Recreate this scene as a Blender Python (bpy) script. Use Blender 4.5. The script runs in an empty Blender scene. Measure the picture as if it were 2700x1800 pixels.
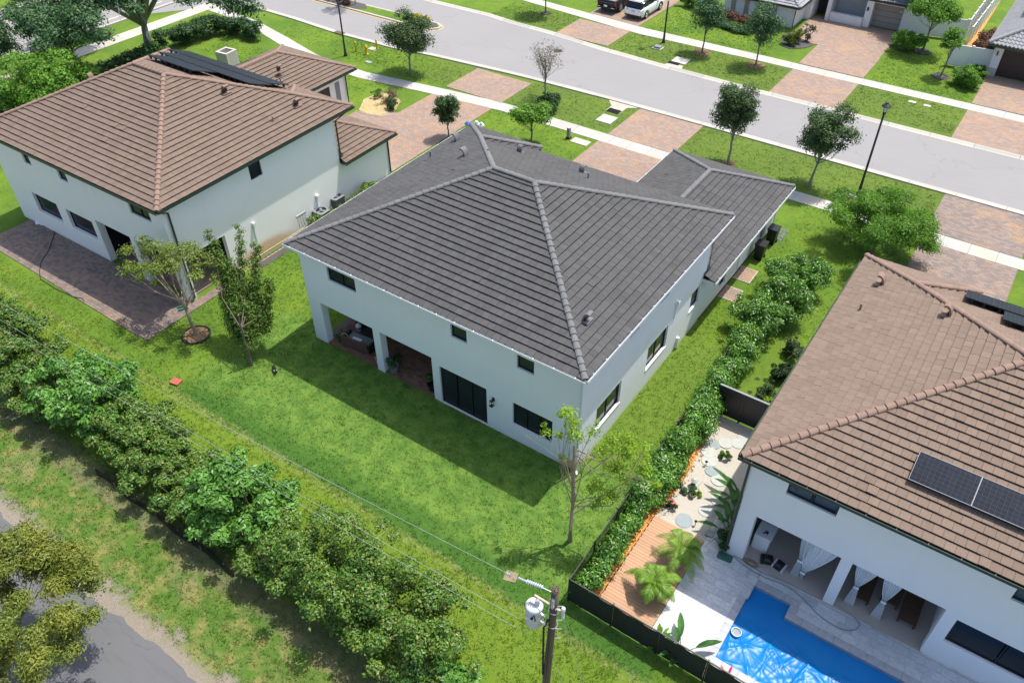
import bpy, math, random
import numpy as np
from mathutils import Vector, Matrix

S = bpy.context.scene
COL = S.collection
PI = math.pi

# ------------------------------------------------------------ camera, light, exposure
CAM_LOC = (10.8224, -20.3778, 27.7000)
CAM_R = ((0.8225617, -0.3731955, 0.4290889), (0.5686655, 0.5443499, -0.6166869), (-0.0034297, 0.7512711, 0.6599848))
CAM_LENS = 28.41693
cam_data = bpy.data.cameras.new('camera')
cam = bpy.data.objects.new('camera', cam_data); COL.objects.link(cam)
m4 = Matrix(CAM_R).to_4x4(); m4.translation = Vector(CAM_LOC)
cam.matrix_world = m4
cam_data.lens = CAM_LENS; cam_data.sensor_width = 36.0; cam_data.sensor_fit = 'HORIZONTAL'
cam_data.clip_start = 0.1; cam_data.clip_end = 3000
S.camera = cam

SUN = Vector((0.145, 0.365, 1.0)).normalized()
elev = math.asin(SUN.z); az = math.atan2(SUN.x, SUN.y)
w = bpy.data.worlds.new('World'); S.world = w; w.use_nodes = True
wn = w.node_tree; wn.nodes.clear()
sky = wn.nodes.new('ShaderNodeTexSky'); sky.sky_type = 'NISHITA'; sky.sun_disc = False
sky.sun_elevation = elev; sky.sun_rotation = az; sky.air_density = 1.0; sky.dust_density = 2.5; sky.ozone_density = 0.6
bg = wn.nodes.new('ShaderNodeBackground'); bg.inputs[1].default_value = 0.15
wo = wn.nodes.new('ShaderNodeOutputWorld')
wn.links.new(sky.outputs[0], bg.inputs[0]); wn.links.new(bg.outputs[0], wo.inputs[0])
sd = bpy.data.lights.new('sun', 'SUN'); sd.energy = 3.5; sd.angle = math.radians(0.53); sd.color = (1.0, 0.955, 0.88)
so = bpy.data.objects.new('sun', sd); COL.objects.link(so)
so.rotation_mode = 'QUATERNION'; so.rotation_quaternion = SUN.to_track_quat('Z', 'Y'); so.location = (0, 0, 60)
S.view_settings.view_transform = 'Standard'; S.view_settings.look = 'None'
S.view_settings.gamma = 1.0; S.view_settings.use_curve_mapping = False
S.view_settings.exposure = 0.62
S.cycles.max_bounces = 6
S.cycles.transparent_max_bounces = 8

# ------------------------------------------------------------ helpers
rng = np.random.default_rng(7); random.seed(7)

class MB:
    def __init__(s): s.v = []; s.f = []; s.m = []
    def poly(s, pts, mi=0):
        n = len(s.v); s.v += [tuple(p) for p in pts]; s.f.append(tuple(range(n, n + len(pts)))); s.m.append(mi)
    def box(s, x0, x1, y0, y1, z0, z1, mi=0, T=None):
        P = [(x0,y0,z0),(x1,y0,z0),(x1,y1,z0),(x0,y1,z0),(x0,y0,z1),(x1,y0,z1),(x1,y1,z1),(x0,y1,z1)]
        if T: P = [T @ Vector(p) for p in P]
        n = len(s.v); s.v += [tuple(p) for p in P]
        for q in ((0,3,2,1),(4,5,6,7),(0,1,5,4),(1,2,6,5),(2,3,7,6),(3,0,4,7)):
            s.f.append(tuple(n + i for i in q)); s.m.append(mi)
    def prism(s, pts, z0, z1, mi=0, T=None):
        k = len(pts); P = [(p[0],p[1],z0) for p in pts] + [(p[0],p[1],z1) for p in pts]
        if T: P = [T @ Vector(p) for p in P]
        n = len(s.v); s.v += [tuple(p) for p in P]
        s.f.append(tuple(n+k+i for i in range(k))); s.m.append(mi)
        s.f.append(tuple(n+k-1-i for i in range(k))); s.m.append(mi)
        for i in range(k):
            j = (i+1) % k; s.f.append((n+i, n+j, n+k+j, n+k+i)); s.m.append(mi)
    def tube(s, pts, rad, sides=6, mi=0, cap=True):
        pts = [Vector(p) for p in pts]; k = len(pts)
        if not hasattr(rad, '__len__'): rad = [rad]*k
        n = len(s.v); up = Vector((0.13, 0.21, 0.97))
        for i, p in enumerate(pts):
            d = (pts[min(i+1,k-1)] - pts[max(i-1,0)])
            d = d.normalized() if d.length > 1e-9 else Vector((0,0,1))
            a = d.cross(up)
            if a.length < 0.15: a = d.cross(Vector((1,0,0)))
            a.normalize(); b = d.cross(a)
            for j in range(sides):
                t = 2*PI*j/sides; s.v.append(tuple(p + (a*math.cos(t) + b*math.sin(t))*rad[i]))
        for i in range(k-1):
            for j in range(sides):
                q = (j+1) % sides
                s.f.append((n+i*sides+j, n+i*sides+q, n+(i+1)*sides+q, n+(i+1)*sides+j)); s.m.append(mi)
        if cap:
            s.f.append(tuple(n+(k-1)*sides+j for j in range(sides))); s.m.append(mi)
            s.f.append(tuple(n+sides-1-j for j in range(sides))); s.m.append(mi)
    def lathe(s, prof, c=(0,0,0), sides=14, mi=0):
        n = len(s.v); k = len(prof)
        for r, z in prof:
            for j in range(sides):
                t = 2*PI*j/sides; s.v.append((c[0]+r*math.cos(t), c[1]+r*math.sin(t), c[2]+z))
        for i in range(k-1):
            for j in range(sides):
                q = (j+1) % sides
                s.f.append((n+i*sides+j, n+i*sides+q, n+(i+1)*sides+q, n+(i+1)*sides+j)); s.m.append(mi)
        s.f.append(tuple(n+(k-1)*sides+j for j in range(sides))); s.m.append(mi)
        s.f.append(tuple(n+sides-1-j for j in range(sides))); s.m.append(mi)
    def loft(s, rings, mi=0, close=True):
        n = len(s.v); k = len(rings[0])
        for r in rings: s.v += [tuple(p) for p in r]
        for i in range(len(rings)-1):
            for j in range(k):
                q = (j+1) % k
                s.f.append((n+i*k+j, n+i*k+q, n+(i+1)*k+q, n+(i+1)*k+j)); s.m.append(mi)
        if close:
            s.f.append(tuple(n+j for j in range(k))[::-1]); s.m.append(mi)
            s.f.append(tuple(n+(len(rings)-1)*k+j for j in range(k))); s.m.append(mi)
    def mesh(s, name, mats, smooth=False):
        me = bpy.data.meshes.new(name); me.from_pydata(s.v, [], s.f)
        if not isinstance(mats, (list, tuple)): mats = [mats]
        for m in mats: me.materials.append(m)
        if any(s.m): me.polygons.foreach_set('material_index', s.m)
        if smooth: me.polygons.foreach_set('use_smooth', [True]*len(s.f))
        me.update(); return me
    def build(s, name, mats, parent=None, smooth=False, **kw):
        return link(name, s.mesh(name, mats, smooth), parent, **kw)

def link(name, me, parent=None, label=None, cat=None, group=None, kind=None, loc=None, rz=None):
    o = bpy.data.objects.new(name, me); COL.objects.link(o)
    if parent is not None: o.parent = parent
    if loc is not None: o.location = loc
    if rz is not None: o.rotation_euler = (0, 0, rz)
    for k, v in (('label', label), ('category', cat), ('group', group), ('kind', kind)):
        if v: o[k] = v
    return o

def thing(name, label, cat, loc=(0,0,0), rz=0.0, group=None):
    return link(name, None, None, label, cat, group, None, loc, rz)

def dup(o, parent=None, loc=None, rz=None, label=None, scale=None):
    c = o.copy(); COL.objects.link(c)
    if parent is not None: c.parent = parent
    if loc is not None: c.location = loc
    if rz is not None: c.rotation_euler = (0, 0, rz)
    if label: c['label'] = label
    if scale: c.scale = scale if hasattr(scale, '__len__') else (scale,)*3
    for ch in [x for x in bpy.data.objects if x.parent == o]:
        dup(ch, c)
    return c

# ------------------------------------------------------------ materials
def lin(c):
    if isinstance(c, (int, float)): return (c, c, c, 1)
    return (c[0], c[1], c[2], 1)

class NT:
    def __init__(s, name):
        s.m = bpy.data.materials.new(name); s.m.use_nodes = True; s.t = s.m.node_tree; s.t.nodes.clear()
        s.out = s.n('ShaderNodeOutputMaterial'); s.b = s.n('ShaderNodeBsdfPrincipled'); s.l(s.b.outputs[0], s.out.inputs[0])
        s.geo = s.n('ShaderNodeNewGeometry')
    def n(s, t, **kw):
        x = s.t.nodes.new(t)
        for k, v in kw.items(): setattr(x, k, v)
        return x
    def l(s, a, b): s.t.links.new(a, b)
    def noise(s, scale, detail=4, rough=0.55, coord=None, vec=None, dim='3D'):
        x = s.n('ShaderNodeTexNoise'); x.noise_dimensions = dim
        x.inputs['Scale'].default_value = scale; x.inputs['Detail'].default_value = detail; x.inputs['Roughness'].default_value = rough
        s.l(coord if coord is not None else s.geo.outputs['Position'], x.inputs['Vector']); return x.outputs['Fac']
    def scaled(s, v, coord=None):
        m = s.n('ShaderNodeMapping'); m.inputs['Scale'].default_value = v
        s.l(coord if coord is not None else s.geo.outputs['Position'], m.inputs['Vector']); return m.outputs[0]
    def math(s, op, a, b=None, clamp=False):
        x = s.n('ShaderNodeMath', operation=op, use_clamp=clamp)
        for i, v in enumerate((a, b)):
            if v is None: continue
            if isinstance(v, (int, float)): x.inputs[i].default_value = v
            else: s.l(v, x.inputs[i])
        return x.outputs[0]
    def ss(s, v, a, b):
        x = s.n('ShaderNodeMapRange', interpolation_type='SMOOTHSTEP')
        s.l(v, x.inputs[0]); x.inputs[1].default_value = a; x.inputs[2].default_value = b
        return x.outputs[0]
    def mix(s, f, a, b, mode='MIX'):
        x = s.n('ShaderNodeMix', data_type='RGBA', blend_type=mode)
        for inp, v in ((x.inputs[0], f), (x.inputs[6], a), (x.inputs[7], b)):
            if isinstance(v, (int, float)):
                inp.default_value = v if inp.type == 'VALUE' else lin(v)
            elif isinstance(v, tuple): inp.default_value = lin(v)
            else: s.l(v, inp)
        return x.outputs[2]
    def bump(s, h, dist=0.01, strength=1.0):
        x = s.n('ShaderNodeBump'); x.inputs['Distance'].default_value = dist; x.inputs['Strength'].default_value = strength
        s.l(h, x.inputs['Height']); s.l(x.outputs[0], s.b.inputs['Normal']); return x
    def col(s, c):
        if isinstance(c, (tuple, int, float)): s.b.inputs['Base Color'].default_value = lin(c)
        else: s.l(c, s.b.inputs['Base Color'])
    def set(s, rough=None, metal=None, spec=None):
        if rough is not None: s.b.inputs['Roughness'].default_value = rough
        if metal is not None: s.b.inputs['Metallic'].default_value = metal
        if spec is not None: s.b.inputs['Specular IOR Level'].default_value = spec
        return s
    def rnd(s):
        oi = s.n('ShaderNodeObjectInfo')
        a = s.math('ADD', s.geo.outputs['Random Per Island'], oi.outputs['Random'])
        return s.math('FRACT', a)
    def obj(s):
        return s.n('ShaderNodeTexCoord').outputs['Object']

def plain(name, c, rough=0.6, metal=0.0, spec=0.4, var=0.12, scale=3.0, bump=0.0, bscale=40):
    t = NT(name); t.set(rough, metal, spec)
    n = t.noise(scale, 5)
    d = tuple(x*(1-var) for x in c); e = tuple(min(1, x*(1+var)) for x in c)
    t.col(t.mix(n, d, e))
    if bump: t.bump(t.noise(bscale, 3), bump)
    return t.m

def mat_stucco(name, c, tint, streak=0.5, stain=None):
    t = NT(name); t.set(0.85, 0, 0.25)
    n = t.noise(0.6, 5); n2 = t.noise(9, 4)
    base = t.mix(n, tuple(x*0.95 for x in c), tuple(min(1,x*1.03) for x in c))
    st = t.noise(1.4, 5, 0.6, coord=t.scaled((1.6, 1.6, 0.22)))
    base = t.mix(t.math('MULTIPLY', t.ss(st, 0.55, 0.85), streak), base, tuple(x*0.82 for x in c))
    sp = t.n('ShaderNodeSeparateXYZ'); t.l(t.geo.outputs['Position'], sp.inputs[0])
    low = t.ss(t.math('ADD', sp.outputs[2], t.math('MULTIPLY', n2, 0.5)), 0.55, 0.2)
    base = t.mix(t.math('MULTIPLY', low, 0.45), base, tint)
    if stain:
        (cx, cy, cz), (rx, ry, rz), amt = stain
        mp = t.n('ShaderNodeMapping'); t.l(t.geo.outputs['Position'], mp.inputs[0])
        mp.inputs['Location'].default_value = (-cx/rx, -cy/ry, -cz/rz); mp.inputs['Scale'].default_value = (1/rx, 1/ry, 1/rz)
        ln = t.n('ShaderNodeVectorMath', operation='LENGTH'); t.l(mp.outputs[0], ln.inputs[0])
        dd = t.math('ADD', ln.outputs['Value'], t.math('MULTIPLY', t.math('SUBTRACT', n2, 0.5), 0.25))
        base = t.mix(t.math('MULTIPLY', t.ss(dd, 1.05, 0.6), amt), base, (0.58, 0.36, 0.13))
    t.col(base)
    t.bump(t.noise(38, 4, 0.7), 0.006, 0.6)
    return t.m

def mat_tile(name, c1, c2, weather, streak=(1,1,1)):
    t = NT(name); t.set(0.82, 0, 0.3)
    r = t.rnd()
    base = t.mix(r, c1, c2)
    n = t.noise(0.35, 4, 0.6)
    base = t.mix(t.math('MULTIPLY', t.ss(n, 0.35, 0.7), 0.5), base, weather)
    f = t.noise(1.0, 6, 0.75, coord=t.scaled((9, 9, 2)))
    base = t.mix(t.math('MULTIPLY', t.ss(f, 0.42, 0.75), 0.38), base, tuple(x*0.55 for x in c1))
    g = t.noise(70, 3, 0.7)
    base = t.mix(t.math('MULTIPLY', g, 0.35), base, tuple(min(1,x*1.5) for x in c2))
    t.col(base); t.bump(t.math('ADD', g, f), 0.008, 0.7)
    return t.m

def mat_leaf(name, a, b, tip=None, rough=0.5, trans=0.35, warm=None, spec=0.35):
    t = NT(name); t.set(rough, 0, spec)
    r = t.rnd()
    base = t.mix(r, a, b)
    if tip is not None:
        base = t.mix(t.ss(r, 0.86, 0.93), base, tip)
    n = t.noise(0.9, 3)
    base = t.mix(t.math('MULTIPLY', t.ss(n, 0.35, 0.7), 0.55), base, warm if warm else tuple(x*1.35 for x in b))
    t.col(base)
    tr = t.n('ShaderNodeBsdfTranslucent'); t.l(base, tr.inputs[0])
    mx = t.n('ShaderNodeMixShader'); mx.inputs[0].default_value = trans
    t.l(t.b.outputs[0], mx.inputs[1]); t.l(tr.outputs[0], mx.inputs[2]); t.l(mx.outputs[0], t.out.inputs[0])
    return t.m

def mat_ground(name, blade=False):
    """grass with zones: lush lawn behind the grey house, yellower strip, dry verge, sand by the path"""
    t = NT(name); t.set(0.9, 0, 0.15)
    pos = t.geo.outputs['Position']
    sp = t.n('ShaderNodeSeparateXYZ'); t.l(pos, sp.inputs[0])
    X, Y = sp.outputs[0], sp.outputs[1]
    n1 = t.noise(0.25, 5, 0.6); n2 = t.noise(1.3, 6, 0.65); n3 = t.noise(7.0, 5, 0.7); n4 = t.noise(45, 3, 0.7)
    wob = t.math('MULTIPLY', t.math('SUBTRACT', n2, 0.5), 2.6)
    wob2 = t.math('MULTIPLY', t.math('SUBTRACT', n2, 0.5), 0.8)
    yw = t.math('ADD', Y, wob)
    yw2 = t.math('ADD', Y, wob2)
    # general front and side lawns
    lawn = t.mix(t.ss(n1, 0.3, 0.7), (0.09, 0.185, 0.02), (0.165, 0.265, 0.026))
    lawn = t.mix(t.math('MULTIPLY', t.ss(n2, 0.45, 0.75), 0.6), lawn, (0.095, 0.145, 0.028))
    lawn = t.mix(t.math('MULTIPLY', t.ss(n3, 0.48, 0.7), 0.5), lawn, (0.20, 0.24, 0.06))
    # verge strips by the road are duller
    verge = t.math('MULTIPLY', t.ss(Y, 28.0, 29.0), t.ss(X, -36, -30))
    verge = t.math('MULTIPLY', verge, t.ss(Y, 47.4, 47.0))
    lawn = t.mix(t.math('MULTIPLY', verge, 0.5), lawn, t.mix(n2, (0.105, 0.16, 0.035), (0.165, 0.21, 0.05)))
    # side yard of the grey house
    sidey = t.math('MULTIPLY', t.ss(X, -0.5, 0.2), t.math('MULTIPLY', t.ss(X, 3.6, 3.2), t.math('MULTIPLY', t.ss(Y, -0.5, 0.8), t.ss(Y, 13, 10))))
    lawn = t.mix(t.math('MULTIPLY', sidey, 0.75), lawn, t.mix(n3, (0.11, 0.195, 0.026), (0.18, 0.27, 0.04)))
    # lush back lawn
    lush = t.mix(t.ss(n2, 0.36, 0.66), (0.10, 0.205, 0.034), (0.175, 0.29, 0.05))
    lush = t.mix(t.math('MULTIPLY', t.ss(n3, 0.52, 0.75), 0.3), lush, (0.17, 0.26, 0.06))
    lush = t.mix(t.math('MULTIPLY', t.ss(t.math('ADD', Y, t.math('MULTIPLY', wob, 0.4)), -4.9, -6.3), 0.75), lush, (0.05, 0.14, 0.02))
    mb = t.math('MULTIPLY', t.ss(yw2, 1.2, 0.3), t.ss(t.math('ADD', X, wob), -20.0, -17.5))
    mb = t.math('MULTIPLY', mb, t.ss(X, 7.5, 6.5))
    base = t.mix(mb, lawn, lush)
    # yellower rough strip beyond the lawn edge
    strip = t.mix(n2, (0.10, 0.20, 0.022), (0.22, 0.30, 0.032))
    strip = t.mix(t.math('MULTIPLY', t.ss(n3, 0.5, 0.72), 0.45), strip, (0.07, 0.14, 0.018))
    e1 = t.ss(yw2, -6.6, -6.95)
    base = t.mix(e1, base, strip)
    bare = t.math('MULTIPLY', t.math('MULTIPLY', t.ss(yw2, -7.2, -6.95), t.ss(yw2, -6.5, -6.8)), t.ss(n3, 0.5, 0.62))
    base = t.mix(t.math('MULTIPLY', bare, 0.75), base, (0.36, 0.28, 0.19))
    # dry verge by the asphalt path
    dry = t.mix(t.ss(n2, 0.42, 0.68), (0.10, 0.20, 0.03), (0.31, 0.285, 0.10))
    dry = t.mix(t.math('MULTIPLY', t.ss(n3, 0.45, 0.65), 0.6), dry, (0.13, 0.20, 0.04))
    dry = t.mix(t.math('MULTIPLY', t.ss(n1, 0.55, 0.7), 0.35), dry, (0.33, 0.27, 0.17))
    base = t.mix(t.ss(yw, -10.8, -12.6), base, dry)
    dirt = t.math('MULTIPLY', t.ss(yw2, -11.4, -11.8), t.ss(yw2, -13.0, -12.5))
    base = t.mix(t.math('MULTIPLY', dirt, 0.45), base, (0.22, 0.18, 0.13))
    sand = t.ss(t.math('ADD', yw, t.math('MULTIPLY', t.math('SUBTRACT', n3, 0.5), 1.2)), -14.75, -15.4)
    sand2 = t.ss(t.math('ADD', t.math('ADD', yw, X), t.math('MULTIPLY', n3, 2.0)), -22, -20)
    base = t.mix(sand, base, t.mix(n3, (0.25, 0.205, 0.155), (0.40, 0.35, 0.29)))
    # bare specks everywhere
    spk = t.math('MULTIPLY', t.ss(n3, 0.66, 0.74), t.ss(n2, 0.5, 0.62))
    base = t.mix(t.math('MULTIPLY', spk, 0.55), base, (0.33, 0.28, 0.17))
    if blade:
        r = t.rnd()
        base = t.mix(r, t.mix(1.0, base, (0.5, 0.55, 0.5), 'MULTIPLY'), t.mix(1.0, base, (1.45, 1.4, 1.4), 'MULTIPLY'))
        base = t.mix(t.math('MULTIPLY', t.ss(r, 0.0, 0.35), 0.0), base, 0.1)
        t.col(base)
        tr = t.n('ShaderNodeBsdfTranslucent'); t.l(base, tr.inputs[0])
        mx = t.n('ShaderNodeMixShader'); mx.inputs[0].default_value = 0.35
        t.l(t.b.outputs[0], mx.inputs[1]); t.l(tr.outputs[0], mx.inputs[2]); t.l(mx.outputs[0], t.out.inputs[0])
    else:
        base = t.mix(t.math('MULTIPLY', t.ss(n4, 0.3, 0.75), 0.45), base, t.mix(1.0, base, (0.5, 0.55, 0.5), 'MULTIPLY'))
        t.col(base)
        t.bump(t.math('ADD', n4, n3), 0.05, 0.9)
    return t.m

def mat_asphalt(name, c, rust=0.0, patches=0.5):
    t = NT(name); t.set(0.9, 0, 0.25)
    n = t.noise(0.18, 5, 0.6); n2 = t.noise(60, 4, 0.8); n3 = t.noise(1.2, 6, 0.6, coord=t.scaled((0.35, 2.2, 1)))
    base = t.mix(n, tuple(x*0.92 for x in c), tuple(x*1.07 for x in c))
    base = t.mix(t.math('MULTIPLY', t.ss(n3, 0.45, 0.75), 0.25*patches), base, tuple(x*0.72 for x in c))
    base = t.mix(t.math('MULTIPLY', n2, 0.25), base, tuple(x*0.6 for x in c))
    oil = t.ss(t.noise(0.8, 3), 0.75, 0.8)
    base = t.mix(t.math('MULTIPLY', oil, 0.35), base, tuple(x*0.4 for x in c))
    vo = t.n('ShaderNodeTexVoronoi', feature='DISTANCE_TO_EDGE'); vo.inputs['Scale'].default_value = 0.11
    wv = t.n('ShaderNodeVectorMath', operation='ADD'); t.l(t.geo.outputs['Position'], wv.inputs[0])
    nn = t.n('ShaderNodeTexNoise'); nn.inputs['Scale'].default_value = 0.6; nn.inputs['Detail'].default_value = 5
    t.l(t.geo.outputs['Position'], nn.inputs['Vector'])
    sc = t.n('ShaderNodeVectorMath', operation='SCALE'); t.l(nn.outputs['Color'], sc.inputs[0]); sc.inputs['Scale'].default_value = 2.5
    t.l(sc.outputs[0], wv.inputs[1]); t.l(wv.outputs[0], vo.inputs['Vector'])
    ck = t.ss(vo.outputs['Distance'], 0.0035, 0.0012)
    base = t.mix(t.math('MULTIPLY', ck, 0.35), base, tuple(x*0.55 for x in c))
    if rust:
        base = t.mix(t.math('MULTIPLY', t.ss(t.noise(0.5, 4), 0.5, 0.7), rust), base, (0.5, 0.36, 0.22))
    t.col(base); t.bump(n2, 0.004, 0.6)
    return t.m

def mat_conc(name, c=(0.45, 0.44, 0.41), stain=(0.52, 0.40, 0.22), amt=0.4):
    t = NT(name); t.set(0.85, 0, 0.3)
    r = t.rnd(); n = t.noise(0.5, 5); n2 = t.noise(30, 4, 0.7)
    base = t.mix(r, tuple(x*0.88 for x in c), tuple(min(1,x*1.06) for x in c))
    base = t.mix(t.math('MULTIPLY', t.ss(n, 0.45, 0.7), amt), base, stain)
    base = t.mix(t.math('MULTIPLY', n2, 0.2), base, tuple(x*0.7 for x in c))
    t.col(base); t.bump(n2, 0.003, 0.5)
    return t.m

def mat_paver(name, a, b, c3, rust=0.35, dirt=0.3, rough=0.8):
    t = NT(name); t.set(rough, 0, 0.25)
    r = t.rnd()
    base = t.mix(r, a, b)
    base = t.mix(t.ss(r, 0.78, 0.8), base, c3)
    n = t.noise(0.45, 4); n2 = t.noise(25, 4, 0.7)
    base = t.mix(t.math('MULTIPLY', t.ss(n, 0.5, 0.72), rust), base, (0.50, 0.30, 0.13))
    n5 = t.noise(0.9, 5, 0.6, coord=t.scaled((1, 1.3, 1)))
    base = t.mix(t.math('MULTIPLY', t.ss(n5, 0.55, 0.75), dirt), base, tuple(x*0.45 for x in a))
    base = t.mix(t.math('MULTIPLY', n2, 0.3), base, tuple(x*0.65 for x in a))
    t.col(base); t.bump(n2, 0.003, 0.6)
    return t.m

def mat_marble():
    t = NT('grey_veined_marble'); t.set(0.55, 0, 0.35)
    r = t.rnd()
    off = t.n('ShaderNodeVectorMath', operation='ADD'); t.l(t.geo.outputs['Position'], off.inputs[0])
    cv = t.n('ShaderNodeCombineXYZ'); t.l(t.math('MULTIPLY', r, 37.0), cv.inputs[2]); t.l(cv.outputs[0], off.inputs[1])
    n = t.noise(2.3, 8, 0.62, coord=t.scaled((1.0, 2.2, 1.0), off.outputs[0]))
    v = t.math('ABSOLUTE', t.math('SUBTRACT', n, 0.5))
    vein = t.ss(v, 0.035, 0.0)
    cloud = t.ss(t.noise(1.1, 6, 0.6, coord=off.outputs[0]), 0.4, 0.75)
    base = t.mix(r, (0.48, 0.495, 0.52), (0.61, 0.62, 0.635))
    base = t.mix(t.math('MULTIPLY', cloud, 0.35), base, (0.48, 0.50, 0.54))
    base = t.mix(t.math('MULTIPLY', vein, 0.5), base, (0.28, 0.30, 0.34))
    base = t.mix(t.math('MULTIPLY', t.ss(r, 0.93, 0.96), 0.6), base, (0.30, 0.32, 0.36))
    t.col(base); return t.m

def mat_wood(name, a, b, along=(1,0,0), rough=0.7):
    t = NT(name); t.set(rough, 0, 0.3)
    sc = tuple(1.2 if v else 28 for v in along)
    n = t.noise(1.0, 5, 0.6, coord=t.scaled(sc))
    r = t.rnd()
    base = t.mix(n, a, b); base = t.mix(t.math('MULTIPLY', r, 0.3), base, tuple(x*0.7 for x in a))
    t.col(base); t.bump(n, 0.003, 0.6); return t.m

def mat_glass(name='dark_glass', c=(0.012, 0.016, 0.02)):
    t = NT(name); t.set(0.08, 0, 0.3); t.col(t.mix(t.noise(0.7, 2), c, tuple(x*2.2 for x in c))); return t.m

M = {}
M['ground'] = mat_ground('mown_grass'); M['blade'] = mat_ground('grass_blades', True)
M['road'] = mat_asphalt('bleached_asphalt', (0.275, 0.268, 0.265), 0.0)
M['road2'] = mat_asphalt('boulevard_asphalt', (0.27, 0.262, 0.255), 0.25)
M['path'] = mat_asphalt('rough_path_asphalt', (0.135, 0.137, 0.142), 0.0, 2.2)
M['conc'] = mat_conc('sidewalk_concrete'); M['kerb'] = mat_conc('kerb_concrete', (0.43, 0.415, 0.375), (0.46, 0.37, 0.22), 0.45)
M['conc2'] = mat_conc('stained_concrete', (0.5, 0.47, 0.42), (0.55, 0.38, 0.2), 0.6)
M['pav_red'] = mat_paver('blended_red_pavers', (0.30, 0.205, 0.155), (0.38, 0.275, 0.21), (0.26, 0.22, 0.20))
M['pav_brown'] = mat_paver('brown_pavers', (0.22, 0.165, 0.14), (0.31, 0.245, 0.205), (0.19, 0.165, 0.155), 0.45)
M['pav_patio'] = mat_paver('weathered_patio_pavers', (0.20, 0.15, 0.128), (0.28, 0.21, 0.175), (0.15, 0.132, 0.125), 0.25, 0.5)
M['pav_porch'] = mat_paver('porch_pavers', (0.20, 0.095, 0.06), (0.26, 0.14, 0.095), (0.13, 0.08, 0.065), 0.0, 0.2)
M['joint'] = plain('joint_sand', (0.13, 0.11, 0.09), 0.95, bump=0.004)
M['joint_l'] = plain('pale_joint_sand', (0.22, 0.17, 0.14), 0.95, bump=0.004)
M['st_c'] = mat_stucco('pale_blue_grey_stucco', (0.79, 0.81, 0.81), (0.62, 0.60, 0.52), 0.4, ((0.15, 0.0, 0.1), (1.25, 0.6, 0.62), 0.9))
M['st_l'] = mat_stucco('white_stucco', (0.84, 0.825, 0.81), (0.62, 0.56, 0.42), 0.4, ((-23.7, 3.6, 0.0), (0.8, 2.9, 1.05), 0.75))
M['st_r'] = mat_stucco('white_render', (0.82, 0.815, 0.81), (0.66, 0.66, 0.62), 0.2)
M['st_f'] = mat_stucco('white_painted_brick', (0.72, 0.72, 0.73), (0.6, 0.58, 0.5), 0.2)
M['white'] = plain('white_aluminium', (0.74, 0.75, 0.76), 0.4, 0.0, 0.5, 0.05)
M['white2'] = plain('white_vinyl', (0.78, 0.78, 0.77), 0.45, 0.0, 0.5, 0.05)
M['gutter_g'] = plain('dark_green_gutter_paint', (0.026, 0.045, 0.036), 0.4, 0.0, 0.5, 0.2)
M['gutter_in'] = plain('mossy_gutter_floor', (0.10, 0.12, 0.06), 0.9, var=0.5, scale=8)
M['gutter_wet'] = plain('grey_gutter_floor', (0.17, 0.18, 0.18), 0.6, var=0.4, scale=8)
M['bronze'] = plain('dark_bronze_frame', (0.018, 0.018, 0.02), 0.4, 0.2, 0.5)
M['glass'] = mat_glass(); M['glass_b'] = mat_glass('blue_window_glass', (0.02, 0.035, 0.05))
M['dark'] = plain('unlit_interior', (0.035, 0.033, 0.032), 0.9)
M['soffit'] = plain('white_soffit', (0.55, 0.57, 0.58), 0.8)
M['t_grey'] = mat_tile('charcoal_concrete_tile', (0.054, 0.053, 0.053), (0.080, 0.079, 0.079), (0.084, 0.083, 0.082))
M['t_brn'] = mat_tile('brown_concrete_tile', (0.132, 0.095, 0.072), (0.180, 0.131, 0.101), (0.170, 0.127, 0.10))
M['t_brn2'] = mat_tile('tan_brown_concrete_tile', (0.145, 0.104, 0.078), (0.196, 0.143, 0.108), (0.19, 0.14, 0.108))
M['t_lg'] = mat_tile('light_grey_far_tile', (0.20, 0.205, 0.215), (0.28, 0.285, 0.295), (0.30, 0.30, 0.31))
M['cap_grey'] = mat_tile('grey_hip_cap', (0.125, 0.124, 0.125), (0.16, 0.16, 0.16), (0.17, 0.17, 0.17))
M['cap_brn'] = mat_tile('terracotta_hip_cap', (0.20, 0.132, 0.10), (0.25, 0.168, 0.13), (0.23, 0.162, 0.128))
M['under'] = plain('roof_underlay', (0.03, 0.03, 0.03), 0.95)
M['black'] = plain('black_paint', (0.012, 0.013, 0.014), 0.4, 0.0, 0.5)
M['blackscreen'] = plain('black_privacy_screen', (0.016, 0.02, 0.02), 0.75, var=0.3, scale=20)
M['bark'] = plain('grey_brown_bark', (0.17, 0.13, 0.10), 0.9, var=0.4, scale=9, bump=0.02, bscale=20)
M['bark_l'] = plain('pale_bark', (0.33, 0.25, 0.18), 0.9, var=0.35, scale=8, bump=0.012, bscale=22)
M['bark_g'] = plain('grey_oak_bark', (0.20, 0.20, 0.18), 0.9, var=0.4, scale=6, bump=0.03, bscale=12)
M['mulch'] = plain('brown_wood_mulch', (0.26, 0.16, 0.09), 0.95, var=0.5, scale=14, bump=0.03, bscale=18)
M['mulch_o'] = plain('orange_wood_mulch', (0.62, 0.27, 0.075), 0.95, var=0.35, scale=14, bump=0.03, bscale=18)
M['mulch_o2'] = plain('sandy_dirt', (0.25, 0.20, 0.13), 0.95, var=0.3)
M['mulch_d'] = plain('dark_gravel', (0.09, 0.085, 0.08), 0.95, var=0.6, scale=22, bump=0.03, bscale=24)
M['shell'] = plain('crushed_shell', (0.45, 0.415, 0.35), 0.95, var=0.18, scale=16, bump=0.015, bscale=60)
M['shell2'] = plain('sandy_shell_mulch', (0.42, 0.33, 0.16), 0.95, var=0.5, scale=5, bump=0.015, bscale=50)
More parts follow.
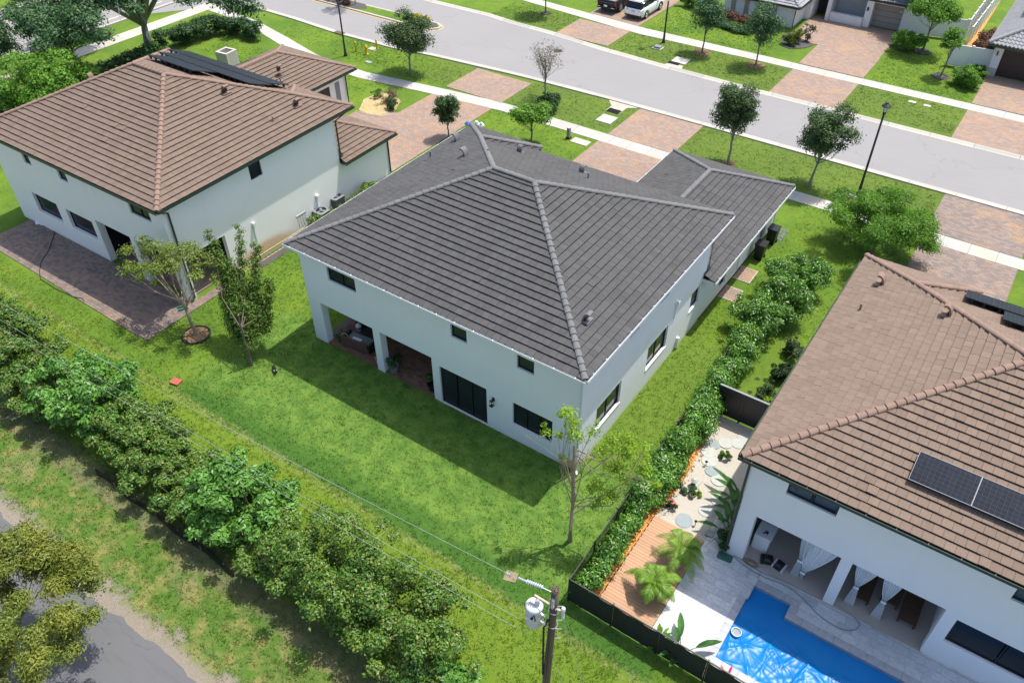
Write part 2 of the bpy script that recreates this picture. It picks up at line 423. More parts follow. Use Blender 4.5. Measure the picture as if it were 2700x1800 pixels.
M['pebble'] = plain('white_pebbles', (0.62, 0.62, 0.6), 0.8, var=0.35, scale=26, bump=0.04, bscale=30)
M['stone'] = plain('round_stepping_stone', (0.42, 0.43, 0.40), 0.8, var=0.2, scale=5, bump=0.004)
M['stone_b'] = plain('bluish_stepping_stone', (0.27, 0.31, 0.32), 0.8, var=0.2, scale=5, bump=0.004)
M['deck'] = mat_wood('composite_decking', (0.42, 0.245, 0.145), (0.52, 0.32, 0.20))
M['marble'] = mat_marble()
M['coping'] = plain('grey_marble_coping', (0.36, 0.38, 0.41), 0.5, var=0.35, scale=5)
M['beige'] = plain('travertine_floor', (0.42, 0.365, 0.32), 0.6, var=0.12, scale=1.5)
M['curtain'] = plain('white_sheer_curtain', (0.72, 0.75, 0.76), 0.8)
M['teak'] = mat_wood('dark_teak', (0.085, 0.05, 0.03), (0.15, 0.09, 0.055), (0,1,0))
M['steel'] = plain('galvanised_steel', (0.55, 0.57, 0.59), 0.4, 0.6, 0.5)
M['tank'] = plain('pale_grey_tank_paint', (0.62, 0.66, 0.70), 0.45, 0.0, 0.5, 0.06)
M['pole'] = mat_wood('weathered_pole', (0.085, 0.065, 0.045), (0.20, 0.155, 0.11), (0,0,1), 0.9)
M['porcelain'] = plain('pale_insulator', (0.62, 0.66, 0.70), 0.3)
M['wire'] = plain('bare_aluminium_wire', (0.34, 0.36, 0.34), 0.4, 0.3)
M['rubber'] = plain('rubber', (0.025, 0.025, 0.026), 0.8)
M['yellow'] = plain('hydrant_yellow', (0.62, 0.42, 0.02), 0.5)
M['yline'] = plain('yellow_road_paint', (0.62, 0.42, 0.12), 0.8, var=0.25, scale=6)
M['wline'] = plain('white_road_paint', (0.66, 0.66, 0.66), 0.8, var=0.15, scale=6)
M['rustiron'] = plain('rusty_iron', (0.13, 0.075, 0.055), 0.8, var=0.4, scale=9)
M['brickred'] = plain('red_paver_block', (0.36, 0.10, 0.06), 0.8)
M['taupe'] = plain('taupe_garage_door', (0.30, 0.27, 0.25), 0.6)
M['brown_d'] = plain('brown_garage_door', (0.045, 0.032, 0.028), 0.5)
M['car_w'] = plain('white_car_paint', (0.78, 0.79, 0.80), 0.2, 0.0, 0.6, 0.02)
M['car_b'] = plain('black_car_paint', (0.012, 0.014, 0.018), 0.35, 0.0, 0.25, 0.1)
M['red'] = plain('red_lens', (0.45, 0.01, 0.02), 0.2)
M['chrome'] = plain('silver_wheel', (0.6, 0.6, 0.61), 0.25, 0.8)
M['orange'] = plain('orange_paint', (0.6, 0.2, 0.05), 0.6)
M['green_lid'] = plain('green_plastic_lid', (0.03, 0.12, 0.085), 0.6)
M['blue'] = plain('blue_plastic', (0.03, 0.18, 0.5), 0.5)
M['clay'] = plain('tan_ceramic', (0.5, 0.38, 0.26), 0.6)
M['ac'] = plain('grey_metal_cabinet', (0.22, 0.235, 0.25), 0.5, 0.2)
M['alu_gold'] = plain('ladder_aluminium', (0.55, 0.42, 0.24), 0.5, 0.2)
M['rust_stain'] = plain('rust_stained_stucco', (0.60, 0.40, 0.19), 0.9, var=0.25, scale=4)
# foliage
M['lf_oak'] = mat_leaf('live_oak_leaves', (0.028, 0.065, 0.018), (0.075, 0.13, 0.035), trans=0.25)
M['lf_oakb'] = mat_leaf('blue_green_leaves', (0.03, 0.09, 0.032), (0.08, 0.165, 0.055), trans=0.25)
M['lf_br'] = mat_leaf('bright_green_leaves', (0.055, 0.17, 0.014), (0.15, 0.31, 0.024), trans=0.35)
M['lf_lime'] = mat_leaf('lime_new_leaves', (0.16, 0.30, 0.015), (0.30, 0.45, 0.03), trans=0.45)
M['lf_mix'] = mat_leaf('olive_and_bronze_leaves', (0.032, 0.10, 0.012), (0.12, 0.25, 0.028), tip=(0.24, 0.22, 0.04), trans=0.22, warm=(0.15, 0.25, 0.03), spec=0.45, rough=0.42)
M['lf_mixg'] = mat_leaf('fresh_green_shrub_leaves', (0.045, 0.155, 0.02), (0.14, 0.31, 0.045), trans=0.28, spec=0.45, rough=0.42)
M['lf_hedge'] = mat_leaf('glossy_hedge_leaves', (0.035, 0.125, 0.012), (0.11, 0.265, 0.024), tip=(0.26, 0.40, 0.05), trans=0.25, rough=0.35, spec=0.6)
M['lf_yel'] = mat_leaf('yellow_green_pinnate_leaves', (0.06, 0.11, 0.014), (0.21, 0.26, 0.03), trans=0.22, warm=(0.28, 0.28, 0.04))
M['lf_spar'] = mat_leaf('sparse_olive_leaves', (0.11, 0.17, 0.025), (0.23, 0.32, 0.05), tip=(0.26, 0.19, 0.08), trans=0.4)
M['lf_gold'] = mat_leaf('golden_shrub_leaves', (0.40, 0.34, 0.02), (0.6, 0.5, 0.03), trans=0.3)
M['lf_red'] = mat_leaf('red_bronze_leaves', (0.10, 0.035, 0.025), (0.16, 0.06, 0.035), tip=(0.05, 0.10, 0.02), trans=0.2)
M['lf_dead'] = mat_leaf('grey_twiggy_leaves', (0.10, 0.105, 0.055), (0.16, 0.14, 0.085), trans=0.2)
M['lf_dk'] = mat_leaf('dark_shrub_leaves', (0.018, 0.055, 0.014), (0.04, 0.10, 0.022), trans=0.2)
M['lf_palm'] = mat_leaf('palm_fronds', (0.09, 0.20, 0.02), (0.20, 0.34, 0.04), trans=0.35)
M['lf_big'] = mat_leaf('broad_tropical_leaves', (0.03, 0.10, 0.02), (0.07, 0.18, 0.035), trans=0.3, spec=0.5)
M['lf_brom'] = mat_leaf('crimson_bromeliad_leaves', (0.35, 0.01, 0.05), (0.55, 0.03, 0.10), trans=0.2)
M['flower'] = plain('pink_red_petals', (0.7, 0.06, 0.10), 0.6)

# pool cover plastic
t = NT('blue_solar_cover'); t.set(0.36, 0, 0.28)
pn = t.noise(0.8, 3)
t.col(t.mix(pn, (0.002, 0.13, 0.42), (0.004, 0.21, 0.54)))
t.bump(t.noise(4, 3, 0.5), 0.012, 0.3); M['cover'] = t.m
# solar cells
t = NT('solar_cells'); t.set(0.45, 0, 0.06)
oc = t.obj()
bk = t.n('ShaderNodeTexBrick'); bk.offset = 0.0; bk.inputs['Scale'].default_value = 1.0
bk.inputs['Brick Width'].default_value = 0.16; bk.inputs['Row Height'].default_value = 0.16; bk.inputs['Mortar Size'].default_value = 0.006
bk.inputs['Color1'].default_value = (0.008, 0.012, 0.022, 1); bk.inputs['Color2'].default_value = (0.012, 0.017, 0.03, 1)
bk.inputs['Mortar'].default_value = (0.035, 0.04, 0.05, 1)
t.l(oc, bk.inputs['Vector'])
bk2 = t.n('ShaderNodeTexBrick'); bk2.offset = 0.0
bk2.inputs['Scale'].default_value = 1.0; bk2.inputs['Brick Width'].default_value = 0.04; bk2.inputs['Row Height'].default_value = 5.0
bk2.inputs['Mortar Size'].default_value = 0.003
bk2.inputs['Color1'].default_value = (0, 0, 0, 1); bk2.inputs['Color2'].default_value = (0, 0, 0, 1); bk2.inputs['Mortar'].default_value = (0.03, 0.033, 0.036, 1)
t.l(oc, bk2.inputs['Vector'])
t.col(t.mix(1.0, bk.outputs[0], bk2.outputs[0], 'ADD')); M['cells'] = t.m

# ------------------------------------------------------------ ground and street
def clip_poly(sub, poly):
    """clip polygon sub by convex polygon poly (ccw)"""
    out = sub
    for i in range(len(poly)):
        a = poly[i]; b = poly[(i+1) % len(poly)]
        ex, ey = b[0]-a[0], b[1]-a[1]
        inp = out; out = []
        if not inp: return []
        pd = ex*(inp[-1][1]-a[1]) - ey*(inp[-1][0]-a[0]); pp = inp[-1]
        for p in inp:
            d = ex*(p[1]-a[1]) - ey*(p[0]-a[0])
            if (d >= 0) != (pd >= 0):
                t = pd/(pd-d); out.append((pp[0]+(p[0]-pp[0])*t, pp[1]+(p[1]-pp[1])*t))
            if d >= 0: out.append(p)
            pp, pd = p, d
    return out

def ccw(poly):
    a = sum(poly[i][0]*poly[(i+1)%len(poly)][1]-poly[(i+1)%len(poly)][0]*poly[i][1] for i in range(len(poly)))
    return poly if a > 0 else poly[::-1]

def area(p): return abs(sum(p[i][0]*p[(i+1)%len(p)][1]-p[(i+1)%len(p)][0]*p[i][1] for i in range(len(p))))/2
def interp(pts, x):
    for (x0,y0),(x1,y1) in zip(pts, pts[1:]):
        if x0 <= x <= x1: return y0+(y1-y0)*(x-x0)/(x1-x0)
    return pts[0][1] if x < pts[0][0] else pts[-1][1]

mb = MB()
for q in ((-260,160,-160,-4.6),(-260,160,-.9,220),(-260,8.5,-4.6,-.9),(20.4,160,-4.6,-.9)): mb.poly([(q[0],q[2],0),(q[1],q[2],0),(q[1],q[3],0),(q[0],q[3],0)])
mb.build('ground', M['ground'], kind='structure')

NB = [(-58,31.9),(-51,31.85),(-44.9,31.5),(-38.2,31.75),(-34.2,32.35),(-26.2,33.05),(-23.9,33.18),(-17,33.42),(-9,33.46),(80,33.46)]
FB = [(-62,44.6),(-50,43.9),(-43.4,43.45),(-35.8,43.5),(-32.9,43.1),(-28.3,42.95),(-22.7,42.3),(-16.7,41.95),(-8,41.72),(80,41.7)]
xs = list(np.arange(-58, 80.1, 1.0))
mb = MB()
for a, b in zip(xs, xs[1:]):
    mb.poly([(a, interp(NB,a)+.5, .016), (b, interp(NB,b)+.5, .016), (b, interp(FB,b)-.5, .016), (a, interp(FB,a)-.5, .016)])
mb.poly([(-64.2,24,.016),(-58,32.2,.016),(-58,43.9,.016),(-64.2,52,.016)])
mb.build('street', M['road'], kind='structure')
# boulevard at the upper left: runs along y
mb = MB(); mb.box(-83.5,-63.9,-40,140,-.05,.012); mb.build('boulevard', M['road2'], kind='structure')
mb = MB(); mb.box(-76.2,-75.1,-40,22,.0,.15); mb.build('median_kerb', M['kerb'], kind='structure')
mb = MB(); mb.box(-82,-76.2,-40,22,0,.1); mb.build('median_grass', M['ground'], kind='structure')
mb = MB()
for y in np.arange(-20, 60, 0.01+9): pass
mb.box(-65.35,-65.23,-20,28,.0125,.0165); mb.build('white_edge_line', M['wline'], kind='structure')
mb = MB(); mb.box(-70.3,-70.18,-20,28,.0125,.0165); mb.box(-70.0,-69.88,-20,28,.0125,.0165); mb.box(-74.2,-74.08,-20,22,.0125,.0165); mb.build('yellow_centre_line', M['yline'], kind='structure')

def kerb_run(name, line, side, x0, x1, step=3.0):
    root = link(name, None, kind='structure')
    x = x0
    prof = [(0,.0),(0,.09),(.16,.09),(.34,.035),(.6,.026),(.6,0)]
    while x < x1 - .01:
        b = min(x+step, x1); m = MB(); rings = []
        for k in range(4):
            xx = x + .012 + (b-x-.024)*k/3.0; y = interp(line, xx)
            rings.append([(xx, y+side*p, z) for p, z in prof])
        m.loft(rings); m.build('kerb_section', M['kerb'], root)
        x = b
    return root
kerb_run('near_kerb', NB, 1, -57.5, 44)
kerb_run('far_kerb', FB, -1, -61, 44)
mb = MB(); mb.box(-64.1,-63.75,-40,28.5,0,.13); mb.build('boulevard_kerb', M['kerb'], kind='structure')

def slab_walk(name, up, lo, x0, x1, step, mat, z=.035):
    root = link(name, None, kind='structure'); x = x0
    while x < x1-.01:
        b = min(x+step, x1); a = x+.008; c = b-.008
        m = MB(); m.prism([(a,interp(lo,a)),(c,interp(lo,c)),(c,interp(up,c)),(a,interp(up,a))], -.02, z + random.uniform(-.004,.004))
        m.build('slab', mat, root); x = b
    return root
UP = [(-60,30.4),(-58.1,30.1),(-53.3,29.65),(-48,28.4),(-44.5,27.45),(-42.2,26.85),(-36.8,26.62),(-29.3,27.7),(-23.5,28.32),(60,28.3)]
LO = [(-60,28.9),(-57,28.9),(-50.6,27.75),(-45.6,26.35),(-42,25.65),(-36.3,25.42),(-29.4,26.45),(-23,27.08),(60,27.15)]
slab_walk('sidewalk', UP, LO, -59.4, 44, 1.52, M['conc'])
slab_walk('far_sidewalk', [(-60,52),(-45,50.6),(-35,49.6),(-22,48.55),(60,48.65)], [(-60,50.6),(-45,49.3),(-35,48.4),(-22,47.0),(-10,47.3),(60,47.4)], -55, 44, 1.52, M['conc'])
root = link('boulevard_sidewalk', None, kind='structure')
for k in range(24):
    y = -6 + k*1.52; m = MB(); m.box(-61.2+.0,-59.5,y+.01,y+1.51,-.02,.035); m.build('slab', M['conc2'], root)

def disc(cx, cy, r, n=24, jit=0.0):
    return [(cx+r*(1+random.uniform(-jit,jit))*math.cos(2*PI*i/n), cy+r*(1+random.uniform(-jit,jit))*math.sin(2*PI*i/n)) for i in range(n)]

# entry island
isl = [(-60,36.6),(-53.4,36.68),(-42.3,36.66),(-39.2,36.7),(-38.1,36.95),(-37.5,37.55),(-37.55,38.3),(-38.3,38.8),(-39.5,38.95),(-42.8,38.9),(-47.4,38.75),(-60,38.6)]
root = thing('traffic_island', 'long kerbed island of mulch and grass at the street entry', 'island', (-45,37.7,0), group=None)
def rel(p, o): return [(a-o[0], b-o[1]) for a, b in p]
def inset(poly, d):
    c = (sum(p[0] for p in poly)/len(poly), sum(p[1] for p in poly)/len(poly))
    out = []
    n = len(poly)
    for i in range(n):
        a, b, e = Vector(poly[i-1]), Vector(poly[i]), Vector(poly[(i+1)%n])
        d1 = (b-a).normalized(); d2 = (e-b).normalized()
        nn = (Vector((-d1.y,d1.x)) + Vector((-d2.y,d2.x))).normalized()
        out.append((b.x+nn.x*d, b.y+nn.y*d))
    return out
isl_r = rel(isl, (-45,37.7))
m = MB(); m.prism(isl_r, .0, .02); m.build('painted_edge', M['yline'], root)
m = MB(); m.prism(inset(isl_r, .14), .0, .13); m.build('kerb', M['kerb'], root)
m = MB(); m.prism(inset(isl_r, .42), .0, .15); m.build('grass_bed', M['ground'], root)
m = MB(); m.prism([(-15,-.65),(-2.5,-.65),(-1.6,0),(-2.5,.8),(-15,.7)], .0, .17); m.build('mulch_bed', M['mulch_d'], root)
m = MB(); m.prism([(4.2,-.6),(6.6,-.55),(7.0,0),(6.6,.7),(4.2,.8)], .0, .17); m.build('mulch_bed', M['mulch_d'], root)

CAMV = Vector(CAM_LOC)
def paver_field(name, polys, mat, pw=.28, pd=.19, z=.04, joint=None, nobj=300, bond=.5, gap=.008, ymin=-999, kind='structure', parent=None, pname='paver', jit=.002, swap=False, sortpt=None):
    root = link(name, None, parent, kind=None if parent is not None else kind)
    jm = MB(); items = []
    for poly in polys:
        poly = ccw(poly)
        jm.poly([(p[0],p[1],z-.009) for p in poly])
        x0 = min(p[0] for p in poly); x1 = max(p[0] for p in poly); y0 = min(p[1] for p in poly); y1 = max(p[1] for p in poly)
        W, D = (pd, pw) if swap else (pw, pd)
        if not swap:
            j = 0; y = y0
            while y < y1:
                x = x0 - (W*bond if j % 2 else 0)
                while x < x1:
                    r = [(x+gap/2,y+gap/2),(x+W-gap/2,y+gap/2),(x+W-gap/2,y+D-gap/2),(x+gap/2,y+D-gap/2)]
                    c = clip_poly(r, poly)
                    if len(c) > 2 and area(c) > .15*W*D: items.append((c, area(c) > .97*(W-gap)*(D-gap), x+W/2, y+D/2))
                    x += W
                y += D; j += 1
        else:
            j = 0; x = x0
            while x < x1:
                y = y0 - (D*bond if j % 2 else 0)
                while y < y1:
                    r = [(x+gap/2,y+gap/2),(x+W-gap/2,y+gap/2),(x+W-gap/2,y+D-gap/2),(x+gap/2,y+D-gap/2)]
                    c = clip_poly(r, poly)
                    if len(c) > 2 and area(c) > .15*W*D: items.append((c, area(c) > .97*(W-gap)*(D-gap), x+W/2, y+D/2))
                    y += D
                x += W; j += 1
    jm.build('joints', joint or M['joint'], root)
    items.sort(key=lambda it: (it[3] < ymin, (it[2]-CAMV.x)**2+(it[3]-CAMV.y)**2))
    W, D = (pd, pw) if swap else (pw, pd)
    pm = MB(); b = .006
    hx, hy = W/2-gap/2, D/2-gap/2
    pm.poly([(-hx+b,-hy+b,0),(hx-b,-hy+b,0),(hx-b,hy-b,0),(-hx+b,hy-b,0)])
    q = [(-hx,-hy),(hx,-hy),(hx,hy),(-hx,hy)]; q2 = [(-hx+b,-hy+b),(hx-b,-hy+b),(hx-b,hy-b),(-hx+b,hy-b)]
    for i in range(4):
        k = (i+1)%4; pm.poly([(*q[i],-.02),(*q[k],-.02),(*q2[k],0),(*q2[i],0)])
    pme = pm.mesh(pname, mat)
    st = MB(); n = 0
    for c, full, cx, cy in items:
        zz = z + random.uniform(-jit, jit)
        if full and n < nobj:
            link(pname, pme, root, loc=(cx, cy, zz)); n += 1
        else:
            st.poly([(p[0],p[1],zz) for p in c])
            k = len(c)
            for i in range(k):
                a, e = c[i], c[(i+1)%k]; st.poly([(a[0],a[1],zz-.02),(e[0],e[1],zz-.02),(e[0],e[1],zz),(a[0],a[1],zz)])
    if st.f: st.build(pname+('s' if nobj else 's_laid'), mat, root, kind='stuff')
    return root

R_ = lambda x0,x1,y0,y1: [(x0,y0),(x1,y0),(x1,y1),(x0,y1)]
paver_field('driveway_brown', [R_(7.85,13.25,28.35,33.42), [(7.95,12),(13.27,12),(13.27,27.1),(7.9,27.1)], [(13.27,21.5),(14.2,19.5),(14.6,16),(14.6,12),(13.27,12)]], M['pav_brown'], ymin=17)
paver_field('driveway_grey_house', [R_(-14.45,-9.2,28.35,33.4), R_(-14.5,-7.1,13.6,27.1)], M['pav_red'], ymin=23.5, joint=M['joint_l'])
paver_field('driveway_brown_house', [R_(-29.35,-23.88,28.15,32.5), [(-29.45,22.3),(-23.9,22.3),(-23.9,27.0),(-29.4,26.4)], [(-32.3,15.2),(-23.9,15.2),(-23.9,22.3),(-29.5,22.3),(-32.3,20.7)]], M['pav_red'], nobj=300, ymin=17, joint=M['joint_l'])
paver_field('driveway_parked_cars', [R_(-28.2,-22.7,42.85,47.25), [(-28.2,49.1),(-22.7,48.6),(-22.4,62),(-28.2,62)]], M['pav_red'], nobj=0, joint=M['joint_l'], bond=.5)
paver_field('driveway_white_house', [R_(-7.4,-1.95,41.8,47.25), R_(-7.45,-2.0,48.7,53.6), R_(-10.2,-2.1,53.6,60.7)], M['pav_red'], nobj=0, joint=M['joint_l'])
paver_field('driveway_dark_garage', [R_(6.35,12.4,41.8,47.35), [(6.35,48.7),(12.4,48.7),(12.4,55.2),(6.2,55.2)]], M['pav_red'], nobj=0, joint=M['joint_l'])
for nm, pl_ in (('drive_edging', [(-29.5,21.9),(-29.5,26.3)]),): pass

# street details
def plate(label, cat, x, y, w, d, mat, name, z=.03, rz=0, h=.05, extra=None):
    t_ = thing(name, label, cat, (x,y,0), rz)
    m = MB(); m.box(-w/2,w/2,-d/2,d/2,-.01,z); m.build('slab', mat, t_)
    if extra: extra(t_)
    return t_
def grate(t_):
    m = MB(); m.box(-.3,.3,-.22,.22,.03,.045); m.build('hatch', M['rustiron'], t_)
plate('pale square concrete inlet cover with rusty hatch in verge beside driveway', 'drain cover', *(-15.71, 30.41), 1.25, 1.25, M['conc'], 'inlet_cover', .05, extra=grate)
plate('brown stained square inlet cover in grass across the street', 'drain cover', *(-15.95, 43.59), 1.3, 1.2, M['conc2'], 'inlet_cover', .05, extra=grate)
def bars(mat, w, d):
    def f(t_):
        for k in range(6):
            m = MB(); y = -d/2+d*(k+.5)/6; m.box(-w/2,w/2,y-.018,y+.018,.03,.075); m.build('bar', mat, t_)
    return f
plate('dark rusty kerb inlet grate by the grey house driveway', 'drain grate', -15.93, 31.9, 1.05, .6, M['rustiron'], 'drain_grate', .035, extra=bars(M['rubber'],1.0,.6))
plate('dark kerb inlet grate across the street beside stained cover', 'drain grate', -16.2, 42.75, 1.1, .55, M['rustiron'], 'drain_grate', .035, extra=bars(M['rubber'],1.0,.5))
plate('small rusty kerb grate near the tall lamp by yellow hydrant', 'drain grate', -44.6, 31.75, 1.0, .5, M['rustiron'], 'drain_grate', .095, extra=bars(M['rubber'],1.0,.5))
plate('dark kerb inlet grate at top of far kerb', 'drain grate', -43.6, 43.6, 1.0, .5, M['rustiron'], 'drain_grate', .095)
m = MB(); m.prism([(-17.3,33.5),(-16.55,32.6),(-16.5,31.65),(-15.4,31.6),(-15.35,32.9),(-14.5,33.5)], -.01, .032); m.build('kerb_apron', M['kerb'], kind='structure')
m = MB(); m.prism([(-16.9,41.6),(-16.6,42.7),(-15.3,42.7),(-15.0,41.6)], -.01, .028); m.build('kerb_apron', M['kerb'], kind='structure')
plate('pale concrete utility pad in lawn beside the short post', 'utility pad', *(-15.48, 26.20), 1.35, .75, M['conc2'], 'utility_pad', .05)
plate('left small rusty meter box lid in far verge', 'meter cover', *(2.49, 46.36), .55, .35, M['conc2'], 'meter_cover', .05)
plate('right small rusty meter box lid in far verge', 'meter cover', *(3.61, 46.31), .5, .35, M['conc2'], 'meter_cover', .05)
plate('bluish grey meter lid in verge beside tall lamp post', 'meter cover', *(2.94, 29.87), .5, .35, M['stone_b'], 'meter_cover', .05)
plate('bluish grey lid in grass near yellow hydrant', 'meter cover', *(-37.87, 28.31), .6, .35, M['stone_b'], 'meter_cover', .05)
plate('pale round lid on grass right of hydrant', 'meter cover', *(-39.53, 30.72), .8, .6, M['conc2'], 'meter_cover', .05)
plate('small red block lying in the back lawn under the wire', 'paver block', *(-19.07, -6.34), .5, .4, M['brickred'], 'paver_block', .1, .2)
def manhole(label, x, y, r=.4):
    t_ = thing('manhole_cover', label, 'manhole', (x,y,.016))
    m = MB(); m.lathe([(r,0),(r,.006),(r-.05,.008)], sides=20); m.build('rim', M['rustiron'], t_)
    m = MB(); m.lathe([(r-.06,.0),(r-.06,.012)], sides=20); m.build('lid', M['rubber'], t_)
manhole('dark round manhole cover in the street near bare tree', *(-25.78, 39.53))
manhole('small dark round cleanout cover in the right far driveway', *(7.64, 52.45), .3)
t_ = thing('utility_vault', 'raised dark utility box with square lid in far verge by lamp', 'utility box', (*(-18.82, 44.98),0))
m = MB(); m.box(-.42,.42,-.36,.36,0,.08); m.build('base', M['conc'], t_)
m = MB(); m.box(-.32,.32,-.26,.26,.08,.22); m.build('lid', M['ac'], t_)
t_ = thing('utility_post', 'short grey utility post standing in lawn beside sidewalk', 'post', (*(-16.50, 26.20),0))
m = MB(); m.box(-.16,.16,-.16,.16,0,.12); m.build('base', M['rubber'], t_)
m = MB(); m.box(-.11,.11,-.11,.11,.12,.8); m.build('shaft', M['ac'], t_)
m = MB(); m.box(-.125,.125,-.125,.125,.8,.86); m.build('cap', M['conc2'], t_)

def hydrant():
    t_ = thing('fire_hydrant', 'yellow fire hydrant between two short yellow bollards', 'hydrant', (*(-39.19, 29.51),0))
    m = MB(); m.lathe([(.17,0),(.17,.05),(.11,.06),(.11,.55),(.15,.57),(.15,.62),(.13,.72),(.05,.80),(.04,.86)]); m.build('barrel', M['yellow'], t_, True)
    for sx, sy, r in ((1,0,.06),(-1,0,.06),(0,-1,.08)):
        m = MB(); m.tube([(sx*.05,sy*.05,.42),(sx*.2,sy*.2,.42)], r, 8); m.build('outlet', M['yellow'], t_)
hydrant()
for lb, p in (('left short yellow bollard guarding the hydrant', (-40.36, 29.43)), ('right short yellow bollard guarding the hydrant', (-39.19, 30.84))):
    t_ = thing('bollard', lb, 'bollard', (*p,0), group='yellow bollards by the hydrant')
    m = MB(); m.lathe([(.08,0),(.08,.85),(.055,.92)], sides=12); m.build('post', M['yellow'], t_, True)

def lamp(label, x, y, h, tag=False):
    t_ = thing('street_lamp', label, 'lamp post', (x,y,0), group='black street lamps')
    m = MB(); m.lathe([(.16,0),(.16,.12),(.11,.2),(.085,.9),(.075,1.2),(.062,h-.75)], sides=12); m.build('pole', M['black'], t_, True)
    m = MB(); m.lathe([(.07,h-.75),(.11,h-.7),(.09,h-.6)], sides=10)
    for k in range(4):
        a = PI/4+k*PI/2; m.tube([(.1*math.cos(a),.1*math.sin(a),h-.62),(.2*math.cos(a),.2*math.sin(a),h-.22)], .012, 4)
    m.build('cage', M['black'], t_)
    m = MB(); m.lathe([(.085,h-.6),(.16,h-.24)], sides=4); m.build('lens', M['tank'], t_)
    m = MB(); m.lathe([(.29,h-.24),(.28,h-.2),(.12,h-.08),(.09,h-.06),(.09,h)], sides=10); m.build('cap', M['black'], t_)
    if tag:
        m = MB(); m.box(-.08,.08,-.09,-.078,3.6,3.9); m.build('notice', M['white'], t_)
lamp('tall black street lamp on the near verge, lantern against the road', 3.2, 30.2, 6.35)
lamp('black street lamp by the yellow hydrant, top out of frame', -40.48, 28.23, 6.9)
lamp('black street lamp with small white notice across the street', -19.01, 46.42, 6.9, True)

# ------------------------------------------------------------ house kit
def wall(name, axis, fixed, inward, a0, a1, z0, z1, holes, mat, parent, th=.3):
    A = sorted({a0, a1} | {h[0] for h in holes} | {h[1] for h in holes}); A = [a for a in A if a0 <= a <= a1]
    Z = sorted({z0, z1} | {h[2] for h in holes} | {h[3] for h in holes}); Z = [z for z in Z if z0 <= z <= z1]
    def pt(a, d, z): return (a, fixed+inward*d, z) if axis == 'x' else (fixed+inward*d, a, z)
    def solid(i, j):
        if i < 0 or j < 0 or i >= len(A)-1 or j >= len(Z)-1: return False
        a = (A[i]+A[i+1])/2; z = (Z[j]+Z[j+1])/2
        return not any(h[0] < a < h[1] and h[2] < z < h[3] for h in holes)
    m = MB()
    for i in range(len(A)-1):
        for j in range(len(Z)-1):
            if not solid(i,j): continue
            p, q, r, s_ = A[i], A[i+1], Z[j], Z[j+1]
            m.poly([pt(p,0,r),pt(q,0,r),pt(q,0,s_),pt(p,0,s_)]); m.poly([pt(q,th,r),pt(p,th,r),pt(p,th,s_),pt(q,th,s_)])
            if not solid(i-1,j): m.poly([pt(p,th,r),pt(p,0,r),pt(p,0,s_),pt(p,th,s_)])
            if not solid(i+1,j): m.poly([pt(q,0,r),pt(q,th,r),pt(q,th,s_),pt(q,0,s_)])
            if not solid(i,j-1): m.poly([pt(p,th,r),pt(q,th,r),pt(q,0,r),pt(p,0,r)])
            if not solid(i,j+1): m.poly([pt(p,0,s_),pt(q,0,s_),pt(q,th,s_),pt(p,th,s_)])
    return m.build(name, mat, parent)

def abox(m, axis, fixed, inward, a0, a1, d0, d1, z0, z1, mi=0):
    y0, y1 = sorted((fixed+inward*d0, fixed+inward*d1))
    if axis == 'x': m.box(a0, a1, y0, y1, z0, z1, mi)
    else: m.box(y0, y1, a0, a1, z0, z1, mi)

def window(parent, axis, fixed, inward, a0, a1, z0, z1, mull=1, sill=None, name='window', glass=None, back=.09, f=.05, bars=None):
    m = MB()
    abox(m, axis, fixed, inward, a0, a1, back, back+.08, z0, z0+f); abox(m, axis, fixed, inward, a0, a1, back, back+.08, z1-f, z1)
    abox(m, axis, fixed, inward, a0, a0+f, back, back+.08, z0+f, z1-f); abox(m, axis, fixed, inward, a1-f, a1, back, back+.08, z0+f, z1-f)
    for k in range(mull):
        c = a0+(a1-a0)*(k+1)/(mull+1); abox(m, axis, fixed, inward, c-.025, c+.025, back, back+.07, z0+f, z1-f)
    w_ = m.build(name, M['bronze'], parent)
    for k in range(mull+1):
        m = MB(); c0 = a0+(a1-a0)*k/(mull+1); c1 = a0+(a1-a0)*(k+1)/(mull+1)
        abox(m, axis, fixed, inward, c0+f-.01, c1-f+.01, back+.035+.012*(k%2), back+.05+.012*(k%2), z0+f-.01, z1-f+.01)
        m.build('pane', glass or M['glass'], w_)
    if sill:
        m = MB(); abox(m, axis, fixed, inward, a0-.04, a1+.04, -.03, back, z0-.07, z0-.003); m.build('sill', sill, w_)
    return w_

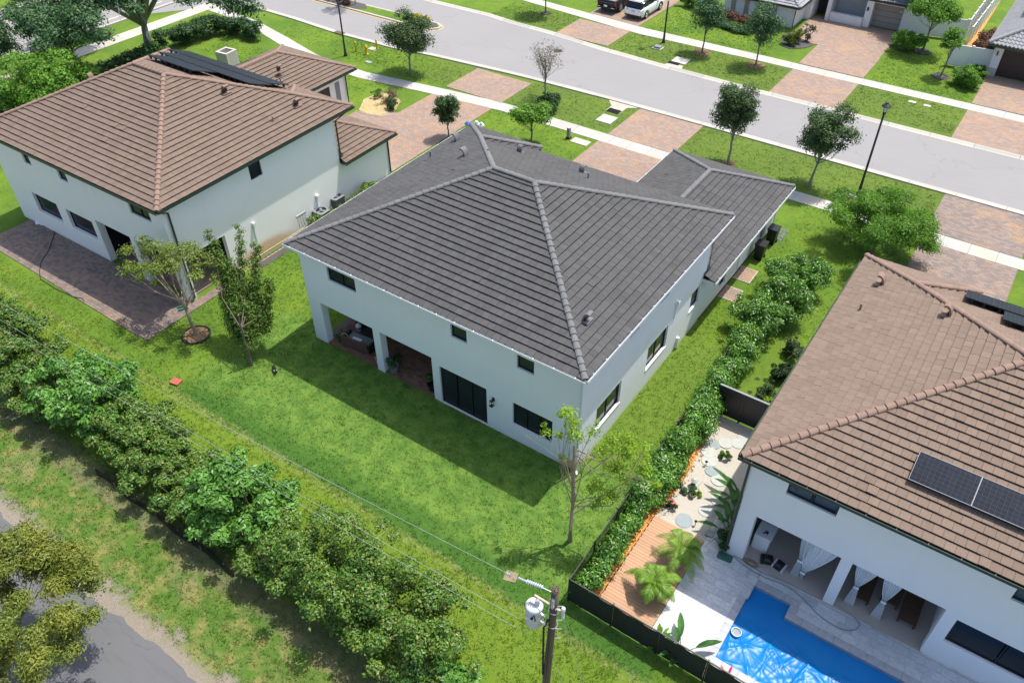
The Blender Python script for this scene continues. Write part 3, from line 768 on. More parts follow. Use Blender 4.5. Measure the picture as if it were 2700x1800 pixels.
TE, TW = .338, .336
def roof(parent, faces, hips, s, ze, tmat, cmat, nobj=300, name='roof', campos=None, capn=140, rnd=1):
    """faces: (plan polygon, inward 2-D normal, eave offset)"""
    rs = random.Random(rnd)
    cosr = 1/math.sqrt(1+s*s); ep = TE*cosr
    deck = MB(); full = []; st = MB()
    for poly, nn, e0 in faces:
        poly = ccw(poly); nx, ny = nn
        zf = lambda x, y: ze + s*(nx*x+ny*y-e0)
        deck.poly([(x,y,zf(x,y)) for x,y in poly])
        deck.poly([(x,y,zf(x,y)-.16) for x,y in poly[::-1]])
        ux, uy = ny, -nx       # along the eave
        uvp = ccw([(ux*x+uy*y, nx*x+ny*y-e0) for x, y in poly])
        u0 = min(p[0] for p in uvp); u1 = max(p[0] for p in uvp); v1 = max(p[1] for p in uvp)
        v = -.05; k = 0
        lo = [(p[0], p[1]-.05 if p[1] < .02 else p[1]) for p in uvp]
        while v < v1:
            u = u0 - (TW/2 if k % 2 else 0) - rs.uniform(0,.05)
            while u < u1:
                r = [(u+.004,v),(u+TW-.004,v),(u+TW-.004,v+ep),(u+.004,v+ep)]
                c = clip_poly(r, lo)
                if len(c) > 2 and area(c) > .004:
                    ar = area(c); j = rs.uniform(-.004,.006)
                    if rs.random() < .004: j += .02
                    if ar > .985*(TW-.008)*ep:
                        x = ux*(u+TW/2)+nx*(v+e0); y = uy*(u+TW/2)+ny*(v+e0)
                        full.append((x, y, zf(x,y)+j, math.atan2(uy,ux)))
                    else:
                        def W(q, off=None):
                            h = .006+.062*(1-(q[1]-v)/ep) if off is None else off
                            x = ux*q[0]+nx*(q[1]+e0); y = uy*q[0]+ny*(q[1]+e0)
                            return (x, y, zf(x,y)+h+j)
                        st.poly([W(q) for q in c])
                        for i in range(len(c)):
                            a, b = c[i], c[(i+1)%len(c)]; st.poly([W(a,-.01),W(b,-.01),W(b),W(a)])
                u += TW
            v += ep; k += 1
    rt = deck.build(name, M['under'], parent)
    tm = MB(); hw = TW/2-.004
    def H(v): return s*v+.006+.062*(1-v/ep)
    tm.poly([(-hw,0,H(0)),(hw,0,H(0)),(hw,ep,H(ep)),(-hw,ep,H(ep))])
    tm.poly([(-hw,.04,.0),(hw,.04,.0),(hw,0,H(0)-.015),(-hw,0,H(0)-.015)]); tm.poly([(-hw,0,H(0)-.015),(hw,0,H(0)-.015),(hw,0,H(0)),(-hw,0,H(0))])
    tm.poly([(hw,0,-.012),(hw,ep,s*ep-.01),(hw,ep,H(ep)),(hw,0,H(0))]); tm.poly([(-hw,ep,s*ep-.01),(-hw,0,-.012),(-hw,0,H(0)),(-hw,ep,H(ep))])
    tme = tm.mesh('roof_tile', tmat)
    pm = parent.matrix_basis.copy() if False else (Matrix.Translation(parent.location) @ Matrix.Rotation(parent.rotation_euler.z, 4, 'Z'))
    full.sort(key=lambda t_: (pm @ Vector(t_[:3]) - CAMV).length)
    for i, (x, y, z, a) in enumerate(full):
        if i < nobj:
            # the tile mesh runs u along +x, upslope +y (mirror handled by rotation)
            link('roof_tile', tme, rt, loc=(x,y,z), rz=a)
        else:
            ca, sa = math.cos(a), math.sin(a)
            n = len(st.v)
            for v_ in tme.vertices: st.v.append((x+ca*v_.co.x-sa*v_.co.y, y+sa*v_.co.x+ca*v_.co.y, z+v_.co.z))
            for p in tme.polygons: st.f.append(tuple(n+q for q in p.vertices)); st.m.append(0)
    if st.f: st.build('roof_tiles', tmat, rt, kind='stuff')
    # hip caps
    cm = MB(); segs = 7; L = .40
    for i in range(1):
        rings = []
        for (yy, rr) in ((0,.150),(L,.118)):
            rings.append([(rr*math.cos(PI*k/(segs-1)), yy, rr*.72*math.sin(PI*k/(segs-1))) for k in range(segs)])
        cm.loft(rings, close=False)
        # the last strip joins back across the open underside
        cm.f.append(tuple(range(segs))); cm.m.append(0)
    cme = cm.mesh('hip_tile', cmat, smooth=False)
    for A, B in hips:
        A = Vector(A); B = Vector(B); d = B-A; n = int(d.length/.355); 
        if n < 1: continue
        y_ax = d.normalized(); x_ax = y_ax.cross(Vector((0,0,1))).normalized(); z_ax = x_ax.cross(y_ax)
        for i in range(n+1):
            p = A + y_ax*(i*d.length/(n+1)) + z_ax*(.035+rs.uniform(-.004,.004))
            o = link('hip_tile', cme, rt)
            tilt = Matrix.Rotation(rs.uniform(-.012,.012)-.05, 4, 'X')
            o.matrix_local = Matrix(((x_ax.x,y_ax.x,z_ax.x,p.x),(x_ax.y,y_ax.y,z_ax.y,p.y),(x_ax.z,y_ax.z,z_ax.z,p.z),(0,0,0,1))) @ tilt
    return rt

def gutter(parent, A, B, z, out, mat, floor, hang=True, hmat=None):
    """open trough hung along the eave from A to B, out = 2-D outward normal"""
    A = Vector(A); B = Vector(B); d = (B-A); L = d.length; d.normalize(); o = Vector(out)
    m = MB()
    def P(l, q, zz): v = A+d*l+o*q; return (v.x, v.y, z+zz)
    def bx(l0,l1,q0,q1,z0,z1,mi=0):
        n = len(m.v)
        m.v += [P(l0,q0,z0),P(l1,q0,z0),P(l1,q1,z0),P(l0,q1,z0),P(l0,q0,z1),P(l1,q0,z1),P(l1,q1,z1),P(l0,q1,z1)]
        for f in ((0,3,2,1),(4,5,6,7),(0,1,5,4),(1,2,6,5),(2,3,7,6),(3,0,4,7)): m.f.append(tuple(n+i for i in f)); m.m.append(mi)
    bx(0,L,0,.012,-.13,0); bx(0,L,.012,.118,-.13,-.095,1); bx(0,L,.118,.135,-.13,.004)
    bx(0,L,.05,.0601,-.0,-.001) if False else None
    g = m.build('gutter', [mat, floor], parent)
    if hang:
        n = int(L/.95)
        hm = MB(); hm.box(-.014,.014,0,.15,-.006,.012); 
        hme = hm.mesh('hanger', hmat or mat)
        for i in range(n):
            p = A+d*(L*(i+.5)/n)
            link('hanger', hme, g, loc=(p.x,p.y,z), rz=math.atan2(o.y,o.x)-PI/2)
    # fascia behind
    return g

def fascia(parent, A, B, z, out, mat, h=.2):
    A = Vector(A); B = Vector(B); o = Vector(out); m = MB()
    n = len(m.v)
    a2 = A-o*.03; b2 = B-o*.03; A = A-o*.002; B = B-o*.002
    m.v += [(A.x,A.y,z-h),(B.x,B.y,z-h),(b2.x,b2.y,z-h),(a2.x,a2.y,z-h),(A.x,A.y,z),(B.x,B.y,z),(b2.x,b2.y,z),(a2.x,a2.y,z)]
    for f in ((0,3,2,1),(4,5,6,7),(0,1,5,4),(1,2,6,5),(2,3,7,6),(3,0,4,7)): m.f.append(tuple(n+i for i in f)); m.m.append(0)
    m.build('fascia', mat, parent)

def vent(parent, x, y, z, s, ang, mat, small=False, sc=1.0):
    """hooded vent; ang = plan direction the hood opens to (downslope)"""
    m = MB()
    if small:
        m.lathe([(.045,-.05),(.045,.28),(.03,.3)], sides=8)
    else:
        rings = []
        w_ = .13*sc
        for k in range(7):
            a = PI*(.0+k/6*.62)
            cx = -.20*sc*math.cos(a)*1.0+.05; cz = .36*sc*math.sin(a)
            rings.append([(cx-.0, -w_, cz),(cx, w_, cz),(cx+.05*math.cos(a)*sc, w_*.95, cz-.07*sc),(cx+.05*math.cos(a)*sc, -w_*.95, cz-.07*sc)])
        m.loft(rings)
        m.box(-.2*sc,.1*sc,-.2*sc,.2*sc,-.01,.02)
        m.box(-.13*sc,-.05*sc,-w_*.9,w_*.9,-.02,.16*sc,1)
    o = m.build('roof_vent' if not small else 'vent_pipe', [mat, M['black']], parent, loc=(x,y,z+.05), rz=ang)
    return o

def house(name, label, cat, loc, rz, mir, ze, y1, st, tmat, cmat, gm, gfl, ghm, back_holes, right_holes, left_holes, porch, wing_right, porchmat, sillmat, yb_extra=.5, s=.41, rnd=1, ngut=True):
    H = thing(name, label, cat, loc, rz)
    W = 15.8; mx = (lambda x: -W-x) if mir else (lambda x: x)
    x0, x1, y0 = -16.15, .33, -.37
    h = (y1-y0)/2; yb = y1+yb_extra; bw = 4.9
    zr = ze+s*h
    ap = (x1-h, y0+h); al = (x0+h, y0+h); bA = (x0+bw/2, yb-bw/2)
    fc = [
      ([(x0,y0),(x1,y0),ap,al], (0,1), y0),
      ([(x1,y0),(x1,y1),ap], (-1,0), -x1),
      ([(x0,y0),al,bA,(x0,yb)], (1,0), x0),
      ([(x1,y1),ap,al,bA,(x0+bw,y1)], (0,-1), -y1),
      ([bA,(x0+bw,yb),(x0+bw,y1-.02),(x0+bw-2.1,y1-2.12)], (-1,0), -(x0+bw)),
      ([bA,(x0,yb),(x0+bw,yb)], (0,-1), -yb)]
    def mirf(f):
        if not mir: return f
        out = []
        for poly, (nx,ny), e0 in f:
            out.append(([(mx(px),py) for px,py in poly], (-nx,ny), e0 + (W*nx if nx else 0)))
        return out
    # mirrored: n.p - e0 must be unchanged:  nx*x = -nx*(x'+W)  ->  e0' = e0 + nx*W
    z = lambda p, zz: (mx(p[0]), p[1], zz)
    hips = [(z((x1,y0),ze), z(ap,zr)), (z((x0,y0),ze), z(al,zr)), (z((x1,y1),ze), z(ap,zr)), (z(al,zr), z(ap,zr)), (z(bA,ze+s*bw/2), z(al,zr)), (z((x0,yb),ze), z(bA,ze+s*bw/2)), (z((x0+bw,yb),ze), z(bA,ze+s*bw/2))]
    main = roof(H, mirf(fc), hips, s, ze, tmat, cmat, rnd=rnd)
    # soffit
    m = MB(); xa, xb = sorted((mx(x0), mx(x1))); m.box(xa+.01,xb-.01,y0+.01,y1-.01,ze-.2,ze-.17); 
    xa2, xb2 = sorted((mx(x0), mx(x0+bw))); m.box(xa2+.01,xb2-.01,y1-.01,yb-.01,ze-.2,ze-.17); m.build('soffit', M['soffit'], H)
    fascia(H, (xa,y0), (xb,y0), ze-.005, (0,-1), gm); fascia(H, (xb,y0), (xb, yb if mir else y1), ze-.005, (1,0), gm); fascia(H, (xa,y0), (xa,y1 if mir else yb), ze-.005, (-1,0), gm); fascia(H, (xa,y1), (xb,y1), ze-.005, (0,1), gm)
    gutter(H, (xa-.1,y0), (xb+.1,y0), ze-.01, (0,-1), gm, gfl, hmat=ghm); gutter(H, (xb,y0+.0), (xb,(yb if mir else y1)), ze-.01, (1,0), gm, gfl, hmat=ghm)
    gutter(H, (xa,y0+.0), (xa,y1), ze-.01, (-1,0), gm, gfl, hmat=ghm)
    wy = 12.5
    zt = ze-.2
    wall('back_wall', 'x', 0, 1, -W, 0, 0, zt, back_holes, st, H, .4)
    wall('side_wall', 'y', 0, -1, .4, wy, 0, zt, right_holes, st, H, .3)
    wall('side_wall', 'y', -W, 1, .4, 13.9 if not mir else wy, 0, zt, left_holes, st, H, .3)
    wall('front_wall', 'x', wy, -1, -W+.3, -.3, 0, zt, [], st, H, .25)
    # porch recess
    if porch:
        pa, pb, py = porch
        m = MB(); m.box(pa,pb,.42,py,2.82,2.9); m.build('porch_ceiling', M['soffit'], H)
        q0, q1, q2 = (pa+1.2, pb-1.4, 2.35) if not mir else (pa+.1, pb-.15, 2.7)  # mirrored porch door widened so its dark glass imitates deep shade
        wall('porch_wall', 'x', py, 1, pa, pb, 0, 2.81, [(q0,q1,.06,q2)], st, H, .2)
        window(H, 'x', py, 1, q0, q1, .06, q2, 2 if not mir else 4, name='sliding_door_or_shade')
        if mir: window(H, 'y', pa-.01, -1, .6, py-.2, .06, 2.7, 1, name='sliding_door_or_shade', back=-.08)  # dark glass hung on the solid side wall, standing in for porch shade
        wall('porch_side_wall', 'y', pb if pb < -1 else pa-.2, 1, .42, py, 0, 2.81, [], st, H, .2)
        m = MB(); m.box(pa-.01,pb-.01,.41,py,-.02,.028); m.build('porch_base', M['joint'], H)
    return H, mirf, z

def wing(H, mirf, z, x0, x1, y0, y1, ze, s, tmat, cmat, gm, gfl, ghm, st, rnd, wallin=.6, nobj=0, name='garage_roof', holes_r=[], holes_f=[], holes_l=[]):
    """single-storey hipped wing running away from the main box; local (unmirrored) coordinates"""
    h = (x1-x0)/2; zr = ze+s*h; ap = (x1-h, y1-h)
    fc = [([(x1,y0),(x1,y1),ap,(x1-h,y0)], (-1,0), -x1), ([(x0,y0),(x0,y1),ap,(x1-h,y0)], (1,0), x0), ([(x0,y1),(x1,y1),ap], (0,-1), -y1)]
    hips = [(z((x1,y1),ze), z(ap,zr)), (z((x0,y1),ze), z(ap,zr)), (z(ap,zr), z((x1-h,y0+.4),zr))]
    roof(H, mirf(fc), hips, s, ze, tmat, cmat, nobj=nobj, name=name, rnd=rnd)
    xa, xb = sorted((z((x0,0),0)[0], z((x1,0),0)[0]))
    m = MB(); m.box(xa+.01,xb-.01,y0+.01,y1-.01,ze-.2,ze-.17); m.build('soffit', M['soffit'], H)
    fascia(H, (xb,y0), (xb,y1), ze-.005, (1,0), gm); fascia(H, (xa,y0), (xa,y1), ze-.005, (-1,0), gm); fascia(H, (xa,y1), (xb,y1), ze-.005, (0,1), gm); fascia(H, (xa,y0), (xb,y0), ze-.005, (0,-1), gm)
    gutter(H, (xb,y0), (xb,y1), ze-.01, (1,0), gm, gfl, hmat=ghm); gutter(H, (xa,y0), (xa,y1), ze-.01, (-1,0), gm, gfl, hmat=ghm)
    wa, wb = xa+wallin, xb-wallin
    wall('garage_side_wall', 'y', wb, -1, 12.5 if y0 < 12.5 else y0, y1-wallin, 0, ze-.2, holes_r, st, H, .25)
    wall('garage_side_wall', 'y', wa, 1, 12.5 if y0 < 12.5 else y0, y1-wallin, 0, ze-.2, holes_l, st, H, .25)
    wall('garage_front_wall', 'x', y1-wallin, -1, wa+.25, wb-.25, 0, ze-.2, holes_f, st, H, .25)
    return wa, wb

# ------------------------------------------------------------ centre house (grey tiles)
E_ = M['white']
bh = [(-14.0,-12.2,4.5,5.43),(-6.6,-5.73,4.57,5.47),(-3.12,-2.26,4.56,5.52),(-14.95,-11.5,-.01,2.68),(-11.05,-7.88,-.01,2.66),(-7.45,-4.76,.03,2.37),(-3.34,-1.27,1.0,2.37)]
rh = [(7.0,7.85,4.72,5.25),(4.1,4.95,4.72,5.25),(1.55,3.75,1.15,2.56),(6.32,8.42,1.15,2.56),(10.95,11.98,1.6,2.75)]
lh = [(.45,3.1,-.01,2.66),(6,7.5,1.1,2.4)]
C1, mf, zz = house('grey_roof_house', 'pale blue-grey two-storey house with charcoal tile roof and white gutters, in the middle', 'house', (0,0,0), 0, False, 6.0, 13.85,
    M['st_c'], M['t_grey'], M['cap_grey'], M['white'], M['gutter_wet'], M['white2'], bh, rh, lh, (-15.5,-7.7,3.3), True, M['pav_porch'], M['white'], rnd=3)
for i in (0,1,2): window(C1,'x',0,1,*bh[i],1 if i==0 else 0)
window(C1,'x',0,1,*bh[5],2,name='sliding_door_or_shade', f=.06)
window(C1,'x',0,1,*bh[6],2)
for i in (0,1): window(C1,'y',0,-1,*rh[i],0)
for i in (2,3): window(C1,'y',0,-1,*rh[i],1,sill=M['white'])
window(C1,'y',0,-1,*rh[4],0,sill=M['white'])
window(C1,'y',-15.8,1,*lh[1],0)
wa, wb = wing(C1, mf, zz, -7.15, .6, 12.15, 23.55, 3.0, .42, M['t_grey'], M['cap_grey'], M['white'], M['gutter_wet'], M['white2'], M['st_c'], 11,
    holes_r=[(15.0,15.9,.45,1.55),(16.95,17.85,.1,2.1)], holes_l=[(14.5,19.6,.03,2.3)])
window(C1,'y',wb,-1,15.0,15.9,.45,1.55,0)
m = MB(); m.box(wb-.1,wb-.05,16.97,17.83,.1,2.08); m.build('side_door', M['white'], C1)
m = MB(); m.box(wa+.1,wa+.15,14.5,19.6,.03,2.3); m.build('garage_door', M['brown_d'], C1)
m = MB(); m.box(.0,.055,11.75,12.3,0,.01) if False else m.box(wb+.002,wb+.03,12.5,22.9,.0,.09); m.build('foundation_band', M['dark'], C1)
# downspouts
m = MB(); m.tube([(.25,-.42,5.86),(.06,-.06,5.5),(.055,-.055,.15),(.2,-.2,.06)], .045, 6); m.build('downspout', M['tank'], C1)
m = MB(); m.tube([(.3,13.6,5.9),(.05,12.6,5.5),(.05,12.6,3.3)], .045, 6); m.build('downspout', M['ac'], C1)
m = MB(); m.tube([(.6,23.3,2.85),(.1,22.95,2.6),(.1,22.95,.2),(.4,22.95,.08)], .045, 6); m.build('downspout', M['white'], C1)
for (x,y,a) in ((-1.05,2.1,0),):
    vent(C1, x, y, 6+.41*(.33-x)+.03, .41, 0, M['cap_grey'], sc=1.25)
vent(C1, -15.2,11.6, 6+.41*.95, .41, PI, M['cap_grey'], sc=1.3); vent(C1, -12.5,8.9, 6+.41*3.6, .41, PI, M['cap_grey'], sc=1.3)
vent(C1, -15.2,9.4, 6+.41*.95, .41, PI, M['cap_grey'], True)
vent(C1, -11.1,12.0, 6+.41*1.85, .41, PI/2, M['cap_grey'], sc=1.1); vent(C1, -7.3,12.1, 6+.41*1.75, .41, PI/2, M['cap_grey'], sc=1.1)
vent(C1, -6.4,11.1, 6+.41*2.75, .41, 0, M['ac'], True); vent(C1, -11.1,9.1, 6+.41*4.7, .41, 0, M['ac'], True)
# wall vents on the side wall
for (y,z_,l) in ((9.0,3.55,.6),):
    m = MB(); m.box(0.0,.16,y-.08,y+.08,z_-.12,z_+.1); m.box(0,.05,y-.04,y+.04,z_-1.0,z_-.12); m.build('wall_vent', M['white2'], C1)
m = MB(); m.box(0.0,.14,9.75,9.9,.15,.75); m.build('wall_pipe', M['white2'], C1)
# lantern by the sliding door
def lantern(parent, x, y, z, mat=None):
    m = MB(); m.box(x-.06,x+.06,y-.03,y,z+.02,z+.22); m.box(x-.015,x+.015,y-.16,y-.03,z+.16,z+.19)
    for sx in (-1,1):
        for sy in (-1,1): m.tube([(x+sx*.05,y-.16+sy*.05,z+.12),(x+sx*.085,y-.16+sy*.085,z-.16)], .009, 4)
    m.lathe([(.10,.12),(.03,.19)], (x,y-.16,z), 6); m.box(x-.09,x+.09,y-.25,y-.07,z-.18,z-.165)
    m.build('wall_lantern', M['black'], parent)
lantern(C1, -4.37, 0, 1.85)
paver_field('porch_floor', [R_(-15.05,-7.75,.02,3.28)], M['pav_porch'], .32, .16, .06, parent=C1, nobj=300, pname='paver')

# ------------------------------------------------------------ right house (tan-brown tiles)
RX, RY = 22.95, -.15
def sh(hs, dx): return [(a-dx, b-dx, c, d) for a,b,c,d in hs]
rb = sh([(8.52,10.3,4.74,5.63),(15.83,17.6,4.74,5.68),(7.8,11.0,-.01,2.87),(11.4,14.55,-.01,2.87),(14.97,18.2,1.28,2.64)], RX)
rr = [(1.5,3.6,1.15,2.5)]
rl = [(6.0,7.4,4.6,5.4)]
H2, mf2, zz2 = house('tan_roof_house', 'white two-storey house with tan-brown tile roof and pool patio, at right', 'house', (RX,RY,0), 0, False, 6.0, 13.75,
    M['st_r'], M['t_brn2'], M['cap_brn'], M['gutter_g'], M['gutter_in'], M['gutter_g'], rb, rr, rl, (-15.5,-8.3,3.3), True, None, None, rnd=5)
window(H2,'x',0,1,*rb[0],1,glass=M['glass_b'],f=.07); window(H2,'x',0,1,*rb[1],1,glass=M['glass_b'],f=.07); window(H2,'x',0,1,*rb[4],1,f=.07)
window(H2,'y',0,-1,*rr[0],1); window(H2,'y',-15.8,1,*rl[0],0)
m = MB(); m.box(-15.51,-8.3,.0,3.3,.03,.075); m.build('porch_floor', M['beige'], H2)
wing(H2, mf2, zz2, -7.15, .6, 12.15, 23.55, 3.0, .42, M['t_brn2'], M['cap_brn'], M['gutter_g'], M['gutter_in'], M['gutter_g'], M['st_r'], 17)
m = MB(); m.tube([(-15.95,-.4,5.86),(-15.87,-.06,5.45),(-15.87,-.05,.12)], .05, 6); m.build('downspout', M['gutter_g'], H2)
vent(H2, 7.95-RX, 11.5-RY, 6+.41*(7.95-6.8), .41, PI, M['cap_brn'], sc=1.35); vent(H2, 10.8-RX, 9.2-RY, 6+.41*4.0, .41, PI, M['cap_brn'], sc=1.35)
vent(H2, 7.8-RX, 9.3-RY, 6+.41*1.0, .41, PI, M['cap_brn'], True)

# ------------------------------------------------------------ left house (brown tiles, mirrored plan)
LX, LY, LR = -23.6, -1.85, math.radians(.8)
lb = [(a-LX, b-LX, c, d) for a,b,c,d in [(-36.95,-34.45,1.27,2.6),(-33.55,-31.05,1.3,2.59),(-36.05,-35.35,4.82,5.65),(-32.65,-31.85,4.83,5.65),(-26.4,-24.68,4.8,5.62),(-30.58,-27.5,-.01,2.88),(-27.0,-24.1,-.01,2.88)]]
lr = [(5.78,6.65,4.8,5.72),(.5,3.2,-.01,2.66)]
H3, mf3, zz3 = house('brown_roof_house', 'white two-storey house with brown tile roof and dark green gutters, at left', 'house', (LX,LY,0), LR, True, 6.15, 13.45,
    M['st_l'], M['t_brn'], M['cap_brn'], M['gutter_g'], M['gutter_in'], M['gutter_g'], lb, lr, [(6,7.5,1.1,2.4)], (-7.4,-.3,3.3), False, None, None, s=.43, rnd=9)
for i in (0,1): window(H3,'x',0,1,*lb[i],0, back=.16)
for i in (2,3): window(H3,'x',0,1,*lb[i],0)
window(H3,'x',0,1,*lb[4],1)
window(H3,'y',0,-1,*lr[0],0)
m = MB(); m.box(-7.4,-.3,.41,3.3,.03,.065); m.build('porch_floor', M['pav_patio'], H3)
m = MB(); m.tube([(.25,-.3,6.0),(.08,.35,5.6),(.07,.3,.2),(.1,.0,.08)], .055, 6); m.build('downspout', M['gutter_g'], H3)
m = MB(); m.tube([(.3,13.6,6.0),(.06,12.6,5.6),(.06,12.6,3.2)], .055, 6); m.build('downspout', M['gutter_g'], H3)
vent(H3, -27.45-LX, 6.5-LY, 6.15+.43*(3.9+.3), .43, 0, M['cap_brn'], sc=1.35); vent(H3, -24.8-LX, 9.2-LY, 6.15+.43*(1.2+.3), .43, 0, M['cap_brn'], sc=1.35)
vent(H3, -24.65-LX, 7.1-LY, 6.15+.43*1.35, .43, 0, M['cap_brn'], True); vent(H3, -15.3, 7.0, 6.5, .43, PI, M['cap_brn'], sc=1.2)
# far garage wing of the left house (mirrored side) and the small one-storey bay
waL, wbL = wing(H3, mf3, zz3, -7.15, .6, 12.15, 23.55, 3.1, .42, M['t_brn'], M['cap_brn'], M['gutter_g'], M['gutter_in'], M['gutter_g'], M['st_l'], 21,
    holes_r=[(15.2,21.2,.03,2.35)])
m = MB(); m.box(wbL-.12,wbL-.07,15.2,21.2,.03,2.35); m.build('garage_door', M['brown_d'], H3)
m = MB(); m.box(wbL+.002,wbL+.03,21.75,22.2,.7,2.4); m.build('wall_niche', M['ac'], H3)
m = MB(); m.tube([(wbL+.55,23.3,2.9),(wbL+.1,22.85,2.6),(wbL+.1,22.85,.15)], .05, 6); m.build('downspout', M['gutter_g'], H3)
vent(H3, -34.2-LX, 16.2-LY, 4.3, .42, 0, M['cap_brn'], sc=1.2); vent(H3, -33.4-LX, 15.4-LY, 4.0, .42, 0, M['cap_brn'], True)
# small bay: hip roof
bx0, bx1, by1, bze, bs = -8.2, .45, 17.4, 2.95, .43
hh = 4.3
fcb = [([(bx1,12.55),(bx1,by1),(bx1-hh,by1-hh),(bx1-hh,12.55)], (-1,0), -bx1), ([(bx0,by1),(bx1,by1),(bx1-hh,by1-hh),(bx0,by1-hh)], (0,-1), -by1)]
roof(H3, fcb, [((bx1,by1,bze),(bx1-hh,by1-hh,bze+bs*hh)), ((bx0,by1-hh,bze+bs*hh),(bx1-hh,by1-hh,bze+bs*hh))], bs, bze, M['t_brn'], M['cap_brn'], nobj=0, name='bay_roof', rnd=31)
fascia(H3, (bx1,12.55), (bx1,by1), bze-.005, (1,0), M['gutter_g']); fascia(H3, (bx0,by1), (bx1,by1), bze-.005, (0,1), M['gutter_g']); fascia(H3, (-.2,12.55), (bx1,12.55), bze-.005, (0,-1), M['gutter_g'])
gutter(H3, (bx1,12.45), (bx1,by1), bze-.01, (1,0), M['gutter_g'], M['gutter_in']); 
wall('bay_wall', 'y', .0, -1, 12.5, by1-.45, 0, bze-.15, [], M['st_l'], H3, .25); wall('bay_wall', 'x', by1-.45, -1, bx0+.4, -.25, 0, bze-.15, [(-6.5,-4.8,.1,2.2)], M['st_l'], H3, .25)
m = MB(); m.tube([(.4,17.3,2.8),(.06,16.9,2.55),(.06,16.9,.12)], .05, 6); m.build('downspout', M['gutter_g'], H3)
m = MB(); m.box(0,.18,10.05,10.25,1.6,1.75); m.box(0,.05,10.1,10.2,0.2,1.6) ; m.build('wall_conduit', M['white2'], H3)
m = MB(); m.box(0,.16,5.1,5.26,2.2,2.42); m.box(0,.05,5.14,5.22,1.3,2.2); m.build('wall_vent', M['white2'], H3)

# ------------------------------------------------------------ vegetation kit
def leaf_mesh(name, C, N, size, mat, asp=.5, flat=.25, jit=.45, droop=0.0, seed=1):
    """C centres, N outward normals; each leaf is a folded diamond of two faces"""
    r = np.random.default_rng(seed); n = len(C)
    nor = N + r.normal(0, jit, (n,3)); nor /= np.linalg.norm(nor, axis=1)[:,None]+1e-9
    t = r.normal(0, 1, (n,3)); t[:,2] -= droop; t -= (t*nor).sum(1)[:,None]*nor; t /= np.linalg.norm(t, axis=1)[:,None]+1e-9
    b = np.cross(nor, t); sz = size*r.uniform(.6,1.35,n)[:,None]
    v = np.empty((n,4,3)); fold = nor*sz*flat*.5
    v[:,0] = C - t*sz*.5; v[:,1] = C + b*sz*asp*.5 + fold; v[:,2] = C + t*sz*.5; v[:,3] = C - b*sz*asp*.5 + fold
    me = bpy.data.meshes.new(name); me.vertices.add(4*n); me.vertices.foreach_set('co', v.reshape(-1))
    idx = np.arange(4*n).reshape(n,4)
    tri = np.concatenate([idx[:,[0,1,2]], idx[:,[0,2,3]]], 1).reshape(-1)
    me.loops.add(6*n); me.loops.foreach_set('vertex_index', tri)
    me.polygons.add(2*n); me.polygons.foreach_set('loop_start', np.arange(0,6*n,3)); me.polygons.foreach_set('loop_total', np.full(2*n,3))
    me.materials.append(mat); me.update(calc_edges=True); return me

def clump_leaves(clumps, n, r, shell=.55, up=.55, sq=.8):
    """clumps (k,4): centre+radius -> leaf centres and outward normals"""
    cl = np.array(clumps); w_ = cl[:,3]**2; k = r.choice(len(cl), n, p=w_/w_.sum())
    d = r.normal(0,1,(n,3)); d /= np.linalg.norm(d,axis=1)[:,None]
    d[:,2] = np.where(d[:,2] < -.3, -d[:,2]*.7, d[:,2])
    rad = cl[k,3]*np.abs(shell + (1.12-shell)*r.random(n)**.7 + r.normal(0,.16,n) + np.where(r.random(n) < .12, r.random(n)*.5, 0))
    C = cl[k,:3] + d*rad[:,None]*np.array([1,1,sq]); N = d + np.array([0,0,up]); return C, N

def crown_clumps(r, c, R, n, rr=(.28,.5), hollow=.45, bumps=None, low=-.75):
    out = []
    while len(out) < n:
        p = r.uniform(-1,1,3)
        q = np.linalg.norm(p)
        if q > 1 or q < hollow or p[2] < low: continue
        m_ = min(R)
        out.append([c[0]+p[0]*R[0]*.82, c[1]+p[1]*R[1]*.82, c[2]+p[2]*R[2]*.82, m_*r.uniform(*rr)])
    return out

def limb_tree(m, base, trunk_h, tips, r0, lean=(0,0), sides=7, wig=.08, r=None, split=.45, rtip=.012, arc=-.08, thick=1.0):
    b = np.array(base, float); top = b + np.array([lean[0], lean[1], trunk_h])
    k = 6; pts = []
    for i in range(k+1):
        f = i/k; p = b*(1-f)+top*f
        if 0 < i < k: p = p + r.normal(0, wig*trunk_h*.12, 3)*np.array([1,1,0])
        pts.append(tuple(p))
    rad = [r0*(1.35 if i == 0 else 1-.42*i/k) for i in range(k+1)]
    m.tube(pts, rad, sides)
    for tp in tips:
        tp = np.array(tp[:3]); f = r.uniform(split, 1.0)
        i = f*k; i0 = int(min(i, k-1)); s0 = np.array(pts[i0])*(1-(i-i0))+np.array(pts[i0+1])*(i-i0)
        mid = s0*.5+tp*.5 + np.array([0,0,arc*np.linalg.norm(tp-s0)]) + r.normal(0,.06*np.linalg.norm(tp-s0),3)
        q1 = s0*.8+mid*.2
        rb = thick*r0*.42*min(1, .5+np.linalg.norm(tp-s0)*.12)
        m.tube([tuple(s0), tuple(s0*.6+mid*.4), tuple(mid), tuple(mid*.45+tp*.55), tuple(tp)], [rb, rb*.8, rb*.6, rb*.4, rtip], 5, cap=False)
        for _ in range(2):
            t2 = tp + r.normal(0,.07*np.linalg.norm(tp-s0)+.08,3); m.tube([tuple(mid), tuple((mid+t2)/2+r.normal(0,.04,3)), tuple(t2)], [rb*.35, rb*.2, .006], 4, cap=False)

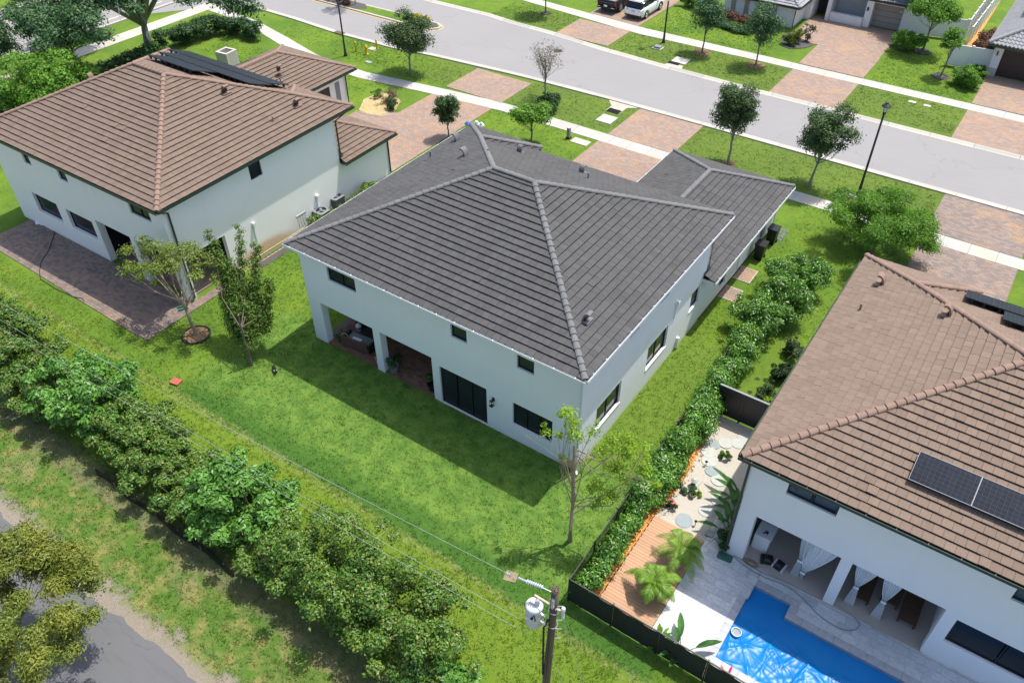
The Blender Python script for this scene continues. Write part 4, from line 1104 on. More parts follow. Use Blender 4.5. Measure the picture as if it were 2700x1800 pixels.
def tree(name, label, cat, x, y, h, cr, cz, mat, bark, nleaf, lsize, r0, seed, nclump=26, trunk_h=None, lean=(0,0), rr=(.26,.46), asp=.5, group=None, hollow=.3, coff=(0,0), jit=.5, up=.5, clumps=None, shell=.5, mulch=None, split=.45, extra=None, droop=0., sq=.8, ntip=26, arc=-.08, thick=1.0):
    r = np.random.default_rng(seed)
    T_ = thing(name, label, cat, (x,y,0), group=group)
    cl = clumps if clumps is not None else crown_clumps(r, (coff[0], coff[1], cz), (cr[0], cr[1], cr[2]), nclump, rr, hollow)
    m = MB(); limb_tree(m, (0,0,0), trunk_h or cz-.2*cr[2], cl[::max(1, len(cl)//ntip)], r0, lean, r=r, split=split, arc=arc, thick=thick)
    m.build('trunk', bark, T_)
    C, N = clump_leaves(cl, nleaf, r, shell, up, sq)
    link('crown', leaf_mesh('crown', C, N, lsize, mat, asp=asp, jit=jit, seed=seed, droop=droop), T_)
    if mulch:
        m = MB(); mr = mulch[1]; P_ = disc(0,0,mr,22,.12); m.prism(P_, -.01, .035)
        rm = random.Random(seed)
        for _ in range(60):
            a = rm.uniform(0,6.28); q = mr*math.sqrt(rm.random()); s_ = rm.uniform(.03,.08)
            m.box(q*math.cos(a)-s_, q*math.cos(a)+s_, q*math.sin(a)-s_*.4, q*math.sin(a)+s_*.4, .03, .05+rm.uniform(0,.03), 0)
        m.build('mulch_ring', mulch[0], T_)
    return T_

def bush(name, label, cat, x, y, R, h, mat, nleaf, lsize, seed, nclump=16, rr=(.3,.5), group=None, asp=.55, jit=.55, twigs=8, bark=None, shell=.55, up=.5, ground=True, low=-.2, mat2=None, rz=0):
    r = np.random.default_rng(seed)
    T_ = thing(name, label, cat, (x,y,0), rz, group=group)
    cl = crown_clumps(r, (0,0,h*.5), (R[0], R[1], h*.52), nclump, rr, .2, low=-.95)
    for _ in range(nclump//2):
        a = r.uniform(0,2*PI); e = r.uniform(.1,1.2); q = r.uniform(.85,1.12)
        cl.append([R[0]*q*math.cos(a)*math.cos(e), R[1]*q*math.sin(a)*math.cos(e), h*(.5+.52*q*math.sin(e)), min(R)*r.uniform(.10,.2)])
    m = MB()
    for i in range(twigs):
        c = cl[i % len(cl)]; p0 = np.array([r.normal(0,.15*R[0]), r.normal(0,.15*R[1]), 0]); p1 = np.array(c[:3])+r.normal(0,.1,3)
        m.tube([tuple(p0), tuple((p0+p1)/2+r.normal(0,.08,3)), tuple(p1)], [.035,.025,.012], 5, cap=False)
        for _ in range(3):
            p2 = p1 + r.normal(0,.35,3); m.tube([tuple(p1), tuple(p2)], [.012,.006], 4, cap=False)
    m.build('stems', bark or M['bark'], T_)
    C, N = clump_leaves(cl, nleaf, r, shell, up); C[:,2] = np.maximum(C[:,2], .03)
    link('foliage', leaf_mesh('foliage', C, N, lsize, mat, asp=asp, jit=jit, seed=seed), T_)
    return T_

# the row of wild shrubs along the back verge
SH = 'shrubs in the back row'
row = [
 (-28.4,-9.9,1.9,1.6,2.3,'lf_mix','leftmost dark olive shrub of the back row, at frame edge'),
 (-25.6,-10.4,2.0,1.7,2.4,'lf_mix','olive bronze-tipped shrub second from left in back row'),
 (-22.9,-10.9,1.6,1.5,1.9,'lf_mix','low yellow-tipped olive shrub left of the bright green one'),
 (-19.9,-10.2,2.15,1.8,3.0,'lf_mixg','bright fresh green shrub in left half of the back row'),
 (-16.9,-10.3,1.7,1.5,2.1,'lf_mix','bronze-topped shrub just right of the bright green shrub'),
 (-14.3,-10.5,1.7,1.5,2.0,'lf_mix','twiggy olive shrub with pale dead branches in mid row'),
 (-12.0,-10.7,1.7,1.4,1.9,'lf_mix','olive shrub left of the large mid-green shrub'),
 (-9.4,-10.3,2.1,1.7,2.7,'lf_mixg','large mid-green broadleaf shrub in middle of the back row'),
 (-6.5,-10.7,1.6,1.4,1.9,'lf_mix','dark shrub between broadleaf shrub and big olive shrub'),
 (-3.9,-10.4,2.4,1.9,3.1,'lf_mix','big rounded olive shrub, bronze tips, right end of row'),
 (-.7,-10.6,2.2,1.8,2.9,'lf_mix','large olive shrub left of the utility pole at bottom edge'),
 (1.6,-11.6,1.3,1.1,1.6,'lf_mixg','small light green shrub at bottom edge near the pole')]
for i, (x,y,rx,ry,h,mt,lb) in enumerate(row):
    big = mt == 'lf_mixg'
    bush('shrub', lb, 'shrub', x, y+.15, (rx*1.28,ry*1.15), h*1.08, M[mt], 23000 if not big else 13000, .13 if not big else .2, 100+i, 52, (.17,.34), SH, twigs=14, bark=M['bark_l'], asp=.55, jit=.45, shell=.7)

# hedge between the grey house and the pool house
r = np.random.default_rng(41)
hc = []
hx_ = [(-5.0,3.7),(0.6,3.55),(6.5,3.45),(12.5,3.3),(18.6,3.3)]
y = -4.9
while y < 12.0:
    cx = interp([(a,b) for a,b in hx_], y); nar = y < -.8
    for k in range(3):
        hc.append([cx-.15+r.normal(0,.12 if nar else .2), y+r.normal(0,.15), r.uniform(.35,1.0 if nar else 1.5), r.uniform(.26,.36) if nar else r.uniform(.32,.5)])
    y += .34
hd = thing('hedge', 'long glossy green hedge running beside the black fence towards the street', 'hedge', (0,0,0))
m = MB()
for k in range(60):
    c = hc[k*2 % len(hc)]; m.tube([(c[0],c[1],0),(c[0]+r.normal(0,.1),c[1]+r.normal(0,.1),c[2])], [.03,.012], 5, cap=False)
m.build('stems', M['bark'], hd)
C_, N_ = clump_leaves(hc, 60000, r, .68, .4, 1.0); C_[:,2] = np.maximum(C_[:,2], .04)
link('foliage', leaf_mesh('foliage', C_, N_, .13, M['lf_hedge'], asp=.5, jit=.4, seed=5), hd)
# far end of the hedge: taller, darker shrubs
for i,(x,y,R,h,lb) in enumerate([(2.9,13.2,1.15,2.0,'hedge shrub at the street end, front left clump'),(3.5,15.0,1.25,2.3,'tall hedge shrub in middle of the street-end clump'),(3.0,17.0,1.2,2.3,'hedge shrub near lawn at the street end'),(4.0,17.9,.9,2.0,'rearmost shrub of the hedge beside tan roof')]):
    bush('hedge_shrub', lb, 'shrub', x, y, (R*1.15,R*1.2), h*1.1, M['lf_hedge'], 12000, .14, 200+i, 30, (.25,.42), 'hedge shrubs at the street end', asp=.5)

# back yard trees
rs_ = np.random.default_rng(77)
cl = []
for (dx,dy,z_,rr_) in [(-3.0,-.6,3.2,.5),(-3.3,-.2,4.0,.45),(-2.3,-.4,3.0,.4),(-2.6,.4,4.3,.5),(-1.6,.3,4.6,.55),(-1.7,-.5,3.9,.5),(-.8,.5,4.7,.5),(-.9,-.3,4.1,.5),(0,.7,4.9,.5),(.1,-.1,4.4,.45),(.7,.6,4.8,.5),(1.2,.2,4.2,.45),(-.3,1.2,4.4,.5),(1.0,1.2,4.6,.5),(-2.0,1.0,3.8,.45),(-1.2,.9,3.6,.4),(.6,1.4,3.7,.35),(1.6,.9,3.6,.4),(-3.1,.5,3.5,.4)]:
    cl.append([dx*1.08, dy*1.2, z_, rr_*.95])
    cl.append([dx*.95+rs_.normal(0,.3), dy+rs_.normal(0,.3), z_+rs_.normal(0,.25), rr_*.6])
tree('young_tree', 'sparse spreading young tree with pale trunk in mulch ring by the patio', 'tree', -21.14, -3.45, 5, (2,1.5,1), 4, M['lf_spar'], M['bark_l'], 6000, .13, .11, 11, trunk_h=2.3, lean=(-.25,.0), clumps=cl, ntip=11, mulch=(M['mulch'], .62), split=.65, shell=.1, asp=.45)
def ring_black():
    m = MB(); P_ = [(.72*math.cos(a), .72*math.sin(a)) for a in np.linspace(0,2*PI,21)[:-1]]
    m.tube([(p[0],p[1],.05+.02*math.sin(5*i)) for i,p in enumerate(P_+[P_[0]])], .05, 5)
    t_ = thing('tree_ring', 'crumpled black plastic edging ring around the pale young tree', 'edging', (-21.14,-3.45,0)); m.build('edging', M['rubber'], t_)
ring_black()
cl = []
UB = (-16.97, -3.42)
for (tx,ty,tz),bz,rb in (((-20.41, -1.45, 5.60),5.6,.5),((-19.14, -0.64, 5.90),5.9,.42),((-18.07, -0.62, 5.30),5.3,.45),((-19.02, -1.80, 4.60),4.6,.6),((-17.26, -0.85, 3.60),3.6,.5),((-19.04, -2.62, 3.00),3.0,.45),((-17.68, -2.27, 2.90),2.9,.5)):
    for k in range(17):
        f = k/16; z0_ = bz*.36
        cl.append([(tx-UB[0])*(.45+.55*f)+rs_.normal(0,.08), (ty-UB[1])*(.45+.55*f)+rs_.normal(0,.08), z0_+(bz-z0_)*f, rb*((1-f)**.8*.5+.42)])
tree('upright_tree', 'upright multi-stemmed tree with pointed green leaders beside the grey house lawn', 'tree', -16.97, -3.42, 6.4, (1.6,1.4,2.4), 3.6, M['lf_spar'], M['bark'], 26000, .13, .075, 12, ntip=9, trunk_h=3.2, lean=(.0,.1), clumps=cl, split=.15, shell=.1, asp=.45)
bpy.data.objects['crown.001'].data.materials[0] = mat_leaf('upright_tree_leaves', (0.045, 0.11, 0.014), (0.11, 0.20, 0.024), tip=(0.22, 0.25, 0.04), trans=0.35)
cl = []
for (dx,dy,z_,rr_) in [(-.6,.2,7.2,.3),(-.5,.4,6.6,.32),(-.2,.3,6.1,.38),(-1.3,.0,5.9,.2),(-.85,.1,6.0,.18),(1.0,.9,6.1,.35),(1.5,1.1,6.3,.3),(1.5,1.2,5.4,.35),(2.3,1.0,5.2,.35),(1.2,.7,4.9,.35),(.8,.3,4.0,.33),(1.4,.3,3.9,.35),(1.0,.2,3.4,.28),(2.1,1.2,6.2,.22),(.6,.9,5.4,.3),(2.8,1.0,4.8,.22),(.3,.5,6.5,.25),(-.5,-.2,5.3,.15),(1.7,.7,4.6,.25)]:
    cl.append([dx,dy,z_-.3,rr_]); cl.append([dx+rs_.normal(0,.22),dy+rs_.normal(0,.2),z_-.3+rs_.normal(0,.2),rr_*.55])
tree('thin_tree', 'thin leggy tree with lime green new leaves at corner of the grey house', 'tree', 1.69, -3.21, 7.5, (2,1,2), 5, M['lf_lime'], M['bark_l'], 3400, .12, .075, 13, ntip=14, trunk_h=5.4, lean=(-.25,.25), clumps=cl, split=.2, shell=.25, asp=.45)

# street trees
MU = (M['mulch'], .75)
tree('oak_tree', 'dark street oak in verge right of the grey house driveway', 'tree', -5.4, 29.1, 6, (1.65,1.65,2.15), 3.75, M['lf_oak'], M['bark_g'], 14000, .15, .09, 21, 34, group='oaks along the street', mulch=(M['mulch'],.5), hollow=.2, rr=(.25,.42))
tree('oak_tree', 'dark leaning street oak in verge left of the tall lamp', 'tree', .19, 29.5, 6, (1.75,1.7,2.25), 3.75, M['lf_oak'], M['bark_g'], 14000, .15, .09, 22, 34, lean=(.25,.2), group='oaks along the street', coff=(.15,.2), hollow=.2, rr=(.25,.42))
tree('oak_tree', 'dense street oak beside the yellow hydrant', 'tree', -33.29, 28.43, 5, (1.9,1.9,2.0), 3.2, M['lf_oak'], M['bark_g'], 15000, .17, .1, 23, 34, group='oaks along the street', hollow=.2, rr=(.3,.48))
bpy.data.objects[bpy.data.objects[-1].name] if False else None
tree('bare_tree', 'nearly bare grey twiggy tree in verge by the street', 'tree', -21.58, 30.9, 4.6, (1.5,1.5,1.5), 3.2, M['lf_dead'], M['bark_g'], 1500, .11, .07, 24, 60, hollow=.05, rr=(.2,.4), split=.3)
tree('round_tree', 'small bright green rounded tree in front lawn of the grey house', 'tree', -18.22, 23.9, 3.2, (1.6,1.6,1.05), 2.35, M['lf_br'], M['bark'], 8000, .17, .07, 25, 28, hollow=.1, rr=(.3,.5))
tree('narrow_tree', 'narrow dark glossy tree between the two driveways at roof corner', 'tree', -23.72, 21.31, 3.1, (.85,.85,1.45), 2.0, M['lf_oak'], M['bark'], 5200, .16, .06, 26, 22, hollow=.1, rr=(.3,.5))
cl = []
for k in range(46):
    a = rs_.uniform(0,2*PI); q = 2.7*math.sqrt(rs_.uniform(.02,1)); cl.append([q*math.cos(a)*1.1, q*math.sin(a)*.95, 2.9+rs_.uniform(-1.2,.8)-.11*q*q, rs_.uniform(.5,.75)])
tree('feathery_tree', 'wide feathery bright green tree over the sidewalk by the tan roof', 'tree', 5.9, 23.9, 3.6, (2,2,1), 3, M['lf_br'], M['bark'], 34000, .17, .1, 27, clumps=cl, trunk_h=2.2, shell=.5, asp=.28, sq=.5, split=.6)
tree('far_tree', 'conical blue-green tree in mulch ring before the white brick house', 'tree', -15.19, 46.25, 5, (1.25,1.25,2.0), 3.3, M['lf_oakb'], M['bark'], 7000, .17, .07, 31, 30, mulch=MU, group='trees in the far verge', rr=(.35,.6), hollow=.1)
tree('far_tree', 'conical blue-green tree in far verge left of the pink driveway', 'tree', -10.3, 46.3, 5, (1.35,1.35,2.0), 3.3, M['lf_oakb'], M['bark'], 7000, .17, .07, 32, 30, mulch=MU, group='trees in the far verge', rr=(.35,.6), hollow=.1)
tree('far_tree', 'far verge tree in left gap, only its trunk and shade in frame', 'tree', -31.75, 46.72, 5, (1.6,1.6,1.8), 3.9, M['lf_oakb'], M['bark'], 6000, .18, .07, 33, 26, mulch=(M['mulch_d'],.5), group='trees in the far verge')
tree('front_yard_tree', 'broad bright green tree in ring left of the white gate', 'tree', .58, 57.22, 4.2, (2.4,2.0,1.0), 3.6, M['lf_br'], M['bark'], 9500, .2, .08, 34, 28, mulch=(M['mulch_d'],.75), rr=(.5,.8))
tree('front_yard_tree', 'bright green tree behind the broad one by the taupe garage', 'tree', -1.5, 61.0, 4.6, (2.3,2.0,1.2), 3.9, M['lf_br'], M['bark'], 8500, .2, .08, 35, 26, rr=(.5,.8))
tree('front_yard_tree', 'thin young tree in ring before the white gate', 'tree', 3.13, 52.63, 4.1, (.95,.95,1.0), 3.0, M['lf_br'], M['bark'], 3200, .19, .06, 36, 22, mulch=(M['mulch_d'],.7), rr=(.3,.5), hollow=.1, lean=(.2,.2))
# big trees, top left
cl = []
r = np.random.default_rng(90)
for (tx,ty,tz) in ((-44.44, 16.52, 7.50),(-41.98, 17.32, 7.60),(-40.33, 17.58, 7.30),(-39.72, 18.61, 7.80),(-42.31, 19.13, 8.00),(-49.32, 13.86, 7.60),(-48.66, 14.84, 8.00),(-51.04, 12.88, 7.00),(-51.34, 11.42, 6.80),(-52.47, 10.12, 6.40),(-54.84, 10.75, 6.60),(-50.78, 9.81, 6.00),(-48.96, 10.63, 6.40),(-48.21, 11.05, 5.60),(-47.47, 15.80, 8.50),(-45.92, 16.58, 8.30),(-48.39, 13.15, 6.60),(-53.60, 8.83, 6.00),(-43.90, 17.82, 8.60),(-50.58, 8.88, 5.50),(-49.28, 11.97, 6.90)):
    for q in range(3): cl.append([tx+55.83+r.normal(0,.7), ty-19.56+r.normal(0,.7), tz+r.normal(0,.35), r.uniform(.6,1.0)])
tree('spreading_tree', 'large spreading tree with thick grey limbs behind the brown roof', 'tree', -55.83, 19.56, 10, (6,6,2), 8, M['lf_oakb'], M['bark_g'], 24000, .24, .4, 41, clumps=cl, trunk_h=2.4, lean=(-.1,.2), split=.85, shell=.2, ntip=10, arc=.28, thick=1.5)
cl = []
for k in range(30):
    a = r.uniform(0,2*PI); q = 3.0*math.sqrt(r.uniform(.02,1)); cl.append([q*math.cos(a), q*math.sin(a)-.6, 5.3+r.uniform(-1.2,2.2), r.uniform(.6,1.0)])
tree('boulevard_tree', 'thick pale trunked tree standing by the boulevard sidewalk', 'tree', -61.7, 18.31, 8, (3,3,2), 6, M['lf_oakb'], M['bark_g'], 11000, .25, .34, 42, clumps=cl, trunk_h=4.2, split=.7, shell=.2, ntip=8)
tree('olive_tree', 'dark round tree between boulevard sidewalk and brown roof', 'tree', -56.42, 13.0, 6.4, (3.1,3.1,2.5), 4.3, M['lf_oakb'], M['bark'], 16000, .24, .13, 43, 34, rr=(.3,.5), hollow=.2)
tree('olive_tree', 'dark tree behind the bright one at the left frame edge', 'tree', -58.5, 7.0, 6.0, (3.3,3.3,2.3), 4.0, M['lf_oakb'], M['bark'], 13000, .24, .13, 44, 30, rr=(.3,.5), hollow=.2)
bush('bright_tree', 'dense bright green low tree behind the brown roof, left edge', 'tree', -49.6, 6.3, (3.6,3.3), 5.2, M['lf_br'], 26000, .21, 45, 34, (.26,.42), twigs=10, shell=.7, jit=.4)
bush('bright_tree', 'bright green bushy tree at the far left frame edge', 'tree', -52.5, 2.0, (3.0,3.0), 5.0, M['lf_br'], 15000, .22, 46, 26, (.28,.45), twigs=8)

# low hedges
def hedge_line(label, pts, R, h, mat, n, ls, seed, name='hedge', dens=.35):
    r = np.random.default_rng(seed); cl = []
    ps = [np.array(p) for p in pts]
    for a, b in zip(ps, ps[1:]):
        L = np.linalg.norm(b-a); k = max(1, int(L/dens))
        for i in range(k):
            c = a+(b-a)*i/k
            for _ in range(3): cl.append([c[0]+r.normal(0,R*.35), c[1]+r.normal(0,R*.35), r.uniform(.25,h-.28), R*r.uniform(.42,.62)])
    t_ = thing(name, label, 'hedge', (ps[0][0], ps[0][1], 0)); cl = [[c[0]-ps[0][0], c[1]-ps[0][1], c[2], c[3]] for c in cl]
    m = MB()
    for k in range(12):
        c = cl[(k*7) % len(cl)]; m.tube([(c[0],c[1],0),(c[0],c[1],c[2])], .02, 4)
    m.build('stems', M['bark'], t_)
    C, N = clump_leaves(cl, n, r, .55, .5, .9); C[:,2] = np.maximum(C[:,2], .03)
    link('foliage', leaf_mesh('foliage', C, N, ls, mat, seed=seed), t_)
hedge_line('tall dark clipped hedge curving beside the entry sidewalk', [(-54.6,20.5),(-54.2,22.5),(-54.0,24.6),(-53.2,25.9),(-51.8,26.4),(-50.4,26.2),(-49.2,25.9)], .95, 1.7, M['lf_dk'], 20000, .19, 51)
hedge_line('long low dark hedge below the boulevard sidewalk', [(-54.6,20),(-54.4,16),(-54.4,12),(-54.5,8),(-54.8,3)], .8, 1.1, M['lf_dk'], 16000, .2, 52)
hedge_line('olive green hedge along the side wall of the brown roof house', [(-22.9,7.0),(-23.0,8.3),(-22.6,9.8),(-22.9,11.5),(-23.1,13.0)], .5, 1.15, M['lf_mix'], 8500, .12, 53)
hedge_line('low fringe of green groundcover below white brick house windows', [(-17.3,53.2),(-14.5,52.6),(-13.2,52.3)], .6, .6, M['lf_oakb'], 4500, .16, 54)
hedge_line('dark bronze clipped hedge below white brick house windows', [(-17.3,54.6),(-14.6,54.3),(-11.5,54.6)], .55, 1.1, M['lf_red'], 5500, .16, 55)
hedge_line('dark red-brown hedge beside the grey tiled far roof', [(5.0,57.2),(4.9,59.0),(4.8,61.0)], .8, 1.8, M['lf_red'], 7000, .17, 56)
bush('round_bush', 'large clipped round green bush beside the dark far garage', 'bush', 5.15, 51.9, (1.25,1.15), 1.5, M['lf_br'], 9000, .12, 61, 24, (.35,.5), twigs=5)
bush('round_bush', 'small dark bush beside white gate at far right', 'bush', 5.6, 54.3, (.65,.6), .9, M['lf_dk'], 2500, .13, 62, twigs=4)
bush('round_bush', 'dense green bush left of the broad front yard tree', 'bush', -.9, 56.9, (1.45,1.2), 1.5, M['lf_br'], 8000, .15, 63, 22, twigs=6)
bush('round_bush', 'dark round shrub at the foot of the bare twiggy tree', 'bush', -20.15, 29.3, (.95,.9), 1.25, M['lf_dk'], 4200, .14, 64, twigs=5)
bush('round_bush', 'rounded green bush right of the far street lamp, top edge', 'bush', -20.9, 56.0, (1.3,1.0), 1.1, M['lf_br'], 5000, .15, 65, twigs=5)
bush('golden_shrub', 'golden yellow clipped shrub at the tip of the entry island', 'bush', -39.9, 37.85, (.95,.8), .8, M['lf_gold'], 4500, .11, 66, twigs=4)
bush('island_shrub', 'dark green shrub beside the golden one on the island', 'bush', -41.4, 38.0, (.8,.6), .75, M['lf_dk'], 2500, .13, 67, twigs=4)
for i,(x,y) in enumerate([(-50.6,38.0),(-51.8,37.6),(-53.2,38.0),(-49.4,37.4)]):
    bush('red_shrub', ['red-bronze shrub on island, third from its right end','red-bronze shrub second from the island left part','leftmost red-bronze shrub on the entry island','rightmost red-bronze shrub on the entry island'][i], 'shrub', x, y, (.75,.6), .95, M['lf_red'], 1800, .17, 68+i, 8, twigs=5, group='red shrubs on the island')
bush('potted_grass_shrub', 'yellow-green arching shrub in dark gravel bed by the pink driveway', 'shrub', -9.35, 52.4, (.95,.8), 1.35, M['lf_yel'], 3600, .2, 73, 12, asp=.2, twigs=5)
bush('spindly_plant', 'thin brown-leaved plant behind the arching gravel bed shrub', 'plant', -8.6, 53.9, (.6,.5), 1.9, M['lf_dead'], 260, .2, 74, 8, twigs=8)
# lower left yellow-green tree over the asphalt path
cl = []
r = np.random.default_rng(99)
for k in range(120):
    a = r.uniform(0,2*PI); q = 3.3*math.sqrt(r.uniform(.0,1)); cl.append([q*math.cos(a), q*math.sin(a), 4.6+r.uniform(-1.3,.9)-.10*q*q, r.uniform(.3,.55)])
tree('roadside_tree', 'yellow-green dense tree at the bottom left over the asphalt path', 'tree', -10.9, -18.9, 6, (3,3,2), 4.5, M['lf_yel'], M['bark'], 90000, .12, .12, 47, clumps=cl, trunk_h=2.5, shell=.2, ntip=14, asp=.36, split=.6, sq=.7)

# ------------------------------------------------------------ front bed of the left house
m = MB(); m.prism([(-32.2,20.95),(-31.2,20.9),(-30.2,21.2),(-29.75,22.3),(-30.6,24.0),(-31.8,24.6),(-33,24.3),(-33.2,22.6)], -.01, .05); t_ = thing('planting_bed', 'curved pale shell planting bed at the brown roof garage corner', 'garden bed', (0,0,0)); m.build('shell_mulch', M['shell2'], t_)
E_pts = [(-32.3,20.75),(-31.2,20.7),(-30.1,21.05),(-29.6,22.1)]
m = MB(); m.tube([(p[0],p[1],.05) for p in E_pts], .05, 5); m.build('edging', M['conc'], t_)
bush('bare_bush', 'brown leafless bush in the pale shell bed', 'bush', -31.2, 23.2, (.75,.7), 1.2, M['lf_dead'], 900, .1, 75, 12, twigs=14, bark=M['lf_red'])
bush('rose_bush', 'green rose bush with red blooms in the pale shell bed', 'bush', -30.2, 22.5, (.5,.5), .95, M['lf_oak'], 1300, .12, 76, 9, twigs=6)
bush('bed_shrub', 'small green shrub against the brown roof garage wall', 'shrub', -32.6, 23.6, (.5,.5), .6, M['lf_br'], 1100, .14, 77, 8, twigs=4)

# ------------------------------------------------------------ back verge: asphalt path
pe = []
rp = np.random.default_rng(3)
for x in np.arange(-60, 30, .35): pe.append((x, -15.72+.12*math.sin(x*.6)+rp.normal(0,.05)))
mb = MB()
for a, b in zip(pe, pe[1:]): mb.poly([(a[0],-30,.012),(b[0],-30,.012),(b[0],b[1],.012),(a[0],a[1],.012)])
mb.build('asphalt_path', M['path'], kind='structure')
# low silt screen in the ditch behind the shrubs
t_ = thing('silt_screen', 'low black silt screen lying along the foot of the shrub row', 'fence', (-17.2,-12.05,0))
m = MB()
for k in range(18):
    x0, x1 = k*.5, (k+1)*.5; y0 = .05*math.sin(k); y1 = .05*math.sin(k+1)
    m.poly([(x0,y0,0),(x1,y1,0),(x1,y1+.05,.32),(x0,y0+.05,.32)]); m.poly([(x0,y0+.01,0),(x1,y1+.01,0),(x1,y1+.06,.32),(x0,y0+.06,.32)])
m.build('fabric', M['black'], t_)
m = MB()
for k in range(7): m.box(k*1.4,k*1.4+.04,0,.04,0,.4)
m.build('stakes', M['bark'], t_)

# left patio
paver_field('patio', [ccw([(-38.7,-5.15),(-23.6,-5.2),(-23.55,-1.5),(-24.2,-.9),(-24.2,-1.86),(-38.6,-2.05)])] if False else [[(-38.75,-5.05),(-23.5,-5.25),(-23.5,-1.82),(-38.7,-2.05)]], M['pav_patio'], .24, .165, .04, nobj=300, pname='paver')
paver_field('patio_side', [R_(-23.5,-22.9,-5.2,1.4)], M['pav_patio'], .24, .165, .04, nobj=0)
t_ = thing('garden_hose', 'long dark hose trailing across the left patio', 'hose', (0,0,0))
m = MB(); hp = [(-36.46, -1.83, 0.07),(-35.83, -2.30, 0.07),(-34.60, -3.42, 0.07),(-33.90, -4.34, 0.07),(-33.10, -4.93, 0.07),(-32.37, -5.31, 0.07),(-30.74, -5.33, 0.06),(-29.18, -5.18, 0.06),(-28.80, -5.00, 0.06),(-28.48, -5.13, 0.05)]
m.tube(hp, .02, 5); m.build('hose', M['rubber'], t_)
t_ = thing('plastic_sheet', 'crumpled white plastic bag at the patio corner by white wall', 'bag', (*(-37.86, -1.93),.04))
m = MB(); r = random.Random(4)
rings = []
for k in range(5):
    rings.append([((.42-.08*k)*math.cos(2*PI*i/12)*r.uniform(.6,1.2), (.34-.06*k)*math.sin(2*PI*i/12)*r.uniform(.6,1.2), .07*k+r.uniform(-.03,.05)) for i in range(12)])
m.loft(rings); m.build('sheet', M['curtain'], t_)
t_ = thing('splash_block', 'green plastic splash block under the patio downspout', 'splash block', (-23.35,-2.2,0), -.5)
m = MB(); m.box(-.15,.15,-.55,0,0,.05); m.box(-.15,-.12,-.55,0,.05,.12); m.box(.12,.15,-.55,0,.05,.12); m.build('block', M['green_lid'], t_)

# air conditioners by the left house
def ac(label, x, y):
    t_ = thing('air_conditioner', label, 'air conditioner', (x,y,0), group='air conditioners at the side wall')
    m = MB(); m.box(-.5,.5,-.5,.5,0,.09); m.build('pad', M['conc2'], t_)
    m = MB(); m.box(-.4,.4,-.4,.4,.09,.86)
    for k in range(13):
        a = -.38+k*.0633
        for s_ in (-1,1): m.box(a-.008,a+.008,s_*.415-.012,s_*.415+.012,.12,.84); m.box(s_*.415-.012,s_*.415+.012,a-.008,a+.008,.12,.84)
    m.build('cabinet', M['ac'], t_)
    m = MB(); 
    m.lathe([(.34,.861),(.34,.866)], sides=20, mi=1)
    n = 24; inn = [(.33*math.cos(2*PI*(i+.5)/n-PI*.75), .33*math.sin(2*PI*(i+.5)/n-PI*.75)) for i in range(n)]
    for i in range(n):
        j = (i+1)%n
        def sq(p):
            a = max(abs(p[0]),abs(p[1])); return (p[0]/a*.43, p[1]/a*.43)
        m.poly([(*inn[i],.92),(*inn[j],.92),(*sq(inn[j]),.9),(*sq(inn[i]),.9)]); m.poly([(*inn[i],.92),(*inn[i],.8),(*inn[j],.8),(*inn[j],.92)])
        m.poly([(*sq(inn[i]),.9),(*sq(inn[j]),.9),(*sq(inn[j]),.85),(*sq(inn[i]),.85)])
    m.build('top_rim', [M['ac'], M['black']], t_)
    m = MB()
    for k in range(3):
        a = k*2*PI/3+.4; m.poly([(.06*math.cos(a-.5),.06*math.sin(a-.5),.872),(.30*math.cos(a-.3),.30*math.sin(a-.3),.872),(.30*math.cos(a+.35),.30*math.sin(a+.35),.885),(.06*math.cos(a+.5),.06*math.sin(a+.5),.885)])
    m.lathe([(.08,.86),(.07,.895)], sides=10); m.build('fan', M['ac'], t_)
ac('grey air conditioner nearer the olive hedge, upper one', -23.75, 9.95 if False else 9.8)
ac('grey air conditioner beside the wall pipes, lower one', -23.3, 8.1)
t_ = thing('pipe_cluster', 'cluster of grey conduits and box on white side wall', 'pipes', (-23.42,6.6,0))
m = MB()
for k in range(4): m.tube([(0,.2*k-.3,1.3),(.05,.2*k-.3,.6),(.12,.2*k-.1,.35),(.3,.25*k+.1,.2)], .022, 5)
m.tube([(.0,.2,1.0),(.2,.5,.95),(.25,.9,.7)], .03, 5); m.box(-.03,.08,-.4,.35,1.25,1.4); m.build('pipes', M['steel'], t_)
# ladder lying on its side along the wall
def ladder():
    t_ = thing('ladder', 'long aluminium ladder lying on edge along the white side wall', 'ladder', (-23.3,.6,0))
    m = MB(); m.box(0,.05,0,6.0,.0,.07); m.build('rail', M['alu_gold'], t_); m = MB(); m.box(0,.05,0,6.0,.42,.49); m.build('rail', M['alu_gold'], t_)
    rm = MB(); rm.tube([(.025,0,.07),(.025,0,.42)], .02, 6); rme = rm.mesh('rung', M['white'])
    for k in range(20): link('rung', rme, t_, loc=(0,.18+k*.297,0))
ladder()
m = MB(); m.prism([(-23.55,2.2),(-22.8,2.6),(-22.7,7.4),(-22.2,14.5),(-23.4,15.2),(-23.5,7)], -.01, .015); m.build('gravel_strip', M['mulch_d'], kind='structure')

# step pads at the side door
paver_field('step_pad', [R_(.05,1.0,17.15,18.42)], M['pav_red'], .28, .19, .05, nobj=300, kind='structure')
paver_field('step_pad', [R_(.05,1.0,15.08,16.22)], M['pav_red'], .28, .19, .05, nobj=300, kind='structure')
for y0,y1,nm in ((17.15,18.42,''),(15.08,16.22,'')):
    m = MB(); m.box(.0,1.05,y0-.05,y0,0,.04); m.box(.0,1.05,y1,y1+.05,0,.04); m.box(1.0,1.05,y0,y1,0,.04); m.build('pad_edging', M['conc'], kind='structure')
